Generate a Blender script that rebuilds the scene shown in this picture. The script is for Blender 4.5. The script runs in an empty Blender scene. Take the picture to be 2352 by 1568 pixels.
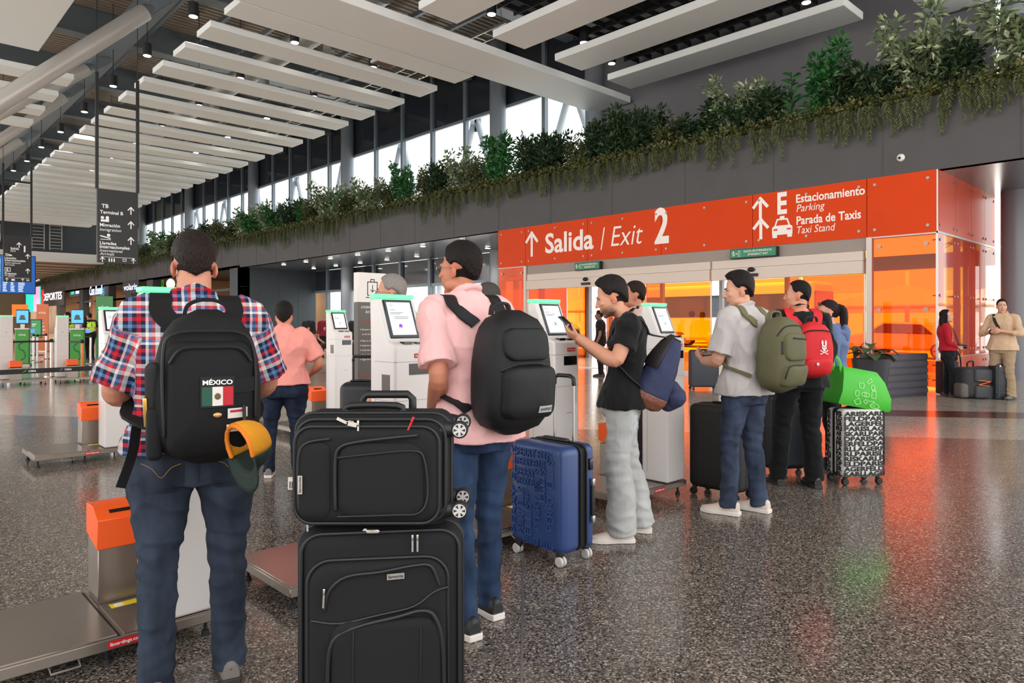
import bpy, math, random
import numpy as np
from mathutils import Vector, Matrix, noise
from mathutils.bvhtree import BVHTree

# ---------------------------------------------------------------- camera, world, exposure
S = bpy.context.scene
COL = S.collection
HC = 1.42                       # eye height of the photographer (m)
FPX = 1611.0                    # focal length in pixels of the 2352 px wide frame
YAW = math.radians(43.4)        # the camera looks 43.4 degrees to the right of the hall's long axis (+Y)
cam_d = bpy.data.cameras.new('camera'); cam = bpy.data.objects.new('camera', cam_d); COL.objects.link(cam)
cam.location = (0, 0, HC); cam.rotation_euler = (math.radians(90), 0, -YAW)
cam_d.sensor_width = 36; cam_d.lens = FPX / 2352 * 36; cam_d.shift_y = -44 / 2352
cam_d.clip_start = 0.05; cam_d.clip_end = 600
S.camera = cam
S.view_settings.view_transform = 'Standard'; S.view_settings.look = 'None'
S.view_settings.gamma = 1; S.view_settings.use_curve_mapping = False
S.view_settings.exposure = 0.9
S.cycles.max_bounces = 7; S.cycles.diffuse_bounces = 4; S.cycles.glossy_bounces = 3
S.cycles.transmission_bounces = 3; S.cycles.transparent_max_bounces = 10
S.cycles.caustics_reflective = False; S.cycles.caustics_refractive = False
S.cycles.use_denoising = True; S.cycles.sample_clamp_indirect = 4.0

W = bpy.data.worlds.new('sky'); S.world = W; W.use_nodes = True
_n = W.node_tree.nodes; _n.clear(); _l = W.node_tree.links
_o = _n.new('ShaderNodeOutputWorld'); _b = _n.new('ShaderNodeBackground')
_tc = _n.new('ShaderNodeTexCoord'); _sx = _n.new('ShaderNodeSeparateXYZ'); _cr = _n.new('ShaderNodeValToRGB')
_l.new(_tc.outputs['Generated'], _sx.inputs[0]); _l.new(_sx.outputs['Z'], _cr.inputs[0])
_cr.color_ramp.elements[0].position = 0.0; _cr.color_ramp.elements[0].color = (1.0, .945, .89, 1)
_cr.color_ramp.elements[1].position = 0.5; _cr.color_ramp.elements[1].color = (.86, .95, 1.0, 1)
_l.new(_cr.outputs[0], _b.inputs[0]); _l.new(_b.outputs[0], _o.inputs[0])
_b.inputs[1].default_value = 1.55

def sun(name, rot, strength, col, ang):
    d = bpy.data.lights.new(name, 'SUN'); d.energy = strength; d.color = col; d.angle = ang
    o = bpy.data.objects.new(name, d); COL.objects.link(o); o.rotation_euler = rot; return o
def area(name, loc, rot, sx, sy, watts, col):
    d = bpy.data.lights.new(name, 'AREA'); d.shape = 'RECTANGLE'; d.size = sx; d.size_y = sy; d.energy = watts; d.color = col
    o = bpy.data.objects.new(name, d); COL.objects.link(o); o.location = loc; o.rotation_euler = rot; return o

SUN = sun('sun', (0, math.radians(-27), math.radians(12)), 13.0, (1, .95, .88), math.radians(1))

# ---------------------------------------------------------------- helpers
R = math.radians
FX, FY = math.sin(YAW), math.cos(YAW)
def G(px, py, z=0.0):
    d = (HC - z) * FPX / (py - 740); return D(px, d)
def D(px, d):
    r = (px - 1176) / FPX
    return (d * (FX + r * FY), d * (FY - r * FX))
def lin(c): c = c / 255.0; return c / 12.92 if c <= .04045 else ((c + .055) / 1.055) ** 2.4
def L3(c): return (lin(c[0]), lin(c[1]), lin(c[2]), 1)
_M = {}
def mat(name, col, rough=.6, metal=0.0, spec=.5, bump=0.0, bscale=60, emit=0.0, coat=0.0, vary=0.0, vscale=4, stretch=None, sheen=0):
    if name in _M: return _M[name]
    m = bpy.data.materials.new(name); m.use_nodes = True; nt = m.node_tree; b = nt.nodes['Principled BSDF']
    c = L3(col); b.inputs['Base Color'].default_value = c; b.inputs['Roughness'].default_value = rough
    b.inputs['Metallic'].default_value = metal; b.inputs['Specular IOR Level'].default_value = spec
    if coat: b.inputs['Coat Weight'].default_value = coat
    if sheen: b.inputs['Sheen Weight'].default_value = sheen
    if emit: b.inputs['Emission Color'].default_value = c; b.inputs['Emission Strength'].default_value = emit
    if bump or vary:
        tc = nt.nodes.new('ShaderNodeTexCoord'); src = tc.outputs['Object']
        if stretch:
            mp = nt.nodes.new('ShaderNodeMapping'); mp.inputs['Scale'].default_value = stretch
            nt.links.new(src, mp.inputs[0]); src = mp.outputs[0]
    if bump:
        nz = nt.nodes.new('ShaderNodeTexNoise'); nz.inputs['Scale'].default_value = bscale; nz.inputs['Detail'].default_value = 3
        bp = nt.nodes.new('ShaderNodeBump'); bp.inputs['Strength'].default_value = bump; bp.inputs['Distance'].default_value = .02
        nt.links.new(src, nz.inputs[0]); nt.links.new(nz.outputs[0], bp.inputs['Height']); nt.links.new(bp.outputs[0], b.inputs['Normal'])
    if vary:
        nz = nt.nodes.new('ShaderNodeTexNoise'); nz.inputs['Scale'].default_value = vscale; nz.inputs['Detail'].default_value = 4
        cr = nt.nodes.new('ShaderNodeValToRGB'); cr.color_ramp.elements[0].position = .3; cr.color_ramp.elements[1].position = .7
        cr.color_ramp.elements[0].color = tuple(x * (1 - vary) for x in c[:3]) + (1,)
        cr.color_ramp.elements[1].color = tuple(min(1, x * (1 + vary)) for x in c[:3]) + (1,)
        nt.links.new(src, nz.inputs[0]); nt.links.new(nz.outputs[0], cr.inputs[0]); nt.links.new(cr.outputs[0], b.inputs['Base Color'])
    _M[name] = m; return m
def glass(name, col, refl=.08, rough=0.02, tint_gloss=(1, 1, 1), gain=.5):
    """thin pane: coloured see-through plus a fresnel reflection"""
    if name in _M: return _M[name]
    m = bpy.data.materials.new(name); m.use_nodes = True; nt = m.node_tree; nt.nodes.clear()
    o = nt.nodes.new('ShaderNodeOutputMaterial'); t = nt.nodes.new('ShaderNodeBsdfTransparent'); g = nt.nodes.new('ShaderNodeBsdfGlossy')
    mx = nt.nodes.new('ShaderNodeMixShader'); lw = nt.nodes.new('ShaderNodeLayerWeight'); lw.inputs[0].default_value = .25
    ma = nt.nodes.new('ShaderNodeMath'); ma.operation = 'MULTIPLY_ADD'; ma.inputs[1].default_value = gain; ma.inputs[2].default_value = refl
    ma.use_clamp = True
    t.inputs[0].default_value = tuple(col) + (1,); g.inputs[0].default_value = tuple(tint_gloss) + (1,); g.inputs['Roughness'].default_value = rough
    nt.links.new(lw.outputs['Fresnel'], ma.inputs[0]); nt.links.new(ma.outputs[0], mx.inputs[0])
    nt.links.new(t.outputs[0], mx.inputs[1]); nt.links.new(g.outputs[0], mx.inputs[2]); nt.links.new(mx.outputs[0], o.inputs[0])
    _M[name] = m; return m

def tag(o, label=None, cat=None, group=None, kind=None):
    if label: o['label'] = label
    if cat: o['category'] = cat
    if group: o['group'] = group
    if kind: o['kind'] = kind
    return o
def thing(name, label, cat, loc=(0, 0, 0), rz=0.0, group=None):
    o = bpy.data.objects.new(name, None); COL.objects.link(o); o.empty_display_size = .1
    o.location = loc if len(loc) == 3 else (loc[0], loc[1], 0); o.rotation_euler = (0, 0, rz)
    return tag(o, label, cat, group)
def kids(o): return list(o.children)
def dup(root, loc=None, rz=None, label=None, group=None):
    r = root.copy(); COL.objects.link(r)
    if loc is not None: r.location = loc
    if rz is not None: r.rotation_euler = (0, 0, rz)
    if label: r['label'] = label
    if group: r['group'] = group
    for ch in kids(root):
        c = ch.copy(); COL.objects.link(c); c.parent = r
        for g in kids(ch):
            d = g.copy(); COL.objects.link(d); d.parent = c
    return r

def frame(t):
    t = Vector(t).normalized(); a = Vector((0, 0, 1)) if abs(t.z) < .9 else Vector((0, 1, 0))
    u = a.cross(t).normalized(); return u, t.cross(u).normalized()
def spline(pts, n):
    """Catmull-Rom through tuples of any length"""
    P = [np.array(p, float) for p in pts]; out = []
    for i in range(len(P) - 1):
        a, b, c, d = P[max(i - 1, 0)], P[i], P[i + 1], P[min(i + 2, len(P) - 1)]
        for k in range(n):
            t = k / n
            out.append(.5 * (2 * b + (c - a) * t + (2 * a - 5 * b + 4 * c - d) * t * t + (3 * b - a - 3 * c + d) * t ** 3))
    out.append(P[-1]); return out

class MB:
    def __init__(s): s.v = []; s.f = []; s.m = []; s.mi = 0
    def add(s, v, f):
        b = len(s.v); s.v += [tuple(p) for p in v]; s.f += [tuple(b + i for i in q) for q in f]; s.m += [s.mi] * len(f); return s
    def box(s, x0, x1, y0, y1, z0, z1):
        return s.add([(x0, y0, z0), (x1, y0, z0), (x1, y1, z0), (x0, y1, z0), (x0, y0, z1), (x1, y0, z1), (x1, y1, z1), (x0, y1, z1)],
                     [(0, 3, 2, 1), (4, 5, 6, 7), (0, 1, 5, 4), (1, 2, 6, 5), (2, 3, 7, 6), (3, 0, 4, 7)])
    def obox(s, c, u, v, w):
        """box from centre and three half-axis vectors"""
        c, u, v, w = Vector(c), Vector(u), Vector(v), Vector(w)
        P = [c + u * a + v * b + w * d for d in (-1, 1) for a, b in ((-1, -1), (1, -1), (1, 1), (-1, 1))]
        return s.add(P, [(0, 3, 2, 1), (4, 5, 6, 7), (0, 1, 5, 4), (1, 2, 6, 5), (2, 3, 7, 6), (3, 0, 4, 7)])
    def rings(s, rings, cap=True, closed=True):
        n = len(rings[0]); v = [p for r in rings for p in r]; f = []
        for i in range(len(rings) - 1):
            for j in range(n if closed else n - 1):
                k = (j + 1) % n; f.append((i * n + j, i * n + k, (i + 1) * n + k, (i + 1) * n + j))
        if cap: f.append(tuple(reversed(range(n)))); f.append(tuple((len(rings) - 1) * n + j for j in range(n)))
        return s.add(v, f)
    def cyl(s, p0, p1, r0, r1=None, n=16):
        return s.tube([p0, p1], [r0, r0 if r1 is None else r1], n, dome=False)
    def tube(s, pts, rad, n=10, dome=True, flat=None, up=None, sub=0):
        """sweep along pts; rad number or list; flat=(a,b) scales the section along u,v; up fixes the section's v axis"""
        if isinstance(rad, (int, float)): rad = [rad] * len(pts)
        if sub:
            q = spline([tuple(p) + (r,) for p, r in zip(pts, rad)], sub); pts = [tuple(x[:3]) for x in q]; rad = [x[3] for x in q]
        P = [Vector(p) for p in pts]; rings = []; u0 = None
        for i, p in enumerate(P):
            t = (P[min(i + 1, len(P) - 1)] - P[max(i - 1, 0)])
            t = t.normalized() if t.length > 1e-9 else Vector((0, 0, 1))
            if up is not None:
                u = Vector(up).cross(t); u = u.normalized() if u.length > 1e-6 else frame(t)[0]; w = t.cross(u)
            else:
                if u0 is None: u, w = frame(t)
                else:
                    u = (u0 - t * u0.dot(t)); u = u.normalized() if u.length > 1e-6 else frame(t)[0]; w = t.cross(u)
                u0 = u
            a, b = flat if flat else (1, 1)
            rings.append((p, u * a, w * b, t, rad[i]))
        if dome:
            p, u, w, t, r = rings[0]; e = [(p - t * r * math.cos(q), u, w, t, max(r * math.sin(q), 1e-4)) for q in (.25, .7, 1.15)]
            p, u, w, t, r = rings[-1]; g = [(p + t * r * math.cos(q), u, w, t, max(r * math.sin(q), 1e-4)) for q in (1.15, .7, .25)]
            rings = e + rings + g
        rr = [[p + u * r * math.cos(2 * math.pi * j / n) + w * r * math.sin(2 * math.pi * j / n) for j in range(n)] for p, u, w, t, r in rings]
        return s.rings(rr)
    def ell(s, c, r, n=16, m=10, rot=None, pw=1.0):
        c = Vector(c); rr = []
        def sp(x): return math.copysign(abs(x) ** pw, x)
        for i in range(m + 1):
            ph = -math.pi / 2 + math.pi * min(max(i / m, .01), .99)
            ring = []
            for j in range(n):
                th = 2 * math.pi * j / n
                q = Vector((r[0] * sp(math.cos(ph)) * sp(math.cos(th)), r[1] * sp(math.cos(ph)) * sp(math.sin(th)), r[2] * sp(math.sin(ph))))
                ring.append(c + (rot @ q if rot else q))
            rr.append(ring)
        return s.rings(rr)
    def prism(s, poly, a, b, ax=2):
        """extrude a 2-D outline from a to b along axis ax"""
        def p3(p, h): return (p[0], p[1], h) if ax == 2 else ((p[0], h, p[1]) if ax == 1 else (h, p[0], p[1]))
        n = len(poly); v = [p3(p, a) for p in poly] + [p3(p, b) for p in poly]
        f = [tuple(range(n)), tuple(range(2 * n - 1, n - 1, -1))] + [(i, n + i, n + (i + 1) % n, (i + 1) % n) for i in range(n)]
        return s.add(v, f)
    def rbox(s, c, h, r, n=5, soft=1.0):
        """rounded box: centre, half sizes, corner radius"""
        r = min(r, *h); sec = []
        for cx, cy, a0 in ((1, 1, 0), (-1, 1, 90), (-1, -1, 180), (1, -1, 270)):
            for k in range(n + 1): a = R(a0 + 90 * k / n); sec.append((cx, cy, math.cos(a), math.sin(a)))
        rr = []
        for sz in (-1, 1):
            for k in range(n + 1):
                t = R(90 * k / n) if sz > 0 else R(90 - 90 * k / n)
                q = math.cos(t); z = c[2] + sz * (h[2] - r + r * math.sin(t))
                rr.append([(c[0] + a * (h[0] - r) + r * q * ca, c[1] + b * (h[1] - r) + r * q * sa, z) for a, b, ca, sa in sec])
        return s.rings(rr)
    def xf(s, M):
        s.v = [tuple(M @ Vector(p)) for p in s.v]; return s
    def build(s, name, m, parent=None, smooth=True, ang=38, fix=True):
        me = bpy.data.meshes.new(name); me.from_pydata(s.v, [], s.f); me.validate()
        ms = m if isinstance(m, (list, tuple)) else [m]
        for x in ms: me.materials.append(x)
        if len(ms) > 1 and len(me.polygons) == len(s.m): me.polygons.foreach_set('material_index', s.m)
        if fix:
            import bmesh
            bm = bmesh.new(); bm.from_mesh(me); bmesh.ops.recalc_face_normals(bm, faces=bm.faces); bm.to_mesh(me); bm.free()
        if smooth:
            me.polygons.foreach_set('use_smooth', [True] * len(me.polygons)); me.set_sharp_from_angle(angle=R(ang))
        o = bpy.data.objects.new(name, me); COL.objects.link(o)
        if parent: o.parent = parent
        return o
def struct(o, label=None, cat=None):
    o['kind'] = 'structure'
    if label: o['label'] = label
    if cat: o['category'] = cat
    return o
_txt = {}
def text_verts(s, bold=0.0, shear=0.0, align='LEFT', spacing=1.0):
    k = (s, bold, shear, align, spacing)
    if k not in _txt:
        c = bpy.data.curves.new('t', 'FONT'); c.body = s; c.size = 1; c.offset = bold; c.shear = shear; c.align_x = align
        c.space_character = spacing; c.resolution_u = 3; c.fill_mode = 'FRONT'
        o = bpy.data.objects.new('t', c); COL.objects.link(o)
        dg = bpy.context.evaluated_depsgraph_get(); me = bpy.data.meshes.new_from_object(o.evaluated_get(dg))
        _txt[k] = ([tuple(v.co) for v in me.vertices], [tuple(p.vertices) for p in me.polygons])
        bpy.data.objects.remove(o); bpy.data.curves.remove(c); bpy.data.meshes.remove(me)
    return _txt[k]
def put_text(mb, s, o, u, v, cap, width=None, bold=0.0, shear=0.0, align='LEFT', spacing=1.0):
    """add lettering to a mesh: o = left end of baseline, u,v = plane axes, cap = capital height"""
    vv, ff = text_verts(s, bold, shear, align, spacing)
    if not vv: return mb
    k = cap / .69; x0 = min(p[0] for p in vv); x1 = max(p[0] for p in vv)
    kx = k if width is None else width / max(x1 - x0, 1e-6); sh = x0 if align == 'LEFT' else 0
    o, u, v = Vector(o), Vector(u).normalized(), Vector(v).normalized()
    return mb.add([o + u * (p[0] - sh) * kx + v * p[1] * k for p in vv], ff)
def arrow_up(mb, c, u, v, h, w, t):
    """arrow with a shaft and two splayed barbs, centred on c"""
    c, u, v = Vector(c), Vector(u).normalized(), Vector(v).normalized(); n = u.cross(v) * .001
    top = c + v * h / 2
    for i, (a, b) in enumerate(((top, c - v * h / 2), (top, c + v * (h / 2 - w / 2 * 1.15) + u * w / 2), (top, c + v * (h / 2 - w / 2 * 1.15) - u * w / 2))):
        a = a + n * .8 * i; b = b + n * .8 * i; d = (b - a).normalized(); q = d.cross(n.normalized()) * t / 2; a2 = a - d * t * .35
        mb.add([a2 + q, b + q, b - q, a2 - q], [(0, 1, 2, 3)])
    return mb
ORD = 'first second third fourth fifth sixth seventh eighth ninth tenth eleventh twelfth thirteenth fourteenth fifteenth sixteenth seventeenth eighteenth nineteenth twentieth'.split()
def ordw(i):
    if i < 20: return ORD[i]
    t, u = divmod(i + 1, 10); tens = {2: 'twenty', 3: 'thirty', 4: 'forty', 5: 'fifty', 6: 'sixty', 7: 'seventy', 8: 'eighty', 9: 'ninety'}[t]
    return (tens[:-1] + 'ieth') if u == 0 else tens + '-' + ORD[u - 1]
# ---------------------------------------------------------------- materials of the building
WHITE = mat('white_paint', (226, 224, 220), .55, bump=.02, bscale=8)
DARKP = mat('dark_panel', (72, 70, 72), .55, vary=.06, vscale=2)
DARKC = mat('dark_cladding', (58, 62, 68), .42, vary=.05, vscale=2)
GREYW = mat('grey_wall_paint', (104, 103, 108), .7, vary=.04, vscale=1.5)
STEEL = mat('painted_grey_steel', (112, 122, 130), .4)
ROOFM = mat('roof_deck', (164, 152, 138), .6)
DARKM = mat('black_metal', (26, 27, 29), .45)
ALU = mat('aluminium', (176, 172, 168), .3, metal=.85)
SOFF = mat('glossy_soffit', (98, 104, 112), .24)
BLACK = mat('plain_black', (14, 14, 15), .5)

def floor_material():
    m = bpy.data.materials.new('terrazzo'); m.use_nodes = True; nt = m.node_tree; N = nt.nodes.new; Lk = nt.links.new
    b = nt.nodes['Principled BSDF']; tc = N('ShaderNodeTexCoord')
    v = N('ShaderNodeTexVoronoi'); v.inputs['Scale'].default_value = 125; Lk(tc.outputs['Object'], v.inputs['Vector'])
    sp = N('ShaderNodeSeparateColor'); Lk(v.outputs['Color'], sp.inputs[0])
    def ramp(stops):
        r = N('ShaderNodeValToRGB'); r.color_ramp.interpolation = 'CONSTANT'
        e = r.color_ramp.elements
        while len(e) > 1: e.remove(e[-1])
        e[0].position = 0; e[0].color = L3(stops[0][1])
        for p, c in stops[1:]: x = e.new(p); x.color = L3(c)
        Lk(sp.outputs[0], r.inputs[0]); return r
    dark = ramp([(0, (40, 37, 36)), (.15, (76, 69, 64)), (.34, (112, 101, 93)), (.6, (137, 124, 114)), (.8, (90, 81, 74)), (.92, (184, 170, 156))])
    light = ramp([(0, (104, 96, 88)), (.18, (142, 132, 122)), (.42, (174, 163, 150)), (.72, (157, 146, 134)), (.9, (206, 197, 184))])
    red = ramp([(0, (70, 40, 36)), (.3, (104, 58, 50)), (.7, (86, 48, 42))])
    sx = N('ShaderNodeSeparateXYZ'); Lk(tc.outputs['Object'], sx.inputs[0])
    def mth(op, a, b2, c=None):
        q = N('ShaderNodeMath'); q.operation = op
        for i, x in enumerate((a, b2, c)):
            if x is None: continue
            if isinstance(x, (int, float)): q.inputs[i].default_value = x
            else: Lk(x, q.inputs[i])
        return q.outputs[0]
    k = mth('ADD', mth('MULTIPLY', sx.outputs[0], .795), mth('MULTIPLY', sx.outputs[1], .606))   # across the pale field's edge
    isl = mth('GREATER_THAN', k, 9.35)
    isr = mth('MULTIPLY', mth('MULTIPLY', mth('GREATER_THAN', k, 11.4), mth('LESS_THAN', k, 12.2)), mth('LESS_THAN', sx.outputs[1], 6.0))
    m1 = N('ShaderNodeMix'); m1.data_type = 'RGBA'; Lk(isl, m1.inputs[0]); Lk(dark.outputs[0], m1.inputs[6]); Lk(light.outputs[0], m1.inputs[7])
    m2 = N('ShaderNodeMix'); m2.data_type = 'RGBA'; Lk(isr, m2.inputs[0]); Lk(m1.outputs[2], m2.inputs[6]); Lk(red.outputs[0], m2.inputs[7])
    Lk(m2.outputs[2], b.inputs['Base Color']); b.inputs['Roughness'].default_value = .16; b.inputs['Specular IOR Level'].default_value = .62
    nz = N('ShaderNodeTexNoise'); nz.inputs['Scale'].default_value = 2.2; Lk(tc.outputs['Object'], nz.inputs[0])
    mr = N('ShaderNodeMapRange'); mr.inputs[3].default_value = .10; mr.inputs[4].default_value = .24; Lk(nz.outputs[0], mr.inputs[0]); Lk(mr.outputs[0], b.inputs['Roughness'])
    return m
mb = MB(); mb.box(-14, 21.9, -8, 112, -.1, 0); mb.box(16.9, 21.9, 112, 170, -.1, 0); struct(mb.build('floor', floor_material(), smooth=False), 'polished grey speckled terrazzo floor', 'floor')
mb = MB(); mb.obox((1.93 + 3, 1.99 + 3.05, 0.0006), (4.4, 4.48, 0), (-.004, .004, 0), (0, 0, .0006)); struct(mb.build('trim_1', ALU), 'thin metal joint strip running across the terrazzo floor', 'strip')
mb = MB(); mb.box(21.9, 140, -80, 200, -.12, -.02)
struct(mb.build('ground_outside', mat('pale_pavement', (186, 182, 176), .8)), 'pale forecourt pavement outside the glass front', 'ground')

# ---- roof with ribs, girders and purlins
mb = MB(); mb.box(-14, 22.2, -8, 112, 14.2, 14.4)
for i in range(200):
    y = 15.5 + i * .3
    if y < 72: mb.box(-10, 21.6, y, y + .14, 14.08, 14.2)
struct(mb.build('ceiling', ROOFM, smooth=False), 'ribbed metal roof deck high over the hall', 'ceiling')
mb = MB()
mb.box(5, 21.6, 3.5, 16.6, 13.0, 13.1)
struct(mb.build('ceiling_panel', mat('black_ceiling', (34, 33, 36), .8)), 'black ceiling above the wide white panels', 'ceiling')
k = 0
for y in [19.2 + 6.6 * i for i in range(9)]:
    k += 1; mb = MB(); mb.box(-9, 21.5, y - .12, y + .12, 13.0, 14.1); mb.box(-9, 21.5, y - .3, y + .3, 12.94, 13.0)
    tag(mb.build('roof_girder', STEEL, smooth=False), '%s grey steel roof girder across the hall, counting from the wide slab' % ordw(k - 1), 'beam', 'roof girders across the hall')
for i, x in enumerate([9.2, 11.0, 12.8, 14.6, 16.4, 18.2]):
    mb = MB(); mb.box(x - .07, x + .07, 18.5, 70, 13.55, 13.75)
    tag(mb.build('roof_purlin', STEEL, smooth=False), '%s thin grey purlin along the hall roof, counting from the tube struts' % ordw(i), 'beam', 'roof purlins along the hall')
mb = MB(); mb.box(7.4, 8.0, 8, 72, 12.3, 12.9)
mb.box(7.3, 8.1, 8, 72, 12.26, 12.32)
tag(mb.build('ridge_beam', STEEL, smooth=False), 'long grey steel beam along the hall carried by slanted tube struts', 'beam')

# ---- slanted tube struts
for i, (y, xb, zb) in enumerate([(25.0, 2.2, 6.85), (32.4, 1.6, 7.2), (36.9, 2.4, 6.9), (47.7, 1.8, 6.8)]):
    lab = ['nearest and thickest slanted grey tube strut at the upper left', 'second slanted grey tube strut, ending in a forked joint beside the pendant lamps',
           'third slanted grey tube strut below the small ceiling baffles', 'farthest slanted grey tube strut at the left edge'][i]
    t = thing('tube_strut', lab, 'strut', (7.7, y, 12.22), 0, 'slanted tube struts')
    d = Vector((xb - 7.7, 0, zb - 12.22)); u = d.normalized()
    MBt = MB(); MBt.cyl(u * .9, d, (.27, .23, .22, .22)[i], n=28); MBt.build('tube', mat('strut_paint', (186, 184, 180), .32, metal=.2), t)
    q = MB(); q.tube([u * .55, u * .9], [.12, (.27, .23, .22, .22)[i]], 24, dome=False); q.build('tapered_end', STEEL, t)
    q = MB()
    for s in (-.1, .1): q.obox(u * .3 + Vector((0, s, 0)), u * .42, Vector((0, .025, 0)), u.cross(Vector((0, 1, 0))) * .16)
    q.build('fork_plate', STEEL, t)

# ---- the long fascia with planter, soffit
mb = MB(); mb.box(16.8, 17.05, -2, 110, 4.67, 6.25)
for y in [0.6 + 2.55 * i for i in range(43)]: mb.box(16.79, 16.8, y - .006, y + .006, 4.67, 6.25)
fas = struct(mb.build('wall_right', [DARKP], smooth=False), 'dark grey panelled planter wall running along the hall', 'wall')
mb = MB(); mb.box(17.05, 19.0, -2, 110, 6.1, 6.14); mb.box(18.9, 19.0, -2, 110, 4.8, 6.3)
struct(mb.build('planter_bed', mat('soil', (44, 36, 28), .9)), 'planter trough behind the dark planter wall', 'planter')
mb = MB(); mb.box(16.85, 21.7, -2, 41.2, 4.67, 4.8)
struct(mb.build('soffit', SOFF, smooth=False), 'shiny grey soffit under the planter', 'ceiling')
mb = MB(); mb.box(21.45, 21.7, 4.6, 17.9, 4.8, 14.1)
struct(mb.build('wall_upper', GREYW, smooth=False), 'plain dark grey upper wall behind the right hand shrubs', 'wall')

# ---- glazed front: upper windows and the glazing of the recess
CLEAR = glass('clear_pane', (.95, .98, 1.0), .0, gain=.12)
DARKG = mat('dark_glass', (44, 50, 60), .08, spec=.8)
FRM = mat('window_frame_grey', (120, 132, 142), .38)
wn = 0
def window(y0, y1, z0, zt, z1, x=21.7):
    global wn; wn += 1
    mb = MB(); w = .1
    mb.box(x - .16, x + .04, y0 - w, y0 + w, z0, z1)
    mb.box(x - .1, x + .04, y0 + w, y1 - w, zt - .07, zt + .07)
    mb.box(x - .1, x + .04, y0 + w, y1 - w, z0, z0 + .1)
    o = struct(mb.build('window_%d' % wn, FRM, smooth=False), ('upper' if z0 > 1 else 'lower') + ' grey framed window bay, %s of the glazed front' % ordw(wn - 1), 'window')
    q = MB(); q.box(x - .02, x + .01, y0 + w, y1 - w, z0 + .1, zt - .07); q.build('pane', CLEAR, o, smooth=False)
    q = MB(); q.box(x - .02, x + .01, y0 + w, y1 - w, zt + .07, z1); q.build('dark_pane', DARKG, o, smooth=False)
Y0 = 18.2
for i in range(34): window(Y0 + 2.64 * i, Y0 + 2.64 * (i + 1), 5.3, 11.17, 14.1)
for i in range(9): window(Y0 + .2 + 2.64 * i, Y0 + .2 + 2.64 * (i + 1), 0, 3.34, 4.66)
for i in range(3): window(-4.6 + 2.64 * i, -4.6 + 2.64 * (i + 1), 0, 4.0, 4.66)
for i in range(2): window(-3.4 + 2.64 * i, -3.4 + 2.64 * (i + 1), 5.3, 11.17, 14.1)
cols = [(21.35, 23.5), (21.35, 36.7), (21.35, 49.9), (21.35, 63.1), (21.35, 76.3), (21.35, 17.85), (21.1, 4.0)]
for i, (x, y) in enumerate(cols):
    mb = MB(); mb.cyl((x, y, 0 if i in (0, 1, 6) else 5.3), (x, y, 14.1), .38, n=28)
    struct(mb.build('column', mat('column_grey', (128, 136, 144), .3)), '%s round grey column of the glazed front' % ['second', 'third', 'fourth', 'fifth', 'farthest', 'first', 'right hand'][i], 'column')

# ---- recess side wall, far shops' wall
mb = MB(); mb.box(16.8, 21.7, 41.2, 41.5, 0, 4.8)
for x in (18.0, 19.25, 20.5): mb.box(x - .006, x + .006, 41.19, 41.2, 0, 4.67)
for z in (1.2, 2.4, 3.55): mb.box(16.8, 21.7, 41.19, 41.2, z - .006, z + .006)
struct(mb.build('wall_recess', mat('teal_grey_panel', (66, 74, 80), .5, vary=.05), smooth=False), 'dark panelled wall closing the recess', 'wall')
mb = MB(); piers = [41.2, 49.6, 57.5, 63.2, 70.0, 79.5, 90.0, 101.0]
for y in piers: mb.box(16.8, 17.4, y, y + 1.5, 0, 4.67)
for y in piers[:-1]: mb.box(16.9, 17.1, y + 1.5, y + 12, 3.35, 3.5)
struct(mb.build('wall_shops', DARKC, smooth=False), 'dark shop front piers under the planter wall', 'wall')
mb = MB(); mb.box(16.8, 22.9, 41.5, 170, 4.67, 4.8); struct(mb.build('ceiling_shops', mat('dark_shop_ceiling', (60, 54, 48), .7)), 'ceiling over the shops', 'ceiling')
mb = MB(); mb.box(22.7, 22.9, 41.5, 170, 0, 4.67); struct(mb.build('wall_shop_back', mat('warm_shop_wall', (176, 140, 104), .7, vary=.2, vscale=.5)), 'warm back wall inside the shops', 'wall')
for y in (55.5, 67.5, 78, 90):
    mb = MB(); mb.box(17.4, 22.7, y, y + .15, 0, 4.67); struct(mb.build('wall_partition', mat('shop_partition', (150, 118, 88), .7)), 'partition wall between two shops, %s m down the hall' % int(y), 'wall')
for i, y in enumerate((46, 60, 72, 84, 97)): area('shop_lamp', (20.5, y, 4.5), (0, 0, 0), 3, 5, 260, (1, .78, .55))
mb = MB(); mb.box(16.8, 17.3, 110, 111, 0, 14); mb.box(-14, 16.8, 111, 111.2, 0, 14)
struct(mb.build('wall_far', mat('far_wall', (140, 112, 90), .7)), 'far end wall of the hall', 'wall')
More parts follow.
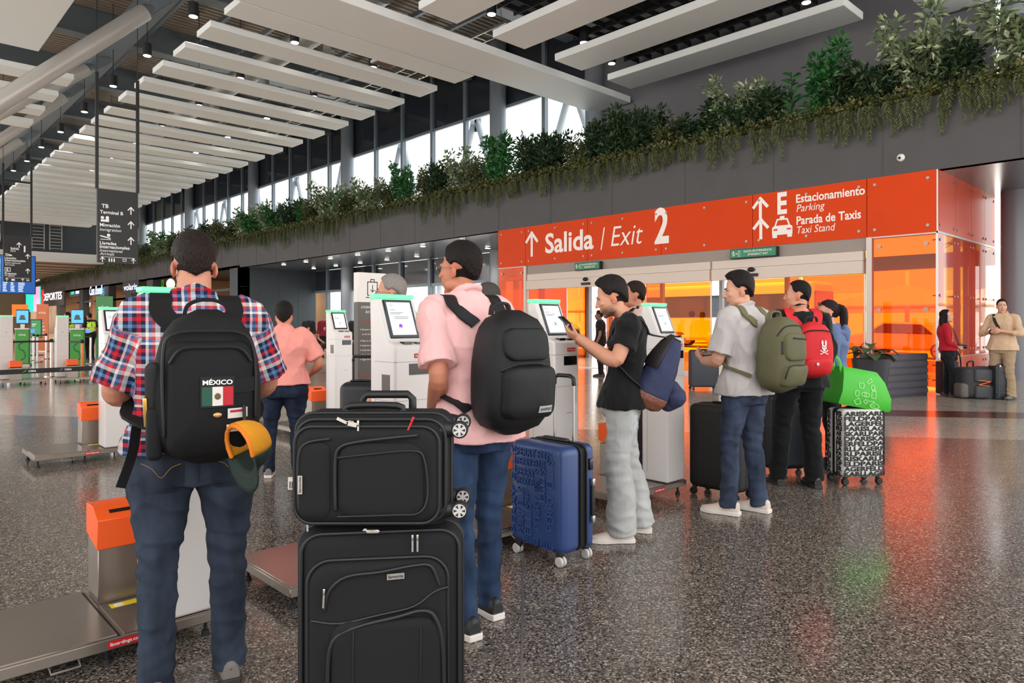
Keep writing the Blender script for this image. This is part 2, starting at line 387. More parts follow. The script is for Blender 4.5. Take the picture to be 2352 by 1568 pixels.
# far lower ceiling with its white edge band
mb = MB(); mb.box(-14, 16.8, 72, 72.3, 7.5, 14.1); struct(mb.build('wall_bulkhead', DARKC, smooth=False), 'dark bulkhead wall closing the high hall', 'wall')
mb = MB(); mb.box(-14, 16.8, 71.6, 72.4, 6.7, 7.5); struct(mb.build('trim_2', WHITE, smooth=False), 'white band along the bottom of the far bulkhead', 'band')
mb = MB(); mb.box(-14, 16.8, 72.4, 111, 6.7, 6.8)
for i in range(9): mb.box(-14, 16.8, 74 + 4 * i, 75.6 + 4 * i, 6.6, 6.7)
struct(mb.build('ceiling_far', mat('far_ceiling', (120, 104, 92), .7), smooth=False), 'lower slatted ceiling at the far end', 'ceiling')
for i in range(6):  # lights added to brighten the dark far end of the hall
    x, y = (6.0, 12.0)[i % 2], 76 + 12 * (i // 2); t = thing('recessed_downlight', '%s added ceiling light in the lower ceiling at the far end of the hall' % ordw(i), 'light', (x, y, 6.55)); MB().cyl((0, 0, 0), (0, 0, .17), .3, n=20).build('trim_ring', ALU, t); MB().cyl((0, 0, -.01), (0, 0, 0), .26, n=20).build('lens', mat('lamp_glow', (255, 246, 232), emit=14), t)
    d = bpy.data.lights.new('downlight', 'SPOT'); d.energy = 2600; d.color = (1, .8, .6); d.spot_size = R(150); d.spot_blend = .6; d.shadow_soft_size = .25
    o = bpy.data.objects.new('downlight', d); COL.objects.link(o); o.location = (x, y, 6.5)
# ---------------------------------------------------------------- ceiling baffles and white panels
SLATM = mat('white_baffle', (230, 235, 235), .6)
ZS = 9.65
sl = MB(); sl.rbox((0, 0, .09), (3.95, .525, .09), .012, 1)
base = sl.build('ceiling_baffle', SLATM, ang=30); tag(base, 'x', 'ceiling baffle', 'white baffles hung across the hall')
base.location = (11.25, 18.42, ZS); base['label'] = 'white hanging ceiling baffle right beside the wide white slab'
for i in range(1, 26):
    o = base.copy(); COL.objects.link(o); o.location = (11.25, 18.42 + 2.03 * i, ZS)
    o['label'] = '%s white ceiling baffle across the hall, counting away from the wide slab' % ordw(i)
for i in range(4):
    o = base.copy(); COL.objects.link(o); o.location = (1.6, 28.0 + 2.4 * i, ZS); o['group'] = 'white baffles left of the roof beam'
    o['label'] = '%s white ceiling baffle left of the slanted tube struts, nearest first' % ordw(i)
def panel(name, x0, x1, y0, y1, h, lab, grp=None):
    mb = MB(); mb.rbox(((x0 + x1) / 2, (y0 + y1) / 2, ZS + h / 2), ((x1 - x0) / 2, (y1 - y0) / 2, h / 2), .015, 1)
    return tag(mb.build(name, SLATM, ang=30), lab, 'ceiling panel', grp)
panel('ceiling_slab', 4.2, 21.3, 16.05, 17.85, .24, 'wide white slab spanning from the roof beam to the round column')
panel('ceiling_slab', 4.2, 21.3, 3.9, 6.0, .24, 'white slab corner at the upper right beside the bright window')
panel('ceiling_slab', -7, 4.2, 14.5, 25.4, .24, 'large cream ceiling panel in the upper left corner')
for i in range(4):
    x = 10.9 + 2.62 * i
    panel('ceiling_panel_board', x, x + 1.3, 7.3, 15.12, .22, ['leftmost long white panel under the black ceiling, beside the star bright lamp', 'second long white panel under the black ceiling', 'third long white panel under the black ceiling', 'long white panel nearest the grey upper wall'][i], 'long white panels under the black ceiling')
# dark open grid ceiling over the right hand panels
mb = MB()
for i in range(17): mb.box(9.5 + .7 * i, 9.54 + .7 * i, 6.2, 15.9, 11.0, 11.2)
for i in range(18): mb.box(9.5, 21.3, 6.3 + .55 * i, 6.34 + .55 * i, 11.02, 11.2)
tag(mb.build('ceiling_grid', mat('black_grid', (30, 29, 31), .7), smooth=False), 'black open grid ceiling above the long white panels', 'ceiling grid')
mb = MB()
for x in range(8): mb.box(19.0, 21.0, 18.5 + 6 * x, 24 + 6 * x, 11.9, 11.95)
CT = thing('cable_tray', 'ladder cable tray running along the windows above the baffles', 'cable tray', (17.2, 18.5, 12.2))
mb = MB()
for s in (0, .6): mb.box(s, s + .03, 0, 50, 0, .1)
mb.build('side_rail', ALU, CT, smooth=False)
mb = MB()
for i in range(9): mb.cyl((.3, .6 + 6 * i, .05), (.3, .6 + 6 * i, 1.9), .012, n=6)
for i in range(100): mb.box(.03, .6, .25 + .5 * i, .28 + .5 * i, .02, .05)
mb.build('rungs', ALU, CT, smooth=False)
# round ducts
DUCT = mat('spiral_duct', (165, 165, 160), .3, metal=.75, bump=.5, bscale=3, stretch=(1, 40, 1))
for i, (x, y0, y1, z, r) in enumerate([(11.9, 18.3, 71, 11.6, .42), (3.3, 20, 62, 12.3, .5)]):
    t = thing('air_duct', ['long round silver duct above the white baffles', 'round silver duct above the slanted tube struts'][i], 'duct', (x, y0, z))
    mb = MB(); mb.cyl((0, 0, 0), (0, y1 - y0, 0), r, n=24)
    mb.build('duct', DUCT, t)
    for k in range(9):
        y = 3.2 + 5.1 * k; mb = MB(); mb.cyl((-.1, y, -.3), (-.1, y, -1.0), .2, n=16); mb.build('outlet', DUCT, t)
t = thing('air_duct', 'white bent duct on the dark bulkhead at the far end', 'duct', (8.6, 71.05, 0))
mb = MB(); mb.tube([(0, 0, 9.5), (0, 0, 9.0), (0, 0, 8.2), (-.3, 0, 7.8), (-.7, 0, 7.6)], .5, 20, dome=False, sub=4); mb.build('duct', mat('white_duct', (205, 205, 205), .4), t)
for i, x in enumerate((11.3, 12.6)):
    t = thing('wall_ladder', ['left ladder frame on the far dark bulkhead', 'right ladder frame on the far dark bulkhead'][i], 'ladder', (x, 71.6, 7.7))
    mb = MB()
    for s in (0, .9): mb.box(s, s + .08, 0, .1, 0, 2.2)
    mb.build('side_rail', ALU, t, smooth=False); mb = MB()
    for k in range(8): mb.box(.08, .9, .02, .08, .1 + .28 * k, .16 + .28 * k)
    mb.build('rungs', ALU, t, smooth=False)
for i, (px, py) in enumerate([(888, 163), (748, 228)]):
    x, y = D(px, (ZS + .05 - HC) * FPX / (740 - py)); t = thing('air_diffuser', ['square air diffuser between the two nearest baffles', 'square air diffuser between the third and fourth baffles'][i], 'vent', (x, y, ZS + .1))
    mb = MB(); mb.box(-.35, .35, -.35, .35, .3, .75); mb.build('box', STEEL, t, smooth=False)
    mb = MB(); mb.cyl((0, 0, .7), (0, 0, 4.36), .02, n=8); mb.build('hanger_rod', STEEL, t)
    mb = MB(); mb.box(-.38, .38, -.38, .38, .22, .3); mb.build('frame', SLATM, t, smooth=False)
    mb = MB(); mb.box(-.32, .32, -.32, .32, .2, .22); mb.build('grille', mat('diffuser_face', (120, 104, 92), .6), t, smooth=False)

# ---------------------------------------------------------------- pendant downlights
LAMP = mat('lamp_glow', (255, 246, 232), emit=14)
def pendant(px, py, z, lab, watts=0, drop=2.4, cone=38):
    x, y = D(px, (z - HC) * FPX / (740 - py))
    if watts and cone == 38 and px < 1000:
        yg = 19.435 + 2.03 * round((y - 19.435) / 2.03); dd = yg / (FY - (px - 1176) / FPX * FX); x, y = D(px, dd); z = HC + (740 - py) * dd / FPX
    t = thing('pendant_lamp', lab, 'lamp', (x, y, z), 0, 'black cylinder pendant lamps')
    mb = MB(); mb.cyl((0, 0, 0), (0, 0, .42), .15, n=20); mb.build('housing', DARKM, t)
    mb = MB(); mb.cyl((0, 0, -.012), (0, 0, .0), .12, n=20); mb.build('lens', LAMP, t)
    drop = (13.03 if px > 1000 or py < 0 else 14.22) - z - .42
    mb = MB(); mb.cyl((0, 0, .42), (0, 0, .42 + drop), .012, n=6); mb.build('cord', DARKM, t)
    if watts:
        d = bpy.data.lights.new('downlight', 'SPOT'); d.energy = watts; d.color = (1, .86, .72); d.spot_size = R(cone); d.spot_blend = .5; d.shadow_soft_size = .06
        o = bpy.data.objects.new('downlight', d); COL.objects.link(o); o.location = (x, y, z - .05)
pl = [(444, 38, 10.8), (338, 128, 10.8), (260, 198, 10.8), (194, 257, 10.8), (139, 303, 10.8), (95, 338, 10.8), (62, 370, 10.8), (31, 392, 10.8)]
for i, (a, b, z) in enumerate(pl): pendant(a, b, z, '%s black pendant lamp of the row left of the white baffles, nearest first' % ordw(i), 1100, cone=60)
pl = [(677, 98, 10.5), (552, 180, 10.5), (457, 242, 10.5), (372, 290, 10.5), (311, 330, 10.5), (256, 364, 10.5), (211, 392, 10.5)]
for i, (a, b, z) in enumerate(pl): pendant(a, b, z, '%s black pendant lamp in the gaps between white baffles, nearest first' % ordw(i), 1100, 1.8)
pl = [(857, 155, 10.4), (721, 222, 10.4), (613, 272, 10.4), (523, 315, 10.4), (450, 351, 10.4)]
for i, (a, b, z) in enumerate(pl): pendant(a, b, z, '%s black spot lamp near the window ends of the baffles, nearest first' % ordw(i), 900, 1.6)
for i, (a, b, w) in enumerate([(1129, 33, 0), (1341, 98, 0), (1405, 146, 0), (1852, 6, 0), (1420, -330, 900), (800, -420, 900)]):
    pendant(a, b, 10.7, ['glowing lamp with a star of light between the long white panels', 'small lamp between the second and third long white panel', 'black lamp beside the end of the long white panel near the grey wall', 'black lamp at the top edge above the right hand shrubs', 'lamp beyond the top edge over the travellers', 'lamp beyond the top edge over the kiosks'][i], w, .35, 70)
# recessed lights under the planter soffit
SL = [(17.7, 21.6 + 2.62 * i) for i in range(7)] + [(20.2, 22.9 + 2.62 * i) for i in range(7)]
for i, (x, y) in enumerate(SL):
    t = thing('recessed_downlight', '%s glowing ceiling light of the %s row under the planter, from the orange sign' % (ordw(i % 7), 'front' if i < 7 else 'back'), 'light', (x, y, 4.64), 0, 'recessed lights under the planter')
    mb = MB(); mb.cyl((0, 0, 0), (0, 0, .03), .13, n=20); mb.build('trim_ring', ALU, t)
    mb = MB(); mb.cyl((0, 0, -.008), (0, 0, 0), .11, n=20); mb.build('lens', LAMP, t)
    d = bpy.data.lights.new('downlight', 'SPOT'); d.energy = 90; d.color = (1, .9, .78); d.spot_size = R(120); d.spot_blend = .7; d.shadow_soft_size = .1
    o = bpy.data.objects.new('downlight', d); COL.objects.link(o); o.location = (x, y, 4.6)
t = thing('dome_camera', 'small white round security camera on the dark planter wall', 'camera', (16.79, *[0, 0]))
cx = 16.79; cd = None
_r = (2069 - 1176) / FPX; cd = cx / (FX + _r * FY); t.location = (cx, cd * (FY - _r * FX), HC + (740 - 362) * cd / FPX)
mb = MB(); mb.ell((0, 0, 0), (.05, .085, .085), 20, 10); mb.build('housing', WHITE, t)
mb = MB(); mb.ell((-.045, .012, -.01), (.02, .03, .03), 14, 8); mb.build('lens', BLACK, t)

# ---------------------------------------------------------------- orange vestibule with exit sign
XO = 16.8
def yat(px, x=XO):
    r = (px - 1176) / FPX; return x / (FX + r * FY) * (FY - r * FX)
def zat(px, py, x=XO):
    r = (px - 1176) / FPX; return HC + (740 - py) * x / (FX + r * FY) / FPX
ORG = mat('orange_panel', (214, 64, 0), .34, spec=.12, vary=.03, vscale=1)
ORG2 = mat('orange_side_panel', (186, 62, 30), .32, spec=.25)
OGL = glass('orange_pane', (1.0, .40, .02), .02, tint_gloss=(1, .8, .7))
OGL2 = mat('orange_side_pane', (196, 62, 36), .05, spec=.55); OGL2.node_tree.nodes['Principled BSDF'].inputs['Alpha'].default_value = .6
YGL = glass('amber_pane', (1.0, .72, .08), .03, tint_gloss=(1, .85, .8))
STUD = mat('steel_stud', (150, 138, 128), .35, metal=.6)
LET = mat('sign_letter_white', (245, 236, 230), .5)
YR, YL = 4.62, 18.45; ZB, ZT = 3.34, 4.67
sg = thing('exit_sign', 'long glossy orange exit sign fascia with white Salida / Exit 2 lettering', 'sign', (XO, YL, ZB))
joints = [YL] + [yat(p) for p in (1208, 1351, 1520, 1730, 1992)] + [YR]
for a, b in zip(joints[:-1], joints[1:]):
    mb = MB(); mb.box(-.03, .02, b - YL + .008, a - YL - .008, 0, ZT - ZB); p = mb.build('panel', ORG, sg, smooth=False)
    for y in ([b + .17, a - .17] if a - b > 1.3 else [b + .18, a - .18]) + ([(a + b) / 2] if a - b > 2.2 else []):
        for z in (.16, ZT - ZB - .16): MB().cyl((-.045, y - YL, z), (-.03, y - YL, z), .034, n=14).build('stud', STUD, p)
def lp(px, py): return (-.036, yat(px) - YL, zat(px, py) - ZB)
U, V = (0, -1, 0), (0, 0, 1)
def sign_text(s, p0, p1, cap, name, **k):
    a, b = lp(*p0), lp(*p1); mb = MB(); put_text(mb, s, a, U, V, cap, width=a[1] - b[1], **k); return mb.build(name, LET, sg, smooth=False)
sign_text('Salida', (1254, 581), (1365, 571), .62, 'lettering_salida', bold=.022)
sign_text('/', (1381, 573), (1391, 573), .66, 'lettering_slash', bold=.0)
sign_text('Exit', (1405, 566), (1478, 560), .60, 'lettering_exit', bold=-.006, shear=.22)
sign_text('2', (1505, 558), (1538, 556), .95, 'lettering_number', bold=.03)
sign_text('E', (1787, 491), (1809, 489), .50, 'lettering_parking_symbol', bold=.035)
sign_text('Estacionamiento', (1830, 466), (1988, 448), .195, 'lettering_parking', bold=.02)
sign_text('Parking', (1831, 487), (1896, 482), .175, 'lettering_parking_english', shear=.2)
sign_text('Parada de Taxis', (1831, 516), (1979, 500), .195, 'lettering_taxi', bold=.02)
sign_text('Taxi Stand', (1832, 537), (1920, 530), .175, 'lettering_taxi_english', shear=.2)
for (px, py, h, w, t_) in [(1223, 562, .8, .56, .1), (1748, 479, .5, .40, .08), (1749, 527, .5, .40, .08)]:
    mb = MB(); arrow_up(mb, lp(px, py), U, V, h, w, t_); mb.build('arrow', LET, sg, smooth=False)
tx = lp(1798, 524); mb = MB()
def tpoly(pts): mb.add([(tx[0], tx[1] - a, tx[2] + b) for a, b in pts], [tuple(range(len(pts)))])
tpoly([(-.26, -.16), (.26, -.16), (.26, .03), (.2, .07), (-.2, .07), (-.26, .03)])
tpoly([(-.25, -.23), (-.13, -.23), (-.13, -.16), (-.25, -.16)]); tpoly([(.13, -.23), (.25, -.23), (.25, -.16), (.13, -.16)])
tpoly([(-.2, .07), (-.16, .07), (-.11, .2), (-.14, .24)]); tpoly([(.16, .07), (.2, .07), (.14, .24), (.11, .2)]); tpoly([(-.14, .24), (-.12, .2), (.12, .2), (.14, .24)])
tpoly([(-.06, .24), (.06, .24), (.06, .3), (-.06, .3)])
mb.build('taxi_symbol', LET, sg, smooth=False)
mb = MB()
for s in (-1, 1): mb.add([(tx[0] - .002, tx[1] + s * .17 + a, tx[2] - .03 + b) for a, b in ((-.05, -.02), (.05, -.02), (.05, .02), (-.05, .02))], [(0, 1, 2, 3)])
mb.build('taxi_headlights', ORG, sg, smooth=False)

# side return of the vestibule (faces the right of the picture)
rt = thing('orange_side_wall', 'orange panelled glass side wall of the exit vestibule with steel point fixings', 'glass wall', (XO, YR, 0))
xs = [0, 1.27, 2.55, 3.75, 4.75]
for a, b in zip(xs[:-1], xs[1:]):
    for z0, z1, m_, nm in ((ZB + .02, ZT, ORG2, 'upper_panel'), (.66, ZB - .01, OGL2, 'pane'), (.04, .64, ORG2, 'lower_panel')):
        q = MB(); q.box(a + .008, b - .008, -.02, .0, z0, z1); p = q.build(nm, m_, rt, smooth=False)
        for x in (a + .12, b - .12):
            for z in ([z0 + .14, z1 - .14] + ([(z0 + z1) / 2] if z1 - z0 > 2 else [])): MB().cyl((x, -.035, z), (x, -.02, z), .03, n=12).cyl((x, -.02, z), (x, .12, z), .015, n=8).build('stud', STUD, p)
mb = MB(); mb.box(-.02, 4.75, -.03, .03, ZB - .02, ZB + .02); mb.box(0, 4.75, -.03, .02, .635, .66); mb.box(-.02, .0, -.02, .02, 0, ZT); mb.build('rail', ALU, rt, smooth=False)
mb = MB()
for x in (.9, 2.2, 3.5, 4.5): mb.box(x, x + .12, .15, .27, 0, ZT)
mb.build('post', mat('vestibule_post', (150, 120, 110), .5), rt, smooth=False)
# left return
mb = MB(); mb.box(XO, 21.6, YL - .02, YL, 0, ZT); struct(mb.build('window_vestibule', OGL, smooth=False), 'orange glass left side of the exit vestibule', 'window')
mb = MB(); mb.box(XO + .02, 21.6, YR + .02, YL - .02, 4.2, 4.25); mb.box(XO + .02, XO + .1, YR, YL, 3.3, 4.25)
struct(mb.build('ceiling_vestibule', WHITE, smooth=False), 'white ceiling inside the exit vestibule', 'ceiling')
# fixed orange panes either side of the doors
for i, (p0, p1) in enumerate(((1146, 1208), (1998, 2152))):
    ya, yb = yat(p0), yat(p1)
    o = struct(MB().box(XO - .02, XO, yb + .01, ya - .01, .04, ZB - .03).build('window_pane_%d' % (i + 1), OGL, smooth=False), 'fixed orange glass pane at the %s end of the sliding doors' % ('left', 'right')[i], 'window')
    for y in (yb + .2, ya - .2):
        for z in (.2, 1.7, 3.12): MB().cyl((XO - .035, y, z), (XO - .02, y, z), .045, n=14).cyl((XO - .02, y, z), (XO + .15, y, z), .015, n=8).build('stud', STUD, o)
    q = MB(); e = yb if i == 0 else ya
    q.box(XO - .06, XO + .06, e - .06, e + .06, 0, ZB); q.box(XO - .035, XO, yb, ya, ZB - .03, ZB); q.build('post', mat('door_post', (196, 184, 176), .4, metal=.3), o, smooth=False)
YD1, YD0 = yat(1212), yat(1990)
HD = mat('door_header', (214, 198, 186), .45)
mb = MB(); mb.box(XO - .01, XO + .1, YD0, YD1, 3.05, ZB)
struct(mb.build('trim_3', mat('header_recess', (150, 138, 130), .5), smooth=False), 'grey band between the orange sign and the door headers', 'trim')
mid = yat(1637)
for i, (a, b) in enumerate(((YD1 - .05, mid + .03), (mid - .03, YD0 + .05))):
    d = struct(MB().box(XO - .12, XO + .12, b, a, 2.53, 2.82).box(XO - .08, XO + .1, b, a, 2.83, 3.04).build('door_%d' % (i + 1), HD, smooth=False), '%s sliding orange glass door with a pale header box' % ('left', 'right')[i], 'door')
    segs = ([(1213, 1303), (1392, 1480), (1482, 1634)], [(1700, 1838), (1842, 1988)])[i]
    for p0, p1 in segs:
        q = MB(); q.box(XO + .01, XO + .03, yat(p1) + .02, yat(p0) - .02, .06, 2.52); pn = q.build('door_leaf', OGL, d, smooth=False)
        q = MB()
        for y in (yat(p1) + .01, yat(p0) - .03): q.box(XO, XO + .04, y, y + .02, .02, 2.53)
        q.box(XO, XO + .04, yat(p1), yat(p0), .02, .08); q.build('leaf_rail', ALU, pn, smooth=False)
    yc = yat((1352, 1732)[i]); q = MB(); q.box(XO - .17, XO - .12, yc - .17, yc + .17, 2.585, 2.66); q.ell((XO - .16, yc, 2.76), (.06, .1, .06), 14, 8); q.build('sensor', BLACK, d)
    q = MB(); q.box(XO - .1, XO + .1, b, a, 0, .02); q.build('sill', ALU, d, smooth=False)
# round warning dot on the second door's leaf
q = MB(); q.cyl((XO - .005, yat(1588), zat(1588, 721)), (XO + .0, yat(1588), zat(1588, 721)), .085, n=20)
tag(q.build('warning_dot', mat('dark_red_dot', (120, 30, 10), .5)), 'round dark red warning sticker on the orange door glass', 'sticker')
# outer doors on the facade line: clear posts and amber panes
mb = MB()
for y in (5.2, 7.6, 10.1, 12.4, 14.8, 17.2): mb.box(21.55, 21.7, y, y + .12, 0, 4.67)
mb.box(21.5, 21.7, YR, YL, 2.9, 3.3)
of = struct(mb.build('door_3', FRM, smooth=False), 'outer glass doors of the exit vestibule', 'door')
for a, b in ((5.3, 7.6), (7.7, 10.1), (14.9, 17.2)):
    q = MB(); q.box(21.6, 21.62, a, b, .05, 2.9); q.build('pane', YGL, of, smooth=False)
q = MB(); q.box(21.6, 21.62, YR, YL, 3.3, 4.67); q.build('transom_pane', YGL, of, smooth=False)
for i in range(4):
    x, y = 19.2, 6.4 + 3.3 * i; t = thing('recessed_downlight', '%s ceiling light inside the exit vestibule, from the right' % ordw(i), 'light', (x, y, 4.17)); MB().cyl((0, 0, 0), (0, 0, .03), .14, n=20).build('trim_ring', ALU, t); MB().cyl((0, 0, -.008), (0, 0, 0), .12, n=20).build('lens', LAMP, t)
    d = bpy.data.lights.new('downlight', 'SPOT'); d.energy = 420; d.color = (1, .9, .78); d.spot_size = R(140); d.spot_blend = .7; d.shadow_soft_size = .12
    o = bpy.data.objects.new('downlight', d); COL.objects.link(o); o.location = (x, y, 4.14)
# emergency exit boards
GRN = mat('exit_green', (18, 132, 92), .4); 
for i, (px, py, w) in enumerate(((1356, 611, .98), (1736, 581, 1.22))):
    y, z = yat(px), zat(px, py); t = thing('emergency_sign', ['smaller green emergency exit board above the left sliding door', 'larger green emergency exit board under the taxi lettering'][i], 'sign', (XO - .16, y, z))
    q = MB(); q.box(0, .14, -w / 2 - .02, w / 2 + .02, -.12, .12); q.build('case', DARKM, t, smooth=False)
    q = MB(); q.box(-.012, 0, -w / 2, w / 2, -.1, .1); q.build('face', GRN, t, smooth=False)
    q = MB(); put_text(q, 'SALIDA DE EMERGENCIA', (-.016, w * .2, .022), U, V, .05, width=w * .62, bold=.01); put_text(q, 'EMERGENCY EXIT', (-.016, w * .1, -.062), U, V, .05, width=w * .44, bold=.01)
    q.build('lettering', LET, t, smooth=False)
    q = MB()
    def P2(a, b): return (-.016, w * .45 - a, b)
    q.cyl((-.014, w * .43, .055), (-.017, w * .43, .055), .016, n=12)
    for a, b in (((.01, .04), (.025, -.01)), ((.025, -.01), (.0, -.06)), ((.025, -.01), (.06, -.055)), ((.01, .03), (-.015, 0)), ((.015, .035), (.05, .01))):
        A, B = Vector(P2(*a)), Vector(P2(*b)); dd = (B - A).normalized(); nn = Vector((0, -dd.z, dd.y)) * .008
        q.add([A + nn, B + nn, B - nn, A - nn], [(0, 1, 2, 3)])
    A, B = Vector(P2(.07, 0)), Vector(P2(.13, 0)); q.add([A + Vector((0, 0, .006)), B + Vector((0, 0, .006)), B - Vector((0, 0, .006)), A - Vector((0, 0, .006))], [(0, 1, 2, 3)])
    q.add([P2(.14, 0), P2(.115, .03), P2(.115, -.03)], [(0, 1, 2)])
    for a0, a1, b0, b1 in ((.155, .165, -.07, .07), (.2, .21, -.07, .07), (.155, .21, .065, .075), (.155, .21, -.075, -.065)):
        q.add([P2(a0, b0), P2(a1, b0), P2(a1, b1), P2(a0, b1)], [(0, 1, 2, 3)])
    q.build('running_figure', LET, t, smooth=False)
# ---------------------------------------------------------------- planter greenery
rng = random.Random(7)
def leafmat(name, a, b, edge=None):
    if name in _M: return _M[name]
    m = bpy.data.materials.new(name); m.use_nodes = True; nt = m.node_tree; bs = nt.nodes['Principled BSDF']
    oi = nt.nodes.new('ShaderNodeNewGeometry'); cr = nt.nodes.new('ShaderNodeValToRGB')
    e = cr.color_ramp.elements; e[0].color = L3(a); e[1].color = L3(b)
    if edge: x = e.new(.8); x.color = L3(b); e[-1].color = L3(edge)
    nt.links.new(oi.outputs['Random Per Island'], cr.inputs[0]); nt.links.new(cr.outputs[0], bs.inputs['Base Color'])
    bs.inputs['Roughness'].default_value = .45
    _M[name] = m; return m
LM = {'dark green': leafmat('leaf_dark', (26, 44, 28), (58, 84, 48)), 'bright green': leafmat('leaf_bright', (24, 74, 40), (66, 128, 62)),
      'pale variegated': leafmat('leaf_variegated', (74, 92, 68), (130, 146, 104), (206, 214, 178)), 'olive': leafmat('leaf_olive', (52, 60, 34), (96, 102, 58)),
      'fern': leafmat('leaf_fern', (44, 52, 24), (88, 98, 52), (112, 100, 76))}
TWIG = mat('twig', (92, 76, 60), .8)
def leaf(mb, p, d, n, L, w):
    """pointed leaf folded along its midrib"""
    d = d.normalized(); s = d.cross(n); s = s.normalized() if s.length > 1e-5 else Vector((1, 0, 0)); n = s.cross(d)
    mb.add([p, p + d * L * .45 + s * w + n * L * .06, p + d * L - n * L * .12, p + d * L * .45 - s * w + n * L * .06], [(0, 1, 2), (0, 2, 3)])
def rv(): return Vector((rng.gauss(0, 1), rng.gauss(0, 1), rng.gauss(0, 1))).normalized()
def make_bush(kind, h, w, n, L):
    """shrub: forking stems carrying leaf clusters"""
    st = MB(); lf = MB(); tips = []
    for k in range(7):
        a = 2 * math.pi * k / 7 + rng.random(); r = w * .5 * rng.uniform(.2, 1); top = Vector((math.cos(a) * r, math.sin(a) * r, h * rng.uniform(.55, 1.0)))
        m = top * .5 + Vector((rng.uniform(-.08, .08), rng.uniform(-.08, .08), 0)); st.tube([(math.cos(a) * .04, math.sin(a) * .04, -.1), m, top], [.012, .009, .003], 5, dome=False)
        for q in range(9):
            t = .3 + .7 * q / 8; c = m * (1 - t) * 2 if t < .5 else None
            pt = (m * (2 * t) if t < .5 else m.lerp(top, 2 * t - 1)); tips.append(pt + rv() * w * .22 * (1.25 - t))
            if q % 3 == 0: st.tube([pt, tips[-1]], [.005, .002], 4, dome=False)
    per = max(1, n // len(tips))
    for c in tips:
        for q in range(per):
            o = rv(); p = c + o * rng.uniform(.02, .15) * w * .9
            d = (o + Vector((0, 0, .25)) + rv() * .6); leaf(lf, p, d, rv() + Vector((0, 0, 1)), L * rng.uniform(.7, 1.25), L * .24)
    return st, lf
def bush_obj(kind, h, w, n, L, mk):
    t = thing('shrub', 'x', 'shrub', (0, 0, 0), 0, 'artificial shrubs in the planter')
    st, lf = make_bush(kind, h, w, n, L); f = lf.build('foliage', LM[mk], t, smooth=False, fix=False); st.build('stems', TWIG, t); return t
protos = [('dark green', bush_obj(0, 1.35, 1.4, 2100, .15, 'dark green')), ('bright green', bush_obj(0, 1.5, 1.15, 1700, .16, 'bright green')),
          ('pale variegated', bush_obj(0, 1.5, 1.4, 2100, .15, 'pale variegated')), ('olive', bush_obj(0, 1.2, 1.35, 2100, .13, 'olive'))]
# broad-leaved upright plant
t = thing('shrub', 'x', 'shrub', (0, 0, 0), 0, 'artificial shrubs in the planter'); mb = MB(); s2 = MB(); s2.tube([(0, 0, -.1), (0, 0, 1.3)], [.02, .012], 6)
for k in range(34):
    a = k * 2.4; z = .15 + 1.2 * k / 34; d = Vector((math.cos(a), math.sin(a), .9)); p = Vector((0, 0, z)); L = .5 - .2 * k / 34
    s = d.cross(Vector((0, 0, 1))).normalized(); e1 = p + d.normalized() * L * .5; e2 = p + d.normalized() * L + Vector((0, 0, -.12))
    mb.add([p, e1 + s * .055, e2, e1 - s * .055], [(0, 1, 2), (0, 2, 3)])
mb.build('foliage', LM['bright green'], t, smooth=False, fix=False); s2.build('stems', TWIG, t); protos.append(('tall broad-leaved', t))
def spot(y):
    for lim, s in ((4.2, 'at the right edge of the planter'), (6.3, 'above the parking lettering'), (9.3, 'above the bare orange stretch of the sign'), (14.5, 'above the Exit 2 lettering'), (18.5, 'above the word Salida'), (30, 'below the upper windows by the round column'), (55, 'in front of the distant upper windows'), (200, 'at the far end of the planter')):
        if y < lim: return s
plan = [(2.0, 2, 1.2, 1.4), (3.1, 2, 1.05, 1.3), (4.6, 0, .9, 1.0), (5.4, 2, 1.15, 1.15), (6.2, 0, .85, 1.1), (7.0, 0, .95, 1.05), (7.5, 1, 1.12, 1.0), (8.4, 4, 1.05, 1.0), (9.2, 0, .9, 1.2), (9.9, 2, .92, .95), (10.6, 0, .95, 1.15), (12.0, 3, .8, 1.1), (12.8, 0, 1.1, 1.0), (13.7, 0, 1.2, 1.15), (14.6, 0, 1.15, 1.1), (15.6, 3, 1.0, .8),
        (16.9, 0, 1.15, 1.15), (17.9, 0, 1.2, 1.05), (18.8, 4, .9, .8), (19.6, 1, 1.2, 1.15), (21.0, 3, 1.0, .9), (22.2, 2, 1.1, .95), (23.2, 0, 1.15, 1.0), (24.4, 3, 1.1, .9), (25.8, 1, 1.1, .9), (27.1, 3, 1.05, 1.0), (28.6, 2, 1.0, 1.0), (30.2, 3, 1.1, 1.05), (31.6, 4, 1.0, .9), (32.6, 2, 1.15, 1.1)]
y = 34.0
while y < 106:
    plan.append((y, rng.choice((0, 1, 2, 3, 3, 2, 1)), rng.uniform(.9, 1.3), rng.uniform(1.0, 1.25))); y += rng.uniform(1.2, 1.9) * (1 if y < 60 else 1.6)
used = set()
for i, (y, k, hs, ws) in enumerate(plan):
    nm, pr = protos[k]; x = 17.85 + rng.uniform(-.1, .3)
    lab = '%s planter shrub from the right, %s, %s' % (ordw(i), nm, spot(y))
    if len(lab.split()) > 16: lab = '%s planter shrub from the right, %s, %s' % (ordw(i), nm, 'before the upper windows')
    o = pr if k not in used else dup(pr)
    used.add(k); o.location = (x, y, 6.25); o.rotation_euler = (0, 0, rng.uniform(0, 6.28)); o.scale = (ws * 1.2, ws * 1.2, hs * 1.22); o['label'] = lab
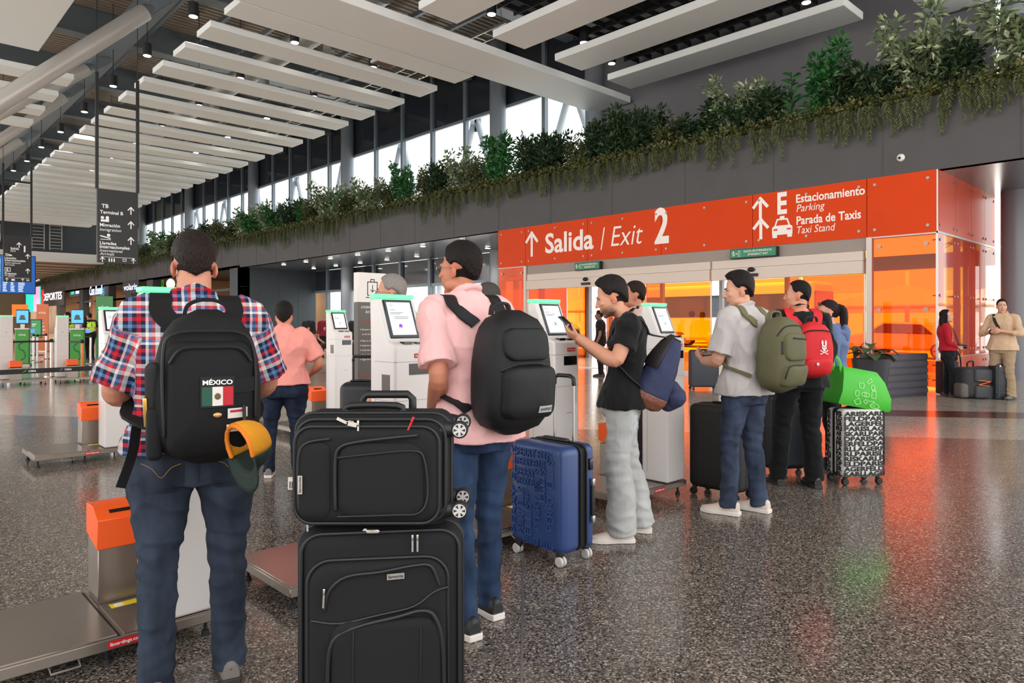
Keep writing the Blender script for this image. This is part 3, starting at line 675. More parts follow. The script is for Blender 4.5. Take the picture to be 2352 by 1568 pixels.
# hanging fern clumps on the planter edge
def vine(n, L, spread, leafy=True):
    mb = MB()
    for s in range(n):
        y = rng.uniform(-spread, spread); x = -rng.uniform(.0, .14); ln = L * rng.uniform(.5, 1.0); p = Vector((.12, y * .5, .1)); pts = [p]
        segs = int(ln / .05)
        for k in range(segs):
            t = k / max(segs - 1, 1); pts.append(Vector((x - .03 + .12 * (1 - min(1, t * 4)) - .05 * math.sin(t * 3), y * (.5 + .5 * min(1, t * 4)) + .03 * math.sin(t * 5 + s), .12 * math.sin(min(1, t * 4) * 1.57) - ln * t)))
        for k in range(1, len(pts) - 1):
            d = (pts[k + 1] - pts[k]).normalized()
            for sd in (-1, 1):
                sdv = Vector((-.25, sd, 0)); ll = .15 * (1 - .45 * k / len(pts)); leaf(mb, pts[k], sdv * .62 + d * .8, Vector((-1, 0, .2)) + rv() * .3, ll, .016)
    return mb
vp = []
for i in range(5):
    o = vine(10, (.8, .95, 1.15, .6, .85)[i], .38).build('hanging_fern', LM['fern'], None, smooth=False, fix=False); tag(o, 'x', 'hanging plant', 'hanging ferns along the planter edge'); vp.append(o)
y = 1.2; first = set(); i = 0
while y < 106:
    k = rng.randrange(5); o = vp[k] if k not in first else vp[k].copy()
    if k in first: COL.objects.link(o)
    first.add(k); o.location = (16.76, y, 6.27); s = rng.uniform(.85, 1.15); o.scale = (1, s * (1.2 if y > 40 else 1) * (1.5 if y > 65 else 1), s * rng.uniform(.75, 1.1)); i += 1
    o['label'] = 'olive green hanging fern clump, %s from the right, trailing over the dark planter wall' % ordw(min(i - 1, 97)) if i < 99 else 'olive green hanging fern clump at the far end of the planter wall, %s one' % ordw(i - 99)
    y += rng.uniform(.4, .68) * (1 if y < 40 else 1.5) * (1 if y < 65 else 1.7)
# low creeping ground cover that fills the trough
mb = MB()
y = 1.0
while y < 106:
    for k in range(34 if y < 45 else 18):
        p = Vector((16.75 + abs(rng.gauss(0, .28)), y + rng.uniform(-.1, .1), 6.27 + abs(rng.gauss(0, .14)))); leaf(mb, p, rv() + Vector((-.3, 0, .5)), rv() + Vector((0, 0, 1)), .12, .036)
    y += .1 if y < 45 else .2
tag(mb.build('ground_cover', leafmat('leaf_moss', (40, 48, 24), (98, 104, 48), (120, 104, 80)), smooth=False, fix=False), 'low olive creeping greenery filling the planter trough', 'plants', kind='stuff')
# ---------------------------------------------------------------- self bag-drop kiosks
KW = mat('kiosk_white', (214, 206, 202), .28, coat=.3)
KB = mat('kiosk_black', (16, 16, 18), .12)
GLOW = mat('green_light_bar', (96, 226, 150), .4, emit=.55)
SCR = mat('screen_white', (220, 230, 226), .3, emit=.28)
SCRT = mat('screen_grey_text', (120, 124, 128), .5)
REDL = mat('red_label', (196, 24, 34), .4)
INOX = mat('brushed_steel', (150, 138, 128), .3, metal=.8, vary=.08, vscale=3)
INOX2 = mat('scale_pan_steel', (160, 150, 142), .24, metal=.85, vary=.06, vscale=2)
ORB = mat('orange_box', (246, 92, 22), .45)
YEL = mat('yellow_label', (236, 204, 40), .5)
RUB = mat('rubber_black', (20, 20, 20), .7)
def bevel(o, w, seg=2, ang=40):
    b = o.modifiers.new('b', 'BEVEL'); b.width = w; b.segments = seg; b.limit_method = 'ANGLE'; b.angle_limit = R(ang); return o
def make_kiosk(name, label, group, screen='x', airline=True):
    t = thing(name, label, 'kiosk', (0, 0, 0), 0, group)
    pr = [(0, .13), (0, 1.27), (.006, 1.295), (.075, 1.312), (.175, 1.555), (.26, 1.555), (.25, 1.3), (.25, .13)]
    bevel(MB().prism(pr, -.125, .125, 0).build('body', KW, t, smooth=True, ang=30), .014, 3)
    bevel(MB().box(-.125, .125, .172, .26, 1.555, 1.58).build('light_bar', GLOW, t), .004, 1)
    # tilted screen: basis on the slope
    a, b = Vector((0, .075, 1.312)), Vector((0, .175, 1.555)); v = (b - a).normalized(); n = Vector((0, -v.z, v.y))
    c = a.lerp(b, .52)
    q = MB(); q.obox(c + n * .002, (.098, 0, 0), v * .118, n * .006); bz = bevel(q.build('screen_bezel', KB, t), .008, 3)
    q = MB(); q.obox(c + n * .0085, (.080, 0, 0), v * .1, n * .001); sc = q.build('screen', SCR, bz, smooth=False)
    q = MB(); f = c + n * .0102
    u = Vector((1, 0, 0))
    put_text(q, 'volaris', f - u * .068 + v * .078, u, v, .008, bold=.02)
    for k, (x0, x1, z) in enumerate([(-.068, -.03, .05), (-.068, .02, .034), (-.068, .0, .026)]):
        q.add([f + u * x0 + v * z, f + u * x1 + v * z, f + u * x1 + v * (z + .004), f + u * x0 + v * (z + .004)], [(0, 1, 2, 3)])
    if screen == 'bag':
        for k, (x0, x1, z) in enumerate([(-.05, .05, .008), (-.045, .045, -.002)]):
            q.add([f + u * x0 + v * z, f + u * x1 + v * z, f + u * x1 + v * (z + .004), f + u * x0 + v * (z + .004)], [(0, 1, 2, 3)])
        g = MB(); g.add([f + u * -.03 - v * .055, f + u * -.004 - v * .055, f + u * -.008 - v * .034, f + u * -.026 - v * .034], [(0, 1, 2, 3)])
        g.build('purple_icon', mat('screen_purple', (120, 60, 170), emit=.4), bz, smooth=False)
    else:
        for sgn in (-1, 1):
            p0, p1 = f - u * .014 * sgn - v * .048, f + u * .014 * sgn - v * .022; w = (p1 - p0).normalized().cross(n) * .0025
            q.add([p0 + w, p1 + w, p1 - w, p0 - w], [(0, 1, 2, 3)])
    q.build('screen_lettering', SCRT, bz, smooth=False)
    q = MB(); q.box(-.055, .0, .012, .055, 1.297, 1.312); q.box(.03, .085, .014, .05, 1.299, 1.309); q.build('scanner', KB, t, smooth=False)
    lb = MB().box(.005, .085, -.004, .004, 1.222, 1.246).build('brand_label', REDL, t, smooth=False)
    q = MB(); put_text(q, 'iboardings.com', (.01, -.0055, 1.229), (1, 0, 0), (0, 0, 1), .011, width=.07, bold=.01); q.build('lettering', LET, lb, smooth=False)
    MB().box(-.03, .1, -.003, .02, 1.128, 1.19).build('slot', KB, t, smooth=False)
    MB().box(-.128, -.1, .05, .125, 1.02, 1.13).build('side_window', mat('smoked_window', (70, 46, 36), .1), t, smooth=False)
    q = MB(); q.box(-.1265, .1265, -.0012, .2, 1.2, 1.202); q.box(-.1265, .1265, -.0012, .2, .985, .987); q.box(-.1262, -.125, .195, .197, .2, .985); q.box(.0, .05, -.0015, 0, .80, .804)
    q.build('panel_seams', mat('seam_grey', (150, 144, 140), .6), t, smooth=False)
    # platform with scale pan
    q = MB(); q.box(-.73, .15, 0, .65, .075, .122); pf = bevel(q.build('platform', INOX, t), .004, 1)
    q = MB(); q.box(-.722, -.262, .01, .64, .12, .13); bevel(q.build('scale_pan', INOX2, pf), .003, 1)
    q = MB(); q.box(-.262, -.25, .004, .646, .1215, .1225); q.build('gap', BLACK, pf, smooth=False)
    q = MB(); q.box(-.235, .145, .012, .64, .121, .1255); q.build('cover_plate', INOX, pf, smooth=False)
    for x, y in ((-.69, .06), (-.69, .59), (-.29, .06), (-.29, .59), (.11, .06), (.11, .59)):
        q = MB(); q.cyl((x, y, .02), (x, y, .08), .008, n=10); q.cyl((x, y, 0), (x, y, .022), .02, .014, n=14); q.build('foot', RUB, t)
    q = MB(); q.tube([(-.5, .02, .07), (-.5, -.012, .052), (-.4, -.012, .052), (-.4, .02, .07)], .005, 8); q.build('lift_handle', ALU, t)
    lb = MB().box(-.3, -.165, -.002, .002, .084, .113).build('platform_label', REDL, t, smooth=False)
    q = MB(); put_text(q, 'iboardings.com', (-.292, -.0032, .0925), (1, 0, 0), (0, 0, 1), .014, width=.119, bold=.01); q.build('lettering', LET, lb, smooth=False)
    q = MB(); q.box(-.24, -.02, .42, .6, .125, .4); bevel(q.build('scale_column', INOX, t), .003, 1)
    q = MB(); q.prism([(.412, .375), (.412, .51), (.5, .56), (.615, .56), (.615, .42)], -.245, -.015, 0); bx = bevel(q.build('scale_display_box', ORB, t), .003, 1)
    q = MB(); vv = Vector((0, .088, .05)).normalized(); q.obox(Vector((-.13, .456, .5365)), (.055, 0, 0), vv * .01, Vector((0, -vv.z, vv.y)) * .002); q.build('display_slot', KB, bx, smooth=False)
    q = MB(); q.box(-.205, -.02, .33, .385, .1256, .1264); yl = q.build('yellow_warning_label', YEL, t, smooth=False)
    q = MB(); q.cyl((-.17, .357, .1262), (-.17, .357, .1268), .022, n=20); q.build('round_symbol', LET, yl, smooth=False)
    # rear door details
    q = MB(); q.box(-.126, .126, .25, .2515, 1.1, 1.102); q.box(-.126, .126, .25, .2515, .62, .622); q.box(-.01, .01, .25, .2535, 1.18, 1.2); q.build('rear_seams', mat('seam_grey', (150, 144, 140), .6), t, smooth=False)
    for x, z in ((.02, 1.45), (-.06, .98)):
        q = MB(); q.add([(x - .022, .2525, z - .018), (x + .022, .2525, z - .018), (x, .2525, z + .02)], [(0, 1, 2)]); q.build('warning_triangle', YEL, t, smooth=False)
    return t
KY = 3.22
k0 = make_kiosk('bag_drop_kiosk', 'white bag-drop kiosk with lit screen behind the person in the plaid shirt, steel scale platform', 'white bag-drop kiosks'); k0.location = (1.07, KY, 0)
k1 = make_kiosk('bag_drop_kiosk', 'white bag-drop kiosk showing a purple icon, beside the person wearing the black backpack', 'white bag-drop kiosks', 'bag'); k1.location = (2.29, KY, 0)
dup(k0, (3.56, KY, 0), 0, 'white bag-drop kiosk behind the blue suitcase handle, facing the person with the phone')
dup(k0, (4.88, KY, 0), 0, 'white bag-drop kiosk between the person in black tee and the grey shirted person')
R2 = 8.09
dup(k0, (2.03, R2, 0), 0, 'white bag-drop kiosk left of the plaid shirt person, whole platform in view')
dup(k0, (4.66, R2, 0), 0, 'smaller white bag-drop kiosk right of the person in the salmon polo')
dup(k0, (5.94, R2, 0), 0, 'distant white bag-drop kiosk peeking out right of the nearest upright info column')
dup(k0, (3.68, 19.61, 0), math.pi, 'white kiosk seen from behind, right one of the pair behind the black belt')
dup(k0, (2.59, 19.63, 0), math.pi, 'white kiosk seen from behind, cut by the left edge, behind the black belt')
dup(k0, (4.98, 19.63, 0), math.pi, 'white kiosk seen from behind, mostly hidden by the kiosk left of the plaid shirt')

# ---------------------------------------------------------------- information column
t = thing('information_column', 'grey and white information column with a suitcase symbol behind the kiosks', 'sign', (5.78, 9.2, 0))
bevel(MB().box(-.25, .25, 0, .12, 0, 1.72).build('lower_panel', mat('totem_grey', (92, 86, 82), .5), t), .004, 1)
bevel(MB().box(-.25, .25, -.003, .125, 1.722, 2.17).build('upper_panel', mat('totem_white', (226, 218, 212), .4), t), .004, 1)
def outline(q, pts, w, y, closed=True):
    n = len(pts)
    for i in range(n if closed else n - 1):
        yy = y - .0003 * (i % 3); a, b = Vector((pts[i][0], yy, pts[i][1])), Vector((pts[(i + 1) % n][0], yy, pts[(i + 1) % n][1])); d = (b - a).normalized(); s = Vector((-d.z, 0, d.x)) * w / 2
        q.add([a + s - d * w * .4, b + s + d * w * .4, b - s + d * w * .4, a - s - d * w * .4], [(0, 1, 2, 3)])
q = MB(); y = -.0045
outline(q, [(-.085, 1.83), (.085, 1.83), (.085, 2.03), (-.085, 2.03)], .014, y); outline(q, [(-.03, 2.035), (-.03, 2.07), (.03, 2.07), (.03, 2.035)], .014, y, False)
outline(q, [(-.11, 1.795), (.11, 1.795)], .014, y, False); outline(q, [(0, 1.98), (0, 1.88)], .012, y, False); outline(q, [(-.03, 1.91), (0, 1.88), (.03, 1.91)], .012, y, False)
q.build('suitcase_symbol', BLACK, t, smooth=False)
q = MB(); lines = [('AUTOSERVICIO DE EQUIPAJE', 1.63, .036, .4), ('SELF BAG DROP', 1.56, .036, .24)]
for s, z, c, w in lines: put_text(q, s, (-w / 2, -.003, z), (1, 0, 0), (0, 0, 1), c, width=w)
for i, (s, z) in enumerate([('Escanea tu pase', 1.3), ('en los kioscos', 1.23), ('Pesa tu maleta', 1.13), ('Imprime tu etiqueta', 1.06), ('Colócala en tu equipaje', .99), ('Deposita tu maleta', .92), ('Sigue las indicaciones', .85), ('Scan your boarding pass', .5), ('at the kiosk', .43), ('Weigh your bag', .34), ('Print your bag tag', .27)]):
    put_text(q, s, (-.18, -.003, z), (1, 0, 0), (0, 0, 1), .026)
    if i not in (1, 8): q.cyl((-.205, -.003, z + .012), (-.205, -.002, z + .012), .008, n=8)
q.build('lettering', LET, t, smooth=False)
q = MB(); 
for z, w in ((1.42, .3), (.62, .3)): put_text(q, 'PROCEDIMIENTO' if z > 1 else 'PROCEDURE', (-.2, -.003, z), (1, 0, 0), (0, 0, 1), .03, width=w)
q.build('red_headings', mat('red_heading', (196, 60, 44), .5), t, smooth=False)

# ---------------------------------------------------------------- hanging direction signs
SBL = mat('sign_black', (24, 24, 27), .4); SW = mat('sign_print_white', (232, 232, 230), .5, emit=.15)
def hsign(x, y, zb, zt, w, ztop, lab, rows):
    t = thing('direction_sign', lab, 'sign', (x, y, zb)); h = zt - zb
    MB().box(-w / 2, w / 2, 0, .12, 0, h).build('board', SBL, t, smooth=False)
    for s in (-1, 1): MB().box(s * w / 2 - .045, s * w / 2 + .045, .02, .1, h, ztop - zb).build('hanger_pole', DARKM, t, smooth=False)
    MB().cyl((-w / 2, .06, ztop - zb), (-w / 2, .06, 14.08 - zb), .012, n=6).cyl((w / 2, .06, ztop - zb), (w / 2, .06, 14.08 - zb), .012, n=6).build('hanger_cable', DARKM, t)
    MB().box(-w / 2, w / 2, .03, .09, h + 2.75, h + 2.85).build('cross_bar', DARKM, t, smooth=False)
    q = MB()
    for r in rows:
        if r[0] == 't':
            _, s, fx, fz, cap, it, bd = r; put_text(q, s, (-w / 2 + fx * w, -.003, fz * h), (1, 0, 0), (0, 0, 1), cap, bold=bd, shear=.2 if it else 0)
        elif r[0] == 'a': arrow_up(q, (-w / 2 + r[1] * w, -.003, r[2] * h), (1, 0, 0), (0, 0, 1), r[3], r[3] * .78, r[3] * .14)
        elif r[0] == 'l': q.box(-w / 2 + .08 * w, -w / 2 + .92 * w, -.003, -.002, r[1] * h, r[1] * h + .012)
        elif r[0] == 'b': q.box(-w / 2 + r[1] * w, -w / 2 + r[2] * w, -.003, -.002, r[3] * h, r[4] * h)
        elif r[0] == 'o': q.cyl((-w / 2 + r[1] * w, -.003, r[2] * h), (-w / 2 + r[1] * w, -.001, r[2] * h), r[3], n=16)
        elif r[0] == 'p': outline(q, [(-w / 2 + a * w, b * h) for a, b in r[1]], r[2], -.003, r[3])
    q.build('lettering', SW, t, smooth=False); return t
plane = lambda x, z, s: ('p', [(x, z), (x + .2 * s, z)], .03 * s * 1.5, False)
hsign(6.42, 25.6, 3.36, 5.74, 1.2, 9.5, 'black hanging direction sign reading Terminal B, Migración and Llegadas Internacionales',
      [('t', 'TB', .1, .745, .12, 0, .02), ('t', 'Terminal B', .06, .665, .105, 0, .02), ('a', .82, .735, .24), ('a', .82, .535, .24),
       ('o', .12, .61, .05), ('o', .24, .615, .05), ('b', .08, .2, .555, .585), ('b', .2, .28, .555, .6), ('t', 'Migración', .06, .49, .105, 0, .02), ('t', 'Inmigration', .06, .43, .095, 1, 0),
       ('o', .27, .375, .05), ('p', [(.08, .315), (.32, .315)], .02, False), ('p', [(.08, .36), (.3, .335)], .04, False), ('a', .82, .315, .24),
       ('t', 'Llegadas', .06, .245, .1, 0, .02), ('t', 'Internacionales', .06, .195, .1, 0, .02), ('t', 'International', .06, .145, .09, 1, 0), ('t', 'Arrivals', .06, .1, .09, 1, 0),
       ('l', .075), ('a', .12, .038, .16), ('b', .27, .3, .015, .06), ('b', .33, .36, .015, .06), ('b', .39, .42, .015, .06), ('p', [(.62, .03), (.62, .06), (.7, .06), (.7, .03)], .015, True), ('a', .88, .038, .16)])
hsign(6.3, 43.6, 3.5, 5.85, 1.2, 9.5, 'smaller black hanging direction sign at the left edge reading Salida 1 and Prepago',
      [('a', .55, .8, .26), ('t', 'Salida', .25, .7, .11, 0, .02), ('t', 'Exit', .25, .65, .1, 1, 0), ('t', '1', .72, .66, .3, 0, .03), ('a', .86, .56, .24), ('p', [(.08, .56), (.3, .56)], .03, False), ('p', [(.08, .6), (.28, .575)], .04, False),
       ('t', 'Llegadas', .05, .49, .1, 0, .02), ('t', 'Internacionales', .05, .44, .1, 0, .02), ('t', 'International', .05, .39, .09, 1, 0), ('t', 'Arrivals', .05, .345, .09, 1, 0),
       ('p', [(.06, .22), (.06, .3), (.24, .3), (.24, .22)], .025, True), ('t', 'E', .11, .235, .12, 0, .03), ('a', .86, .24, .24), ('t', 'Prepago', .05, .155, .105, 0, .02), ('t', 'Prepaid', .05, .11, .095, 1, 0), ('l', .08), ('a', .12, .04, .16), ('b', .28, .4, .02, .06), ('a', .68, .04, .16), ('b', .82, .85, .02, .06), ('b', .88, .91, .02, .06)])

# ---------------------------------------------------------------- flight information board
x, y = D(38, 50); t = thing('flight_board', 'large blue flight information screen at the left edge behind a hanging sign', 'screen', (x, y, 3.45))
MB().box(-2.1, 1.15, 0, .25, 0, 2.75).build('case', DARKM, t, smooth=False)
MB().box(-2.05, 1.1, -.02, 0, .05, 2.7).build('screen', mat('flight_blue', (20, 72, 140), .3, emit=.7), t, smooth=False)
q = {c: MB() for c in ('green', 'magenta', 'white')}; rr = random.Random(3)
for i in range(21):
    z = 2.45 - .115 * i
    q[rr.choice(('green', 'green', 'magenta', 'white'))].box(-1.9, -.95, -.025, -.021, z, z + .09)
    for a, b in ((-.8, -.5), (-.35, -.1), (.1, .5)): q['white'].box(a, a + (b - a) * rr.uniform(.6, 1), -.025, -.021, z + .02, z + .07)
    if i in (3, 4, 9, 12): q['green'].box(.1, .6, -.028, -.026, z, z + .09)
for c, col in (('green', (60, 200, 120)), ('magenta', (200, 60, 160)), ('white', (225, 232, 240))): q[c].build('%s_rows' % c, mat('board_' + c, col, .4, emit=.8), t, smooth=False)

# ---------------------------------------------------------------- green airline pods, banners, belts
VG = mat('viva_green', (66, 150, 52), .45); VD = mat('viva_dark_green', (24, 110, 66), .45)
def pod(px, d, lab):
    x, y = D(px, d); t = thing('check_in_pod', lab, 'kiosk', (x, y, 0), R(-18), 'green self check-in pods')
    bevel(MB().box(-.19, .19, -.12, .12, .06, 1.18).build('body', VG, t), .02, 2)
    MB().box(-.22, .22, -.2, .2, 0, .06).build('base', INOX, t, smooth=False); bevel(MB().box(-.2, .2, -.14, .14, 1.18, 1.23).build('top_shelf', KW, t), .01, 2)
    MB().box(-.06, .06, -.02, .02, 1.23, 1.38).build('neck', KW, t, smooth=False)
    m = bevel(MB().box(-.18, .18, -.03, .03, 1.36, 1.84).build('monitor', KB, t), .01, 2)
    MB().box(-.16, .16, -.034, -.03, 1.4, 1.8).build('screen', mat('pod_screen', (70, 150, 200), .3, emit=.7), m, smooth=False)
    q = MB(); q.ell((0, -.036, 1.6), (.07, .002, .06), 14, 8); q.box(-.09, .09, -.037, -.035, 1.5, 1.56); q.build('picture', mat('pod_picture', (50, 70, 74), .4, emit=.3), m, smooth=False)
    q = MB(); put_text(q, 'viva', (-.1, -.123, .98), (1, 0, 0), (0, 0, 1), .085, width=.2); q.build('lettering', LET, t, smooth=False)
    q = MB(); q.tube([(.0, -.1, .75), (-.09, -.1, .68), (-.06, -.1, .55), (.05, -.1, .48), (.08, -.1, .3), (-.02, -.1, .2)], .03, 8, sub=4, flat=(1, 1)); q.build('swirl_print', VD, t)
    q = MB(); q.box(.22, .34, -.05, .03, 1.08, 1.2); q.build('card_reader', mat('reader_blue', (90, 140, 210), .3, emit=.4), t, smooth=False)
pod(52, 22.9, 'green check-in pod with a small screen, left one behind the black belt')
pod(178, 22.2, 'green check-in pod with a small screen, right one beside the staff member')
def banner(px, d, w, z0, z1, m, lab, txt, sub, rz=-43):
    x, y = D(px, d); t = thing('banner', lab, 'banner', (x, y, 0), R(rz)); MB().box(-w / 2, w / 2, -.02, .02, z0, z1).build('panel', m, t, smooth=False)
    MB().box(-w / 2, w / 2, -.16, .16, 0, .05).build('base', ALU, t, smooth=False)
    if z0 > .06: MB().box(-.05, .05, -.02, .02, .05, z0).build('post', ALU, t, smooth=False)
    q = MB(); put_text(q, txt, (-w * .33, -.024, z1 - .42 * (z1 - z0) / 2), (1, 0, 0), (0, 0, 1), w * .26, width=w * .62)
    for k in range(sub): q.box(-w * .38, w * (.1 + .08 * (k % 3)), -.024, -.022, z1 - .95 - .16 * k, z1 - .9 - .16 * k)
    q.build('lettering', LET, t, smooth=False)
banner(240, 27, .64, .05, 2.42, mat('banner_green', (60, 126, 66), .5), 'tall green airline banner reading viva behind the left kiosk', 'viva', 0)
banner(98, 34, .56, .05, 2.3, mat('banner_orange', (214, 110, 58), .5), 'tall orange airline banner reading viva behind the queue belts', 'viva', 4)
x, y = D(84, 30); t = thing('floor_screen', 'green standing screen in front of the orange banner', 'screen', (x, y, 0), R(-43)); bevel(MB().box(-.24, .24, -.04, .04, .75, 1.55).build('case', KB, t), .01, 1)
MB().box(-.2, .2, -.045, -.04, .8, 1.5).build('screen', mat('screen_green', (30, 120, 62), .4, emit=.4), t, smooth=False); MB().box(-.04, .04, -.03, .03, .04, .75).build('post', DARKM, t, smooth=False); MB().box(-.2, .2, -.15, .15, 0, .04).build('base', DARKM, t, smooth=False)
q = MB(); q.box(-.16, .02, -.049, -.046, 1.32, 1.36); q.box(-.16, -.04, -.049, -.046, 1.25, 1.28); q.build('lettering', LET, t, smooth=False)
BELT = mat('belt_black', (20, 20, 22), .6); CHR = mat('chrome', (200, 196, 190), .15, metal=1)
def post(x, y, lab, m=CHR):
    t = thing('belt_post', lab, 'queue post', (x, y, 0), 0, 'chrome queue posts'); MB().cyl((0, 0, .03), (0, 0, .96), .032, n=16).build('pole', m, t); MB().cyl((0, 0, 0), (0, 0, .035), .17, .15, n=24).build('base', CHR, t); MB().cyl((0, 0, .9), (0, 0, .99), .038, n=16).build('belt_head', RUB, t)
def belt(a, b, z, lab, w=.05, txt=0):
    A, B = Vector((a[0], a[1], z)), Vector((b[0], b[1], z)); u = (B - A).normalized(); n = Vector((-u.y, u.x, 0)); n = -n if n.dot(A) > 0 else n
    t = tag(MB().obox((A + B) / 2, (B - A) / 2, n * .003, Vector((0, 0, w / 2))).build('belt', BELT, smooth=False), lab, 'barrier belt')
    q = MB()
    for k in range(txt):
        p = A.lerp(B, (k + .5) / txt) + n * .005; put_text(q, 'OMA', p - Vector((0, 0, w * .2)), u, (0, 0, 1), w * .42, bold=.01)
        q.add([p - u * .06 - Vector((0, 0, w * .25)), p - u * .015 + Vector((0, 0, w * .3)), p - u * .03 + Vector((0, 0, w * .05))], [(0, 1, 2)])
    if txt: q.build('lettering', LET, t, smooth=False)
b0, b1 = D(-170, 7.2), D(262, 8.6)
post(*b0, 'chrome queue post beyond the left edge holding the near belt'); post(*b1, 'chrome queue post behind the left kiosk holding the near belt'); belt(b0, b1, .87, 'near black barrier belt printed OMA left of the kiosk', .055, 5)
pp = [D(20, 17.5), D(118, 18.2), D(189, 17.4)]
post(*pp[0], 'chrome queue post behind the leftmost kiosk'); post(*pp[1], 'chrome queue post behind the right rear facing kiosk'); post(*pp[2], 'chrome queue post with an orange gleam by the staff', mat('post_orange_gleam', (220, 120, 70), .2, metal=.7))  # orange reflection on the chrome put into the last pole's colour
belt(pp[0], pp[1], .93, 'thin black barrier belt behind the left green pod'); belt(pp[1], pp[2], .93, 'thin black barrier belt behind the right rear facing kiosk')
for i, (px, d) in enumerate(((77, 26), (86, 25), (106, 27), (208, 24))):
    post(*D(px, d), '%s slim chrome queue post of the far queue lane, counted from the left' % ordw(i))
belt(D(77, 26), D(106, 27), .93, 'far black barrier belt in front of the orange banner', .05); post(*D(186, 24), 'slim chrome queue post just left of the lime safety vest'); belt(D(186, 24), D(208, 24), .93, 'far black barrier belt by the person in the safety vest', .05)

# ---------------------------------------------------------------- shop signs on the far right wall
def shopsign(px, py, X, w, h, face, lab, txt=None, cap=.3, lm=None, shear=0, emit=None):
    y = yat(px, X); z = zat(px, py, X); t = thing('shop_sign', lab, 'sign', (X, y, z))
    if face is not None: MB().box(-.02, .12, -w / 2, w / 2, -h / 2, h / 2).build('case', face, t, smooth=False)
    else: MB().box(.02, .05, -w / 2, w / 2, -.02, .02).build('rail', DARKM, t, smooth=False)
    if txt:
        q = MB(); put_text(q, txt, (-.035, w * .42, -cap * .4), U, V, cap, width=w * .84, shear=shear, bold=.01); q.build('lettering', lm or LET, t, smooth=False)
    return t
NEON = mat('neon_blue', (150, 190, 255), emit=2.2); 
shopsign(300, 660, 16.75, 4.4, 1.0, mat('dark_fascia_board', (52, 54, 58), .5), 'dark shop fascia with white volaris lettering', 'volaris', .5, mat('sign_lilac', (214, 210, 255), emit=1.0))
shopsign(221, 668, 16.7, 5.5, 1.6, None, 'glowing blue script Casa shop sign', 'Casa Bonell', .8, NEON, .3)
for i, (px, py, w, h, col, lab) in enumerate([(178, 666, 7, 1.2, (52, 76, 110), 'dark departures screen above the far shop, left of the script sign'), (243, 655, 4, 1.9, (44, 80, 86), 'departures screen with green rows right of the blue script sign')]):
    t = shopsign(px, py, 17.2, w, h, mat('far_screen_%d' % i, col, .3, emit=.35), lab); q = MB(); q2 = MB()
    for k in range(7):
        z = h / 2 - .2 - k * (h - .3) / 7; q.box(-.03, -.025, -w * .45, w * .1, z, z + .1); q2.box(-.03, -.025, w * .2, w * .4, z, z + .1)
    q.build('white_rows', mat('board_white', (225, 232, 240), .4, emit=.8), t, smooth=False); q2.build('green_rows', mat('board_green', (60, 200, 120), .4, emit=.8), t, smooth=False)
t = shopsign(120, 682, 16.75, 12, 2.0, mat('glossy_dark_board', (70, 74, 84), .2), 'red and white lit shop sign reading DEPORTES', 'DEPORTES', .8, mat('sign_white_lit', (240, 236, 240), emit=1.2))
MB().box(-.04, -.03, 4.6, 6.0, -1, 1).build('red_block', mat('sign_red_lit', (214, 30, 40), emit=1), t, smooth=False)
t = shopsign(75, 688, 16.7, 9, 3.0, mat('sign_cyan_lit', (40, 190, 170), emit=.8), 'cyan and pink lit advertising box at the far left shops'); MB().box(-.04, -.03, -4.5, -1, -1.5, 1.5).build('pink_half', mat('ad_pink', (210, 150, 180), emit=.7), t, smooth=False)
x, y = D(45, 60); t = thing('shop_sign', 'orange lit box sign below the flight information screen', 'sign', (x, y, 2.4), R(-20)); MB().box(-.55, .55, 0, .3, -.5, .55).build('case', mat('sign_orange_lit', (226, 104, 30), emit=.6), t, smooth=False); MB().box(-.05, .05, .1, .2, -2.4, -.5).build('post', DARKM, t, smooth=False)
# shop window with green vase shapes
t = thing('shop_display', 'green VIVO sign in the shop window behind the plaid shirt person', 'sign', (17.6, yat(367, 17.6), zat(367, 650, 17.6))); q = MB(); put_text(q, 'VIVO', (0, .9, -.45), U, V, .8, width=1.8, bold=.05); q.build('lettering', mat('vivo_green', (60, 190, 30), emit=.5), t, smooth=False); MB().box(.02, .1, -1.2, 1.2, -.6, -.5).build('ledge', ALU, t, smooth=False)
t = thing('pendant_lamp', 'white round shop pendant lamp beside the green sign', 'lamp', (17.3, yat(392, 17.3), zat(392, 652, 17.3))); MB().ell((0, 0, 0), (.3, .3, .4), 16, 10).build('shade', LAMP.copy() if 0 else mat('shade_white', (236, 226, 214), emit=.6), t); MB().cyl((0, 0, .38), (0, 0, 1.6), .02, n=6).build('cord', DARKM, t)
t = thing('shop_lamp', 'round glowing clock-like lamp in the far shop', 'lamp', (18.5, yat(204, 18.5), zat(204, 697, 18.5))); MB().cyl((0, 0, 0), (.06, 0, 0), .36, n=24).build('disc', mat('disc_glow', (236, 238, 246), emit=3), t); MB().cyl((.03, 0, .3), (.03, 0, 4.67 - t.location.z), .02, n=6).build('rod', DARKM, t)
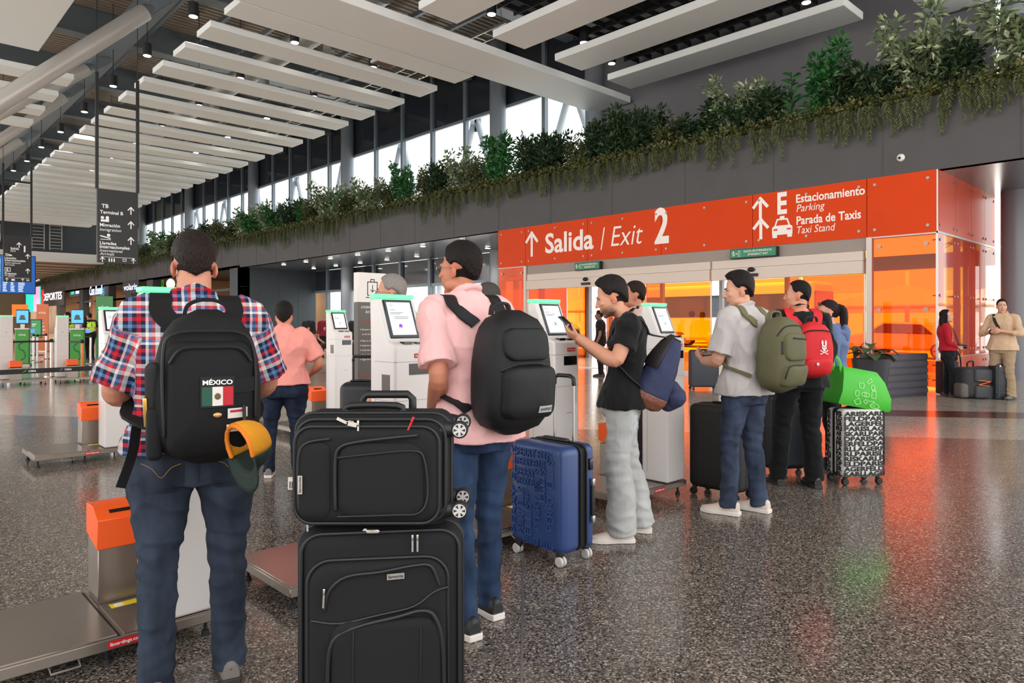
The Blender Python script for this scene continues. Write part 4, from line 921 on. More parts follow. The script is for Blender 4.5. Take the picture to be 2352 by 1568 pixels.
# ---------------------------------------------------------------- luggage
FAB = mat('black_luggage_fabric', (15, 14, 15), .75, bump=.25, bscale=900, spec=.35)
PIPE = mat('black_piping', (19, 18, 19), .5)
ZIP = mat('zip_metal', (190, 184, 176), .25, metal=1)
WHL = mat('wheel_white', (196, 190, 186), .4); TAGP = mat('tag_paper', (226, 214, 206), .6)
def rrect(x0, x1, z0, z1, r, n=6):
    p = []
    for cx, cz, a0 in ((x1 - r, z1 - r, 0), (x0 + r, z1 - r, 90), (x0 + r, z0 + r, 180), (x1 - r, z0 + r, 270)):
        for k in range(n + 1): a = R(a0 + 90 * k / n); p.append((cx + r * math.cos(a), cz + r * math.sin(a)))
    return p
def pocket(q, x0, x1, z0, z1, y, r, h):
    """puffed pocket on a face at y, bulging towards -y"""
    rr = [[(x, y + .004, z) for x, z in rrect(x0, x1, z0, z1, r)]]
    for k in range(1, 5):
        t = k / 4; i = .03 * (1 - math.cos(t * 1.57)); rr.append([(x, y - h * math.sin(t * 1.57), z) for x, z in rrect(x0 + i, x1 - i, z0 + i, z1 - i, max(r - i * .5, .01))])
    q.rings(rr)
def loop(q, pts, r, n=8): q.tube(list(pts) + [pts[0]], r, n, dome=False)
def wheel(parent, c, ax, r, w, face, tyre=RUB, spokes=True):
    c, ax = Vector(c), Vector(ax).normalized(); q = MB(); q.cyl(c - ax * w / 2, c + ax * w / 2, r, n=24); o = bevel(q.build('wheel', tyre, parent), .004, 2)
    q = MB()
    for s in (-1, 1): q.cyl(c + ax * s * w / 2, c + ax * s * (w / 2 + .002), r * .78, n=24)
    q.build('hub', face, o)
    if spokes:
        q = MB(); u, v = frame(ax)
        for s in (-1, 1):
            for k in range(6):
                a = k * math.pi / 3; d = u * math.cos(a) + v * math.sin(a); e = ax.cross(d); b0 = c + ax * s * (w / 2 + .003)
                q.add([b0 + d * r * .3 - e * r * .03, b0 + d * r * .66 - e * r * .17, b0 + d * r * .66 + e * r * .17, b0 + d * r * .3 + e * r * .03], [(0, 1, 2, 3)])
        q.build('spoke_gaps', BLACK, o, smooth=False)
def zip_pull(parent, p, d, L=.04, m=ZIP, name='zip_pull'):
    p, d = Vector(p), Vector(d).normalized(); s = d.cross(Vector((0, 1, 0))).normalized(); q = MB(); q.obox(p + d * L * .55, d * L * .42, s * .0028, Vector((0, .0015, 0))); q.tube([p - d * .006, p + d * .006], .004, 8); return q.build(name, m, parent)
def brand(parent, txt, c, u, v, w, h, m=ZIP):
    c, u, v = Vector(c), Vector(u).normalized(), Vector(v).normalized(); n = u.cross(v); q = MB(); q.obox(c, u * w / 2, v * h / 2, n * .002); o = q.build('badge', m, parent, smooth=False)
    q = MB(); put_text(q, txt, c - u * w * .42 - v * h * .22 + n * .003, u, v, h * .45, width=w * .84, bold=.015); q.build('lettering', BLACK, o, smooth=False)

# big black soft suitcase standing in front
x, y = D(881, 2.28); t = thing('suitcase', 'large upright black soft suitcase in the foreground under the smaller one', 'suitcase', (x, y, 0), R(-36))
W_, H_, D_ = .5, .79, .29
q = MB(); q.rbox((0, 0, .035 + (H_ - .035) / 2), (W_ / 2, D_ / 2, (H_ - .035) / 2), .055, 6); q.build('body', FAB, t)
f = -D_ / 2
for nm, yy in (('front_piping', f + .012), ('rear_piping', -f - .012), ('zip_track', f + .07)):
    q = MB(); loop(q, [(a, yy, b) for a, b in rrect(-W_ / 2 + (.012 if yy < f + .05 or yy > .1 else -.002), W_ / 2 - (.012 if yy < f + .05 or yy > .1 else -.002), .05, H_ - (.012 if yy != f + .07 else -.002), .06)], .006); q.build(nm, PIPE, t)
q = MB(); pocket(q, -.215, .2, .1, .70, f, .07, .022); p = q.build('front_panel', FAB, t)
q = MB(); loop(q, [(a, f - .004, b) for a, b in rrect(-.218, .203, .097, .703, .07)], .006); q.build('piping', PIPE, p)
q = MB(); pocket(q, -.15, .185, .12, .53, f - .02, .06, .018); p2 = q.build('lower_pocket', FAB, t)
q = MB(); q.tube([(-.152, f - .027, .15), (-.155, f - .03, .36), (-.14, f - .03, .47), (-.07, f - .032, .51), (.05, f - .034, .535), (.12, f - .034, .55), (.16, f - .032, .53), (.185, f - .028, .44), (.19, f - .025, .25)], .007, 8, sub=4); q.build('zip', PIPE, p2)
for xx in (-.085, .115):
    q = MB(); q.tube([(xx, f - .0385, .16), (xx + .006, f - .039, .5)], .003, 6); q.build('seam', PIPE, p2)
q = MB(); q.tube([(-.165, f - .022, .56), (-.15, f - .026, .62), (-.1, f - .028, .66), (0, f - .028, .67), (.1, f - .028, .685), (.15, f - .026, .68), (.175, f - .02, .62)], .006, 8, sub=4); q.build('upper_zip', PIPE, t)
q = MB(); q.tube([(-.2, f - .02, .53), (-.12, f - .024, .52), (0, f - .024, .54), (.1, f - .024, .56), (.16, f - .022, .6), (.2, f - .016, .61)], .005, 8, sub=4); q.build('yoke_seam', PIPE, t)
zip_pull(t, (-.165, f - .032, .62), (-.05, 0, -1), .05); zip_pull(t, (-.2, f - .01, .06), (0, 0, -1), .03); zip_pull(t, (.095, f - .012, .765), (0, 0, -1), .045); zip_pull(t, (.11, f - .012, .765), (0, 0, -1), .045)
brand(t, 'Samsonite', (.045, f - .028, .655), (1, 0, .05), (0, 0, 1), .052, .018)
q = MB(); q.tube([(-.09, 0, H_ - .005), (-.08, 0, H_ + .0), (.08, 0, H_ + .0), (.09, 0, H_ - .005)], .012, 10); q.build('top_handle', PIPE, t)
q = MB(); q.rbox((W_ / 2 + .0, 0, .4), (.012, .02, .1), .01, 2); q.build('side_handle', PIPE, t)
for a in (-1, 1):
    for b in (-1, 1): wheel(t, (a * .2, b * .1, .03), (0, 1, 0), .03, .035, WHL)
MB().box(W_ / 2 - .002, W_ / 2 + .006, -.09, -.06, .2, .25).build('red_tab', REDL, t, smooth=False)
big = t
# smaller black carry-on lying on its side on top
x, y = D(868, 2.24); t = thing('carry_on', 'black soft carry-on lying sideways on top of the large suitcase, wheels to the right', 'suitcase', (x, y, H_ + .012), R(-43))
W2, H2, D2 = .475, .335, .24; f = -D2 / 2
q = MB(); q.rbox((0, 0, H2 / 2), (W2 / 2, D2 / 2, H2 / 2), .05, 6); q.build('body', FAB, t)
for nm, yy, ex in (('front_piping', f + .01, .012), ('rear_piping', -f - .01, .012), ('zip_track', f + .05, -.002)):
    q = MB(); loop(q, [(a, yy, b) for a, b in rrect(-W2 / 2 + ex, W2 / 2 - ex, ex, H2 - ex, .055)], .006); q.build(nm, PIPE, t)
q = MB(); pocket(q, -.225, .205, .015, .30, f, .05, .02); p = q.build('front_panel', FAB, t)
q = MB(); loop(q, [(a, f - .004, b) for a, b in rrect(-.228, .208, .012, .303, .052)], .006); q.build('piping', PIPE, p)
q = MB(); pocket(q, -.095, .165, .03, .26, f - .018, .05, .016); p2 = q.build('large_pocket', FAB, t)
q = MB(); q.tube([(-.1, f - .024, .06), (-.1, f - .026, .2), (-.085, f - .028, .245), (-.03, f - .03, .262), (.08, f - .03, .275), (.14, f - .028, .28)], .006, 8, sub=4); q.build('zip', PIPE, p2)
q = MB(); q.tube([(-.09, f - .034, .215), (.0, f - .036, .225), (.13, f - .035, .235), (.165, f - .03, .21), (.175, f - .024, .1), (.15, f - .03, .05), (.08, f - .035, .045), (-.09, f - .035, .04)], .0035, 6, sub=4); q.build('pocket_seam', PIPE, p2)
q = MB(); pocket(q, -.215, -.115, .03, .262, f - .018, .03, .012); p3 = q.build('narrow_pocket', FAB, t)
q = MB(); q.tube([(-.21, f - .022, .06), (-.212, f - .024, .2), (-.19, f - .026, .255), (-.12, f - .026, .27)], .005, 8, sub=4); q.build('zip', PIPE, p3)
brand(t, 'Samsonite', (-.203, f - .033, .135), (0, 0, 1), (-1, 0, 0), .055, .014)
q = MB(); q.obox((-.085, f - .005, .322), (.015, 0, -.007), (0, .003, 0), (.0018, 0, .004)); q.obox((-.052, f - .01, .312), (.013, 0, -.003), (0, .005, 0), (.002, 0, .0065)); q.tube([(-.072, f - .008, .317), (-.06, f - .012, .322), (-.05, f - .012, .32)], .002, 6); q.build('zip_lock', ZIP, t); zip_pull(t, (-.035, f - .012, .315), (0, 0, -1), .035)
zip_pull(t, (.128, f - .01, .325), (-.4, 0, -.9), .036, REDL, 'red_zip_pull'); zip_pull(t, (-.19, f - .0, .035), (0, 0, -1), .05)
q = MB(); q.tube([(-.1, -.01, H2 - .002), (-.085, -.01, H2 + .018), (.065, -.01, H2 + .018), (.08, -.01, H2 - .002)], .011, 10, sub=3); q.build('side_grip', PIPE, t)
q = MB(); q.tube([(-.065, .08, H2 - .005), (-.065, .08, H2 + .03), (-.05, .08, H2 + .045), (.085, .08, H2 + .045), (.1, .08, H2 + .03), (.1, .08, H2 - .005)], .013, 10); q.build('carry_handle', PIPE, t)
for b in (-1, 1):
    for z in (.045, H2 - .045):
        q = MB(); q.tube([(W2 / 2 - .03, b * .085, z), (W2 / 2 + .018, b * .085, z)], [.03, .02], 10); q.build('wheel_housing', PIPE, t)
        wheel(t, (W2 / 2 + .03, b * .085 - .008, z), (0, 1, 0), .026, .032, WHL)
x0 = -W2 / 2; q = MB(); q.obox((x0 - .025, .02, .1), (.03, 0, 0), (0, .0015, 0), (0, 0, .02)); o = q.build('luggage_tag', TAGP, t, smooth=False)
q = MB()
for k in range(9): q.box(x0 - .05 + k * .004, x0 - .05 + k * .004 + (.0012 if k % 2 else .0024), .0175, .0182, .084, .106)
q.box(x0 - .01, x0 - .002, .0175, .0182, .088, .112); q.build('print', BLACK, o, smooth=False)
x, y = D(690, 2.35); 
q = MB(); q.rbox((0, 0, 0), (.02, .012, .006), .003, 1); tag(thing('padlock', 'small silver padlock and tag lying between the two black suitcases', 'padlock', (*D(857, 2.1), H_ + .006), R(-40)), None)
pk = bpy.data.objects['padlock']; q.build('lock_body', ZIP, pk); q = MB(); q.tube([(-.012, 0, .0), (-.03, 0, .002), (-.03, .012, .002), (-.012, .012, 0)], .002, 6); q.build('shackle', ZIP, pk)

# blue hard-shell case with embossed lettering
BLU = mat('blue_shell', (38, 62, 112), .38, coat=.15); BLUD = mat('blue_emboss', (44, 70, 122), .42)
t = thing('suitcase', 'blue hard-shell suitcase with raised PERRY ELLIS lettering and extended handle', 'suitcase', (3.12, 2.945, 0), R(-90))
# local: x along width (world -Y), y depth (world +X); the lettered face looks along -y
W3, D3, H3 = .45, .29, .655; zb = .07
for nm, y0, y1 in (('front_shell', -D3 / 2, .02), ('rear_shell', .055, D3 / 2)):
    q = MB(); q.rbox((0, (y0 + y1) / 2, zb + (H3 - .03) / 2), (W3 / 2, (y1 - y0) / 2, (H3 - .03) / 2), .05, 6); q.build(nm, BLU, t)
q = MB(); q.rbox((0, .03, zb + (H3 - .04) / 2), (W3 / 2 - .008, .06, (H3 - .05) / 2), .03, 5); q.build('zip_gusset', FAB, t)
q = MB()
for yy in (.012, .062): loop(q, [(a, yy, b) for a, b in rrect(-W3 / 2 + .001, W3 / 2 - .001, zb + .004, zb + H3 - .034, .05)], .006)
q.build('zips', PIPE, t)
q = MB(); ff = -D3 / 2 - .0
def emb(s, x, z, cap, w, vert=False):
    u, v = ((1, 0, 0), (0, 0, 1)) if not vert else ((0, 0, 1), (-1, 0, 0))
    k = MB(); put_text(k, s, (x, ff - .004, z), u, v, cap, width=w, bold=.01); n = len(k.v)
    q.add([(a, ff - .004, c) for a, b, c in k.v] , k.f)
rows = [('PERRY ELLIS', .582, .052, .29), ('PERRY ELLIS', .527, .044, .235), ('PERRY', .462, .05, .15), ('PERRY ELLIS', .41, .042, .2)]
for s, z, c, w in rows: emb(s, -.15, z + .03, c, w)
for s, x, z, c, w in [('PERRY ELLIS', -.165, .13, .032, .54), ('PERRY ELLIS', -.095, .14, .05, .28), ('ELLIS', -.03, .14, .05, .2), ('PERRY ELLIS', .045, .19, .042, .36), ('ELLIS', .085, .36, .04, .2), ('PERRY ELLIS', .15, .2, .048, .42), ('PERRY', -.05, .3, .034, .12)]: emb(s, x, z, c, w, True)
emb('PERRY ELLIS', -.09, .095, .04, .24)
o = q.build('embossed_lettering', mat('blue_emboss', (48, 76, 128), .42), t, smooth=False); so = o.modifiers.new('s', 'SOLIDIFY'); so.thickness = .011; so.offset = 0
q = MB(); q.rbox((0, .035, zb + H3 - .02), (.1, .02, .012), .01, 3); q.build('top_grip', PIPE, t)
q = MB(); q.rbox((W3 / 2 + .014, .1, .36), (.01, .012, .11), .008, 3); o = q.build('side_handle', PIPE, t)
q = MB(); q.rbox((W3 / 2 + .016, .1, .47), (.012, .013, .022), .006, 2); q.rbox((W3 / 2 + .016, .1, .25), (.012, .013, .022), .006, 2); q.build('silver_ends', ALU, o)
q = MB(); q.rbox((W3 / 2 + .004, .095, .575), (.008, .016, .035), .006, 2); o = q.build('combination_lock', KB, t)
for s in (-.08, .08): MB().cyl((s, .11, zb + H3 - .05), (s, .11, 1.06), .009, n=12).build('handle_tube', ALU, t)
q = MB(); q.tube([(-.08, .11, 1.04), (-.078, .11, 1.075), (-.05, .11, 1.09), (.05, .11, 1.09), (.078, .11, 1.075), (.08, .11, 1.04)], .013, 10); q.build('handle_grip', PIPE, t)
for a in (-1, 1):
    for b in (-1, 1):
        q = MB(); q.tube([(a * .17, b * .11, .09), (a * .17, b * .115, .05)], [.03, .02], 10); q.build('caster', PIPE, t)
        for s in (-1, 1): wheel(t, (a * .18 + .0, b * .115 + s * .013, .03), (0, 1, 0), .03, .016, WHL, WHL, False)

def hardcase(name, lab, loc, rz, w, h, d, m, ridges=0, handle=True, grip=None, wr=.03, piping=True):
    t = thing(name, lab, 'suitcase', (*loc, 0), rz); zb = wr * 2 + .005
    q = MB(); q.rbox((0, 0, zb + (h - zb) / 2), (w / 2, d / 2, (h - zb) / 2), .05, 5); q.build('body', m, t)
    if ridges:
        q = MB()
        for k in range(ridges): xx = -w / 2 + .06 + (w - .12) * k / (ridges - 1); q.tube([(xx, -d / 2, zb + .06), (xx, -d / 2 - .002, h - .06)], .005, 6)
        q.build('ridges', m, t)
    if piping:
        q = MB()
        for yy in (-.02, .02): loop(q, [(a, yy, b) for a, b in rrect(-w / 2 + .001, w / 2 - .001, zb + .001, h - .001, .05)], .005)
        q.build('zip', PIPE, t)
    q = MB(); q.tube([(-.08, 0, h - .003), (-.07, 0, h + .012), (.07, 0, h + .012), (.08, 0, h - .003)], .009, 8, sub=3); q.build('top_grip', PIPE, t)
    if grip:
        for s in (-.08, .08): MB().cyl((s, d * .32, h - .03), (s, d * .32, grip - .02), .009, n=10).build('handle_tube', DARKM, t)
        q = MB(); q.tube([(-.08, d * .32, grip - .03), (-.075, d * .32, grip), (.075, d * .32, grip), (.08, d * .32, grip - .03)], .013, 8); q.build('handle_grip', PIPE, t)
    for a in (-1, 1):
        for b in (-1, 1):
            q = MB(); q.tube([(a * (w / 2 - .05), b * (d / 2 - .04), zb + .03), (a * (w / 2 - .045), b * (d / 2 - .035), wr + .02)], [.026, .018], 8); q.build('caster', PIPE, t)
            wheel(t, (a * (w / 2 - .04), b * (d / 2 - .03), wr), (0, 1, 0), wr, .03, DARKM, RUB, False)
    return t
hardcase('suitcase', 'tall black fabric suitcase standing left of the grey shirted person', (5.2, 3.0), R(-90), .46, .75, .28, mat('black_case', (26, 24, 24), .6, bump=.1, bscale=500))
hardcase('suitcase', 'large navy black suitcase behind the red backpack wearer', (6.42, 3.02), R(-30), .50, .76, .3, mat('navy_case', (24, 30, 38), .42))
hardcase('suitcase', 'dark grey suitcase standing near the amber doors left of the grey shirted person', D(1616, 14.8), R(-43), .58, .84, .33, mat('charcoal_case', (52, 54, 62), .5), 0, True, None)
hardcase('suitcase', 'dark suitcase standing just left of the purple icon kiosk', D(830, 5.5), R(-43), .30, .95, .24, mat('black_case2', (30, 30, 33), .5), 0, True, 1.15)
# white case covered in black lettering
PRT = mat('print_white', (214, 208, 204), .35)
t = hardcase('suitcase', 'black and white suitcase covered with bold lettering, green shopping bag on top', (6.5, 2.44), math.atan2(-.29, -.22) + math.pi + R(0), .40, .66, .27, PRT, 0, True, .95, .03, False)
t.rotation_euler = (0, 0, math.atan2(-.2, -.28) + math.pi - R(71)); 
q = MB(); q.rbox((0, .0, .365), (.203, .035, .298), .03, 4); q.build('zip_band', FAB, t)
rr = random.Random(5); q = MB(); words_ = ['KARL', 'LAGERFELD', 'PARIS', 'KARL', 'PARIS', 'LAGERFELD']
for k in range(13):
    z = .085 + k * .0435; s = ''.join(words_)[(k * 5) % 23:][:8]; s = (s + 'KARLPARIS')[:8]
    put_text(q, s, (-.19, -.1375, z), (1, 0, 0), (0, 0, 1), .036, width=.38, bold=.05)
    put_text(q, s[:2], (.2025, -.125, z), (0, 1, 0), (0, 0, 1), .036, width=.085, bold=.05); put_text(q, s[2:4], (.2025, .04, z), (0, 1, 0), (0, 0, 1), .036, width=.085, bold=.05)
    put_text(q, s[:2], (-.2025, .125, z), (0, -1, 0), (0, 0, 1), .036, width=.085, bold=.05); put_text(q, s[2:4], (-.2025, -.04, z), (0, -1, 0), (0, 0, 1), .036, width=.085, bold=.05)
q.build('lettering', BLACK, t, smooth=False)
TXT_CASE = t
# green shopping bag
GB = mat('green_bag', (66, 178, 44), .55, bump=.35, bscale=9)
t = thing('shopping_bag', 'bright green woven shopping bag with white line drawings lying on the lettered suitcase', 'bag', (6.53, 2.47, .615), TXT_CASE.rotation_euler.z)
def bagring(z, w, d, ox, sk=0):
    return [(x * w + ox + sk * y * .0, y * d, z) for x, y in ((-1, -1), (-.33, -1.12), (.33, -1.12), (1, -1), (1.06, 0), (1, 1), (.33, 1.12), (-.33, 1.12), (-1, 1), (-1.06, 0))]
q = MB(); q.rings([bagring(0.0, .24, .12, .03), bagring(.02, .25, .13, .03), bagring(.12, .235, .135, .03), bagring(.25, .2, .11, .0), bagring(.33, .165, .06, -.02), bagring(.335, .15, .05, -.02)])
q.xf(Matrix.Rotation(R(10), 4, 'Y')); 
b_ = q.build('bag_body', GB, t, ang=50); b_.location.z = .055
for s in (-1, 1):
    q = MB(); q.tube([(-.14, s * .05, .37), (-.16, s * .05, .47), (-.21, s * .04, .5), (-.24, s * .02, .44), (-.2, s * .02, .38)], .014, 8, sub=4, flat=(1, .25)); q.build('handle', GB, t)
q = MB(); M_ = Matrix.Rotation(R(10), 4, 'Y')
def draw(pts, closed=True, w=.004):
    n = len(pts)
    for i in range(n if closed else n - 1):
        a, b = pts[i], pts[(i + 1) % n]
        def pp_(p): zz = p[1]; return M_ @ Vector((p[0], -.135 * 1.13 - .006 + max(0, zz - .12) * .22, zz)) + Vector((0, 0, .055))
        A, B = pp_(a) + Vector((0, -.0004 * (i % 3), 0)), pp_(b) + Vector((0, -.0004 * (i % 3), 0)); d = (B - A).normalized(); s = d.cross(Vector((0, -1, 0))).normalized() * w / 2; q.add([A + s, B + s, B - s, A - s], [(0, 1, 2, 3)])
cir = lambda cx, cz, rx, rz, n=12: [(cx + rx * math.cos(6.283 * k / n), cz + rz * math.sin(6.283 * k / n)) for k in range(n)]
draw(cir(.0, .12, .04, .02)); draw(cir(.0, .12, .012, .014)); draw([(-.06, .17), (-.02, .17), (-.015, .21), (-.03, .215), (-.05, .215), (-.065, .21)]); draw(cir(.07, .19, .018, .025)); draw([(.06, .1), (.1, .1), (.1, .16), (.06, .16)]); draw([(.065, .16), (.095, .16), (.095, .175), (.065, .175)])
draw(cir(-.08, .12, .02, .026)); draw([(.01, .23), (.05, .27), (.06, .24), (.02, .215)]); draw(cir(.1, .035, .045, .02)); draw([(-.1, .05), (-.06, .08), (-.03, .04), (-.07, .02)]); draw([(-.01, .06), (.01, .08), (.03, .06), (.01, .04)])
q.build('line_drawings', mat('print_pale_green', (190, 232, 170), .5), t, smooth=False)
q = MB(); 
A = M_ @ Vector((.06, -.16, .03)) + Vector((0, 0, .055)); put_text(q, 'Great', A, M_ @ Vector((1, 0, 0)), (0, 0, 1), .014); put_text(q, 'VITZER', A + Vector((-.02, 0, .035)), M_ @ Vector((1, 0, 0)), (0, 0, 1), .014); q.build('lettering', mat('print_pale_green', (190, 232, 170), .5), t, smooth=False)

# luggage group by the orange side wall
x, y = D(2296, 13.0); t = thing('equipment_case', 'black hard equipment case standing beside the khaki shirted person', 'case', (x, y, 0), R(-40))
BK = mat('black_plastic', (34, 36, 40), .45); q = MB(); q.rbox((0, 0, .31), (.15, .11, .31), .02, 3); q.build('shell', BK, t)
q = MB()
for z in (.12, .5): q.rbox((0, 0, z), (.154, .114, .012), .008, 2)
for xx in (-.1, .06): q.rbox((xx, -.112, .31), (.02, .006, .29), .004, 1)
q.build('ribs', BK, t); q = MB(); q.tube([(-.06, 0, .615), (-.05, 0, .645), (.05, 0, .645), (.06, 0, .615)], .01, 8); q.build('handle', BK, t)
for xx in (-.08, .09): MB().box(xx - .015, xx + .015, -.12, -.11, .6, .63).build('latch', ALU, t, smooth=False)
x, y = D(2236, 13.2); t = thing('duffel_bag', 'large grey black equipment backpack with orange cords lying on the floor', 'bag', (x, y, 0), R(-43))
DG = mat('duffel_grey', (44, 44, 47), .7, bump=.2, bscale=120); q = MB(); q.rbox((0, 0, .29), (.3, .2, .29), .11, 5); q.build('body', DG, t)
q = MB(); q.rbox((.05, -.19, .43), (.17, .05, .12), .04, 4); q.build('upper_pocket', mat('duffel_panel', (58, 58, 62), .6), t)
q = MB(); q.rbox((.07, -.19, .13), (.18, .05, .12), .04, 4); q.build('lower_pocket', mat('duffel_panel', (58, 58, 62), .6), t)
q = MB()
for a, b in (((-.06, .345), (.16, .325)), ((.16, .325), (-.06, .265)), ((-.06, .265), (.14, .235))): q.tube([(a[0], -.245, a[1]), (b[0], -.245, b[1])], .008, 6)
q.build('orange_cord', mat('orange_cord', (236, 110, 40), .6), t)
q = MB(); q.rbox((-.27, -.06, .15), (.08, .14, .14), .06, 4); q.build('side_pouch', mat('pouch_grey', (96, 88, 84), .7), t)
q = MB(); q.rbox((.22, .05, .42), (.14, .16, .17), .08, 4); q.build('lid', mat('duffel_black', (26, 26, 28), .7), t)
q = MB(); q.tube([(-.05, .1, .57), (-.08, .05, .66), (.02, .05, .68), (.06, .1, .58)], .015, 8, sub=4); q.build('strap', DG, t)
q = MB(); q.tube([(.1, -.12, .56), (.2, -.17, .5), (.24, -.19, .38)], .008, 6, sub=4); q.build('red_zip', REDL, t)
x, y = D(2166, 13.75); t = thing('trolley_case', 'tall black trolley case standing behind the person in red', 'suitcase', (x, y, 0), R(-43)); q = MB(); q.rbox((.08, 0, .34), (.16, .13, .32), .03, 4); q.build('body', BK, t)
q = MB(); q.tube([(.0, .05, .64), (.0, .05, 1.0), (.12, .05, 1.0), (.12, .05, .64)], .012, 8); q.build('handle', DARKM, t)
for s in (-.06, .22): wheel(t, (s, -.06, .03), (0, 1, 0), .03, .03, DARKM, RUB, False)
t = thing('camera_bag', 'small black bag resting on the tall trolley case behind the person in red', 'bag', (*D(2180, 13.7), .665), R(-43)); q = MB(); q.rbox((.0, 0, .12), (.13, .1, .12), .05, 4); q.build('body', FAB, t); q = MB(); q.tube([(.12, 0, .2), (.19, -.03, .1), (.2, -.05, -.2), (.17, -.05, -.35)], .012, 8, sub=4); q.build('strap', FAB, t)

# planter box with potted plant near the doors
x, y = D(2052, 13.6); t = thing('planter_box', 'dark grey slatted planter box in front of the orange glass', 'planter', (x, y, 0), R(-16)); MB().box(-.62, .62, -.28, .28, 0, .82).build('box', mat('planter_dark', (58, 54, 60), .45), t, smooth=False)
q = MB()
for k in range(6): q.box(-.63, .63, -.29, -.28, .06 + .13 * k, .15 + .13 * k)
q.build('slats', mat('planter_slat', (70, 66, 74), .4), t, smooth=False)
x, y = D(2000, 11.9); t = thing('potted_plant', 'dark potted plant with broad drooping leaves by the amber doors', 'plant', (x, y, 0)); q = MB(); q.cyl((0, 0, 0), (0, 0, .8), .2, .3, n=24); q.build('pot', mat('pot_dark', (40, 38, 42), .5), t); MB().cyl((0, 0, .78), (0, 0, .81), .28, n=20).build('soil', mat('soil', (44, 36, 28), .9), t)
pm = leafmat('leaf_broad', (40, 50, 34), (84, 96, 62)); rr = random.Random(11)
for k in range(15):
    a = k * 2.4; q = MB(); up_ = rr.uniform(.3, 1.3); d = Vector((math.cos(a), math.sin(a), up_)).normalized(); p0 = Vector((0, 0, .8)); L = rr.uniform(.38, .58); s = d.cross(Vector((0, 0, 1))).normalized()
    rows_ = []
    for j in range(7):
        tt = j / 6; c = p0 + d * L * (.35 + .75 * tt) + Vector((0, 0, -.28 * tt * tt * L / .5)); w_ = .095 * math.sin(math.pi * min(max(tt, .03), .985)) ** .8 + .002; rows_.append([c - s * w_ + Vector((0, 0, .02)), c, c + s * w_ + Vector((0, 0, .02))])
    q.rings(rows_, cap=False, closed=False); q.tube([p0, p0 + d * L * .36], .008, 6); q.build('leaf', pm, t, fix=False)
# ---------------------------------------------------------------- people: helpers
def remesh(mb, vox, smooth=3, disp=None, tint=None, name='body', m=None, parent=None, attr='tint'):
    """fuse overlapping closed volumes into one continuous skin, optional displacement and colour"""
    me = bpy.data.meshes.new('tmp'); me.from_pydata(mb.v, [], mb.f); me.validate()
    import bmesh
    bm = bmesh.new(); bm.from_mesh(me); bmesh.ops.recalc_face_normals(bm, faces=bm.faces); bm.to_mesh(me); bm.free()
    o = bpy.data.objects.new('tmp', me); COL.objects.link(o)
    r = o.modifiers.new('r', 'REMESH'); r.mode = 'VOXEL'; r.voxel_size = vox; r.use_smooth_shade = True
    if smooth: s = o.modifiers.new('s', 'SMOOTH'); s.factor = .5; s.iterations = smooth
    dg = bpy.context.evaluated_depsgraph_get(); out = bpy.data.meshes.new_from_object(o.evaluated_get(dg)); bpy.data.objects.remove(o); bpy.data.meshes.remove(me)
    n = len(out.vertices); co = np.empty(n * 3, 'f'); out.vertices.foreach_get('co', co); co = co.reshape(-1, 3)
    if disp is not None:
        no = np.empty(n * 3, 'f'); out.vertices.foreach_get('normal', no); no = no.reshape(-1, 3); d = np.array([disp(p) for p in co], 'f')
        co = co + no * d[:, None]; out.vertices.foreach_set('co', co.astype('f').ravel())
    if tint is not None:
        a = out.attributes.new(attr, 'FLOAT_COLOR', 'POINT'); c = tint(co); a.data.foreach_set('color', c.astype('f').ravel())
    out.name = name; out.materials.clear()
    if m: out.materials.append(m)
    out.polygons.foreach_set('use_smooth', [True] * len(out.polygons)); out.update()
    ob = bpy.data.objects.new(name, out); COL.objects.link(ob)
    if parent: ob.parent = parent
    return ob
def bvh_of(o):
    me = o.data; return BVHTree.FromPolygons([v.co.copy() for v in me.vertices], [tuple(p.vertices) for p in me.polygons])
def ribbon(mb, pts, wv, w, th, sub=0):
    if sub: pts = [tuple(p) for p in spline(pts, sub)]
    P = [Vector(p) for p in pts]; rr = []
    for i, p in enumerate(P):
        t = (P[min(i + 1, len(P) - 1)] - P[max(i - 1, 0)]).normalized(); ww = Vector(wv) - t * t.dot(Vector(wv)); ww.normalize(); n = t.cross(ww)
        a, b = ww * w / 2, n * th / 2; rr.append([p - a - b, p + a - b, p + a + b, p - a + b])
    return mb.rings(rr)
def snap_ribbon(mb, bv, pts, wv, w, th, off=.006, sub=6):
    """ribbon pulled onto a surface from outside"""
    out = []
    for p in spline(pts, sub):
        p = Vector(p); co, no, i, d = bv.find_nearest(p); out.append(co + no * off if co is not None and d < .12 else p)
    sm = [out[0]] + [(out[i - 1] + out[i] * 2 + out[i + 1]) / 4 for i in range(1, len(out) - 1)] + [out[-1]]
    return ribbon(mb, sm, wv, w, th)
def patch(bv, o, u, v, w, h, d, off=.004, n=10, poly=None, bulge=0.0):
    """cloth patch projected onto a surface along d, returned as a mesh builder"""
    o, u, v, d = Vector(o), Vector(u).normalized(), Vector(v).normalized(), Vector(d).normalized(); g = []; mb = MB()
    for j in range(n + 1):
        row = []
        for i in range(n + 1):
            a, b = i / n, j / n
            sx = 1.0
            if poly: sx = poly(b)
            p = o + u * (a - .5) * w * sx + v * (b - .5) * h; hit = bv.ray_cast(p - d * .3, d, .8)
            q = hit[0] if hit[0] is not None else p
            e = 0 if i in (0, n) or j in (0, n) else 1
            row.append(q - d * (off * (.2 + .8 * e) + bulge * math.sin(math.pi * a) * math.sin(math.pi * b)))
        g.append(row)
    return mb.rings(g, cap=False, closed=False)

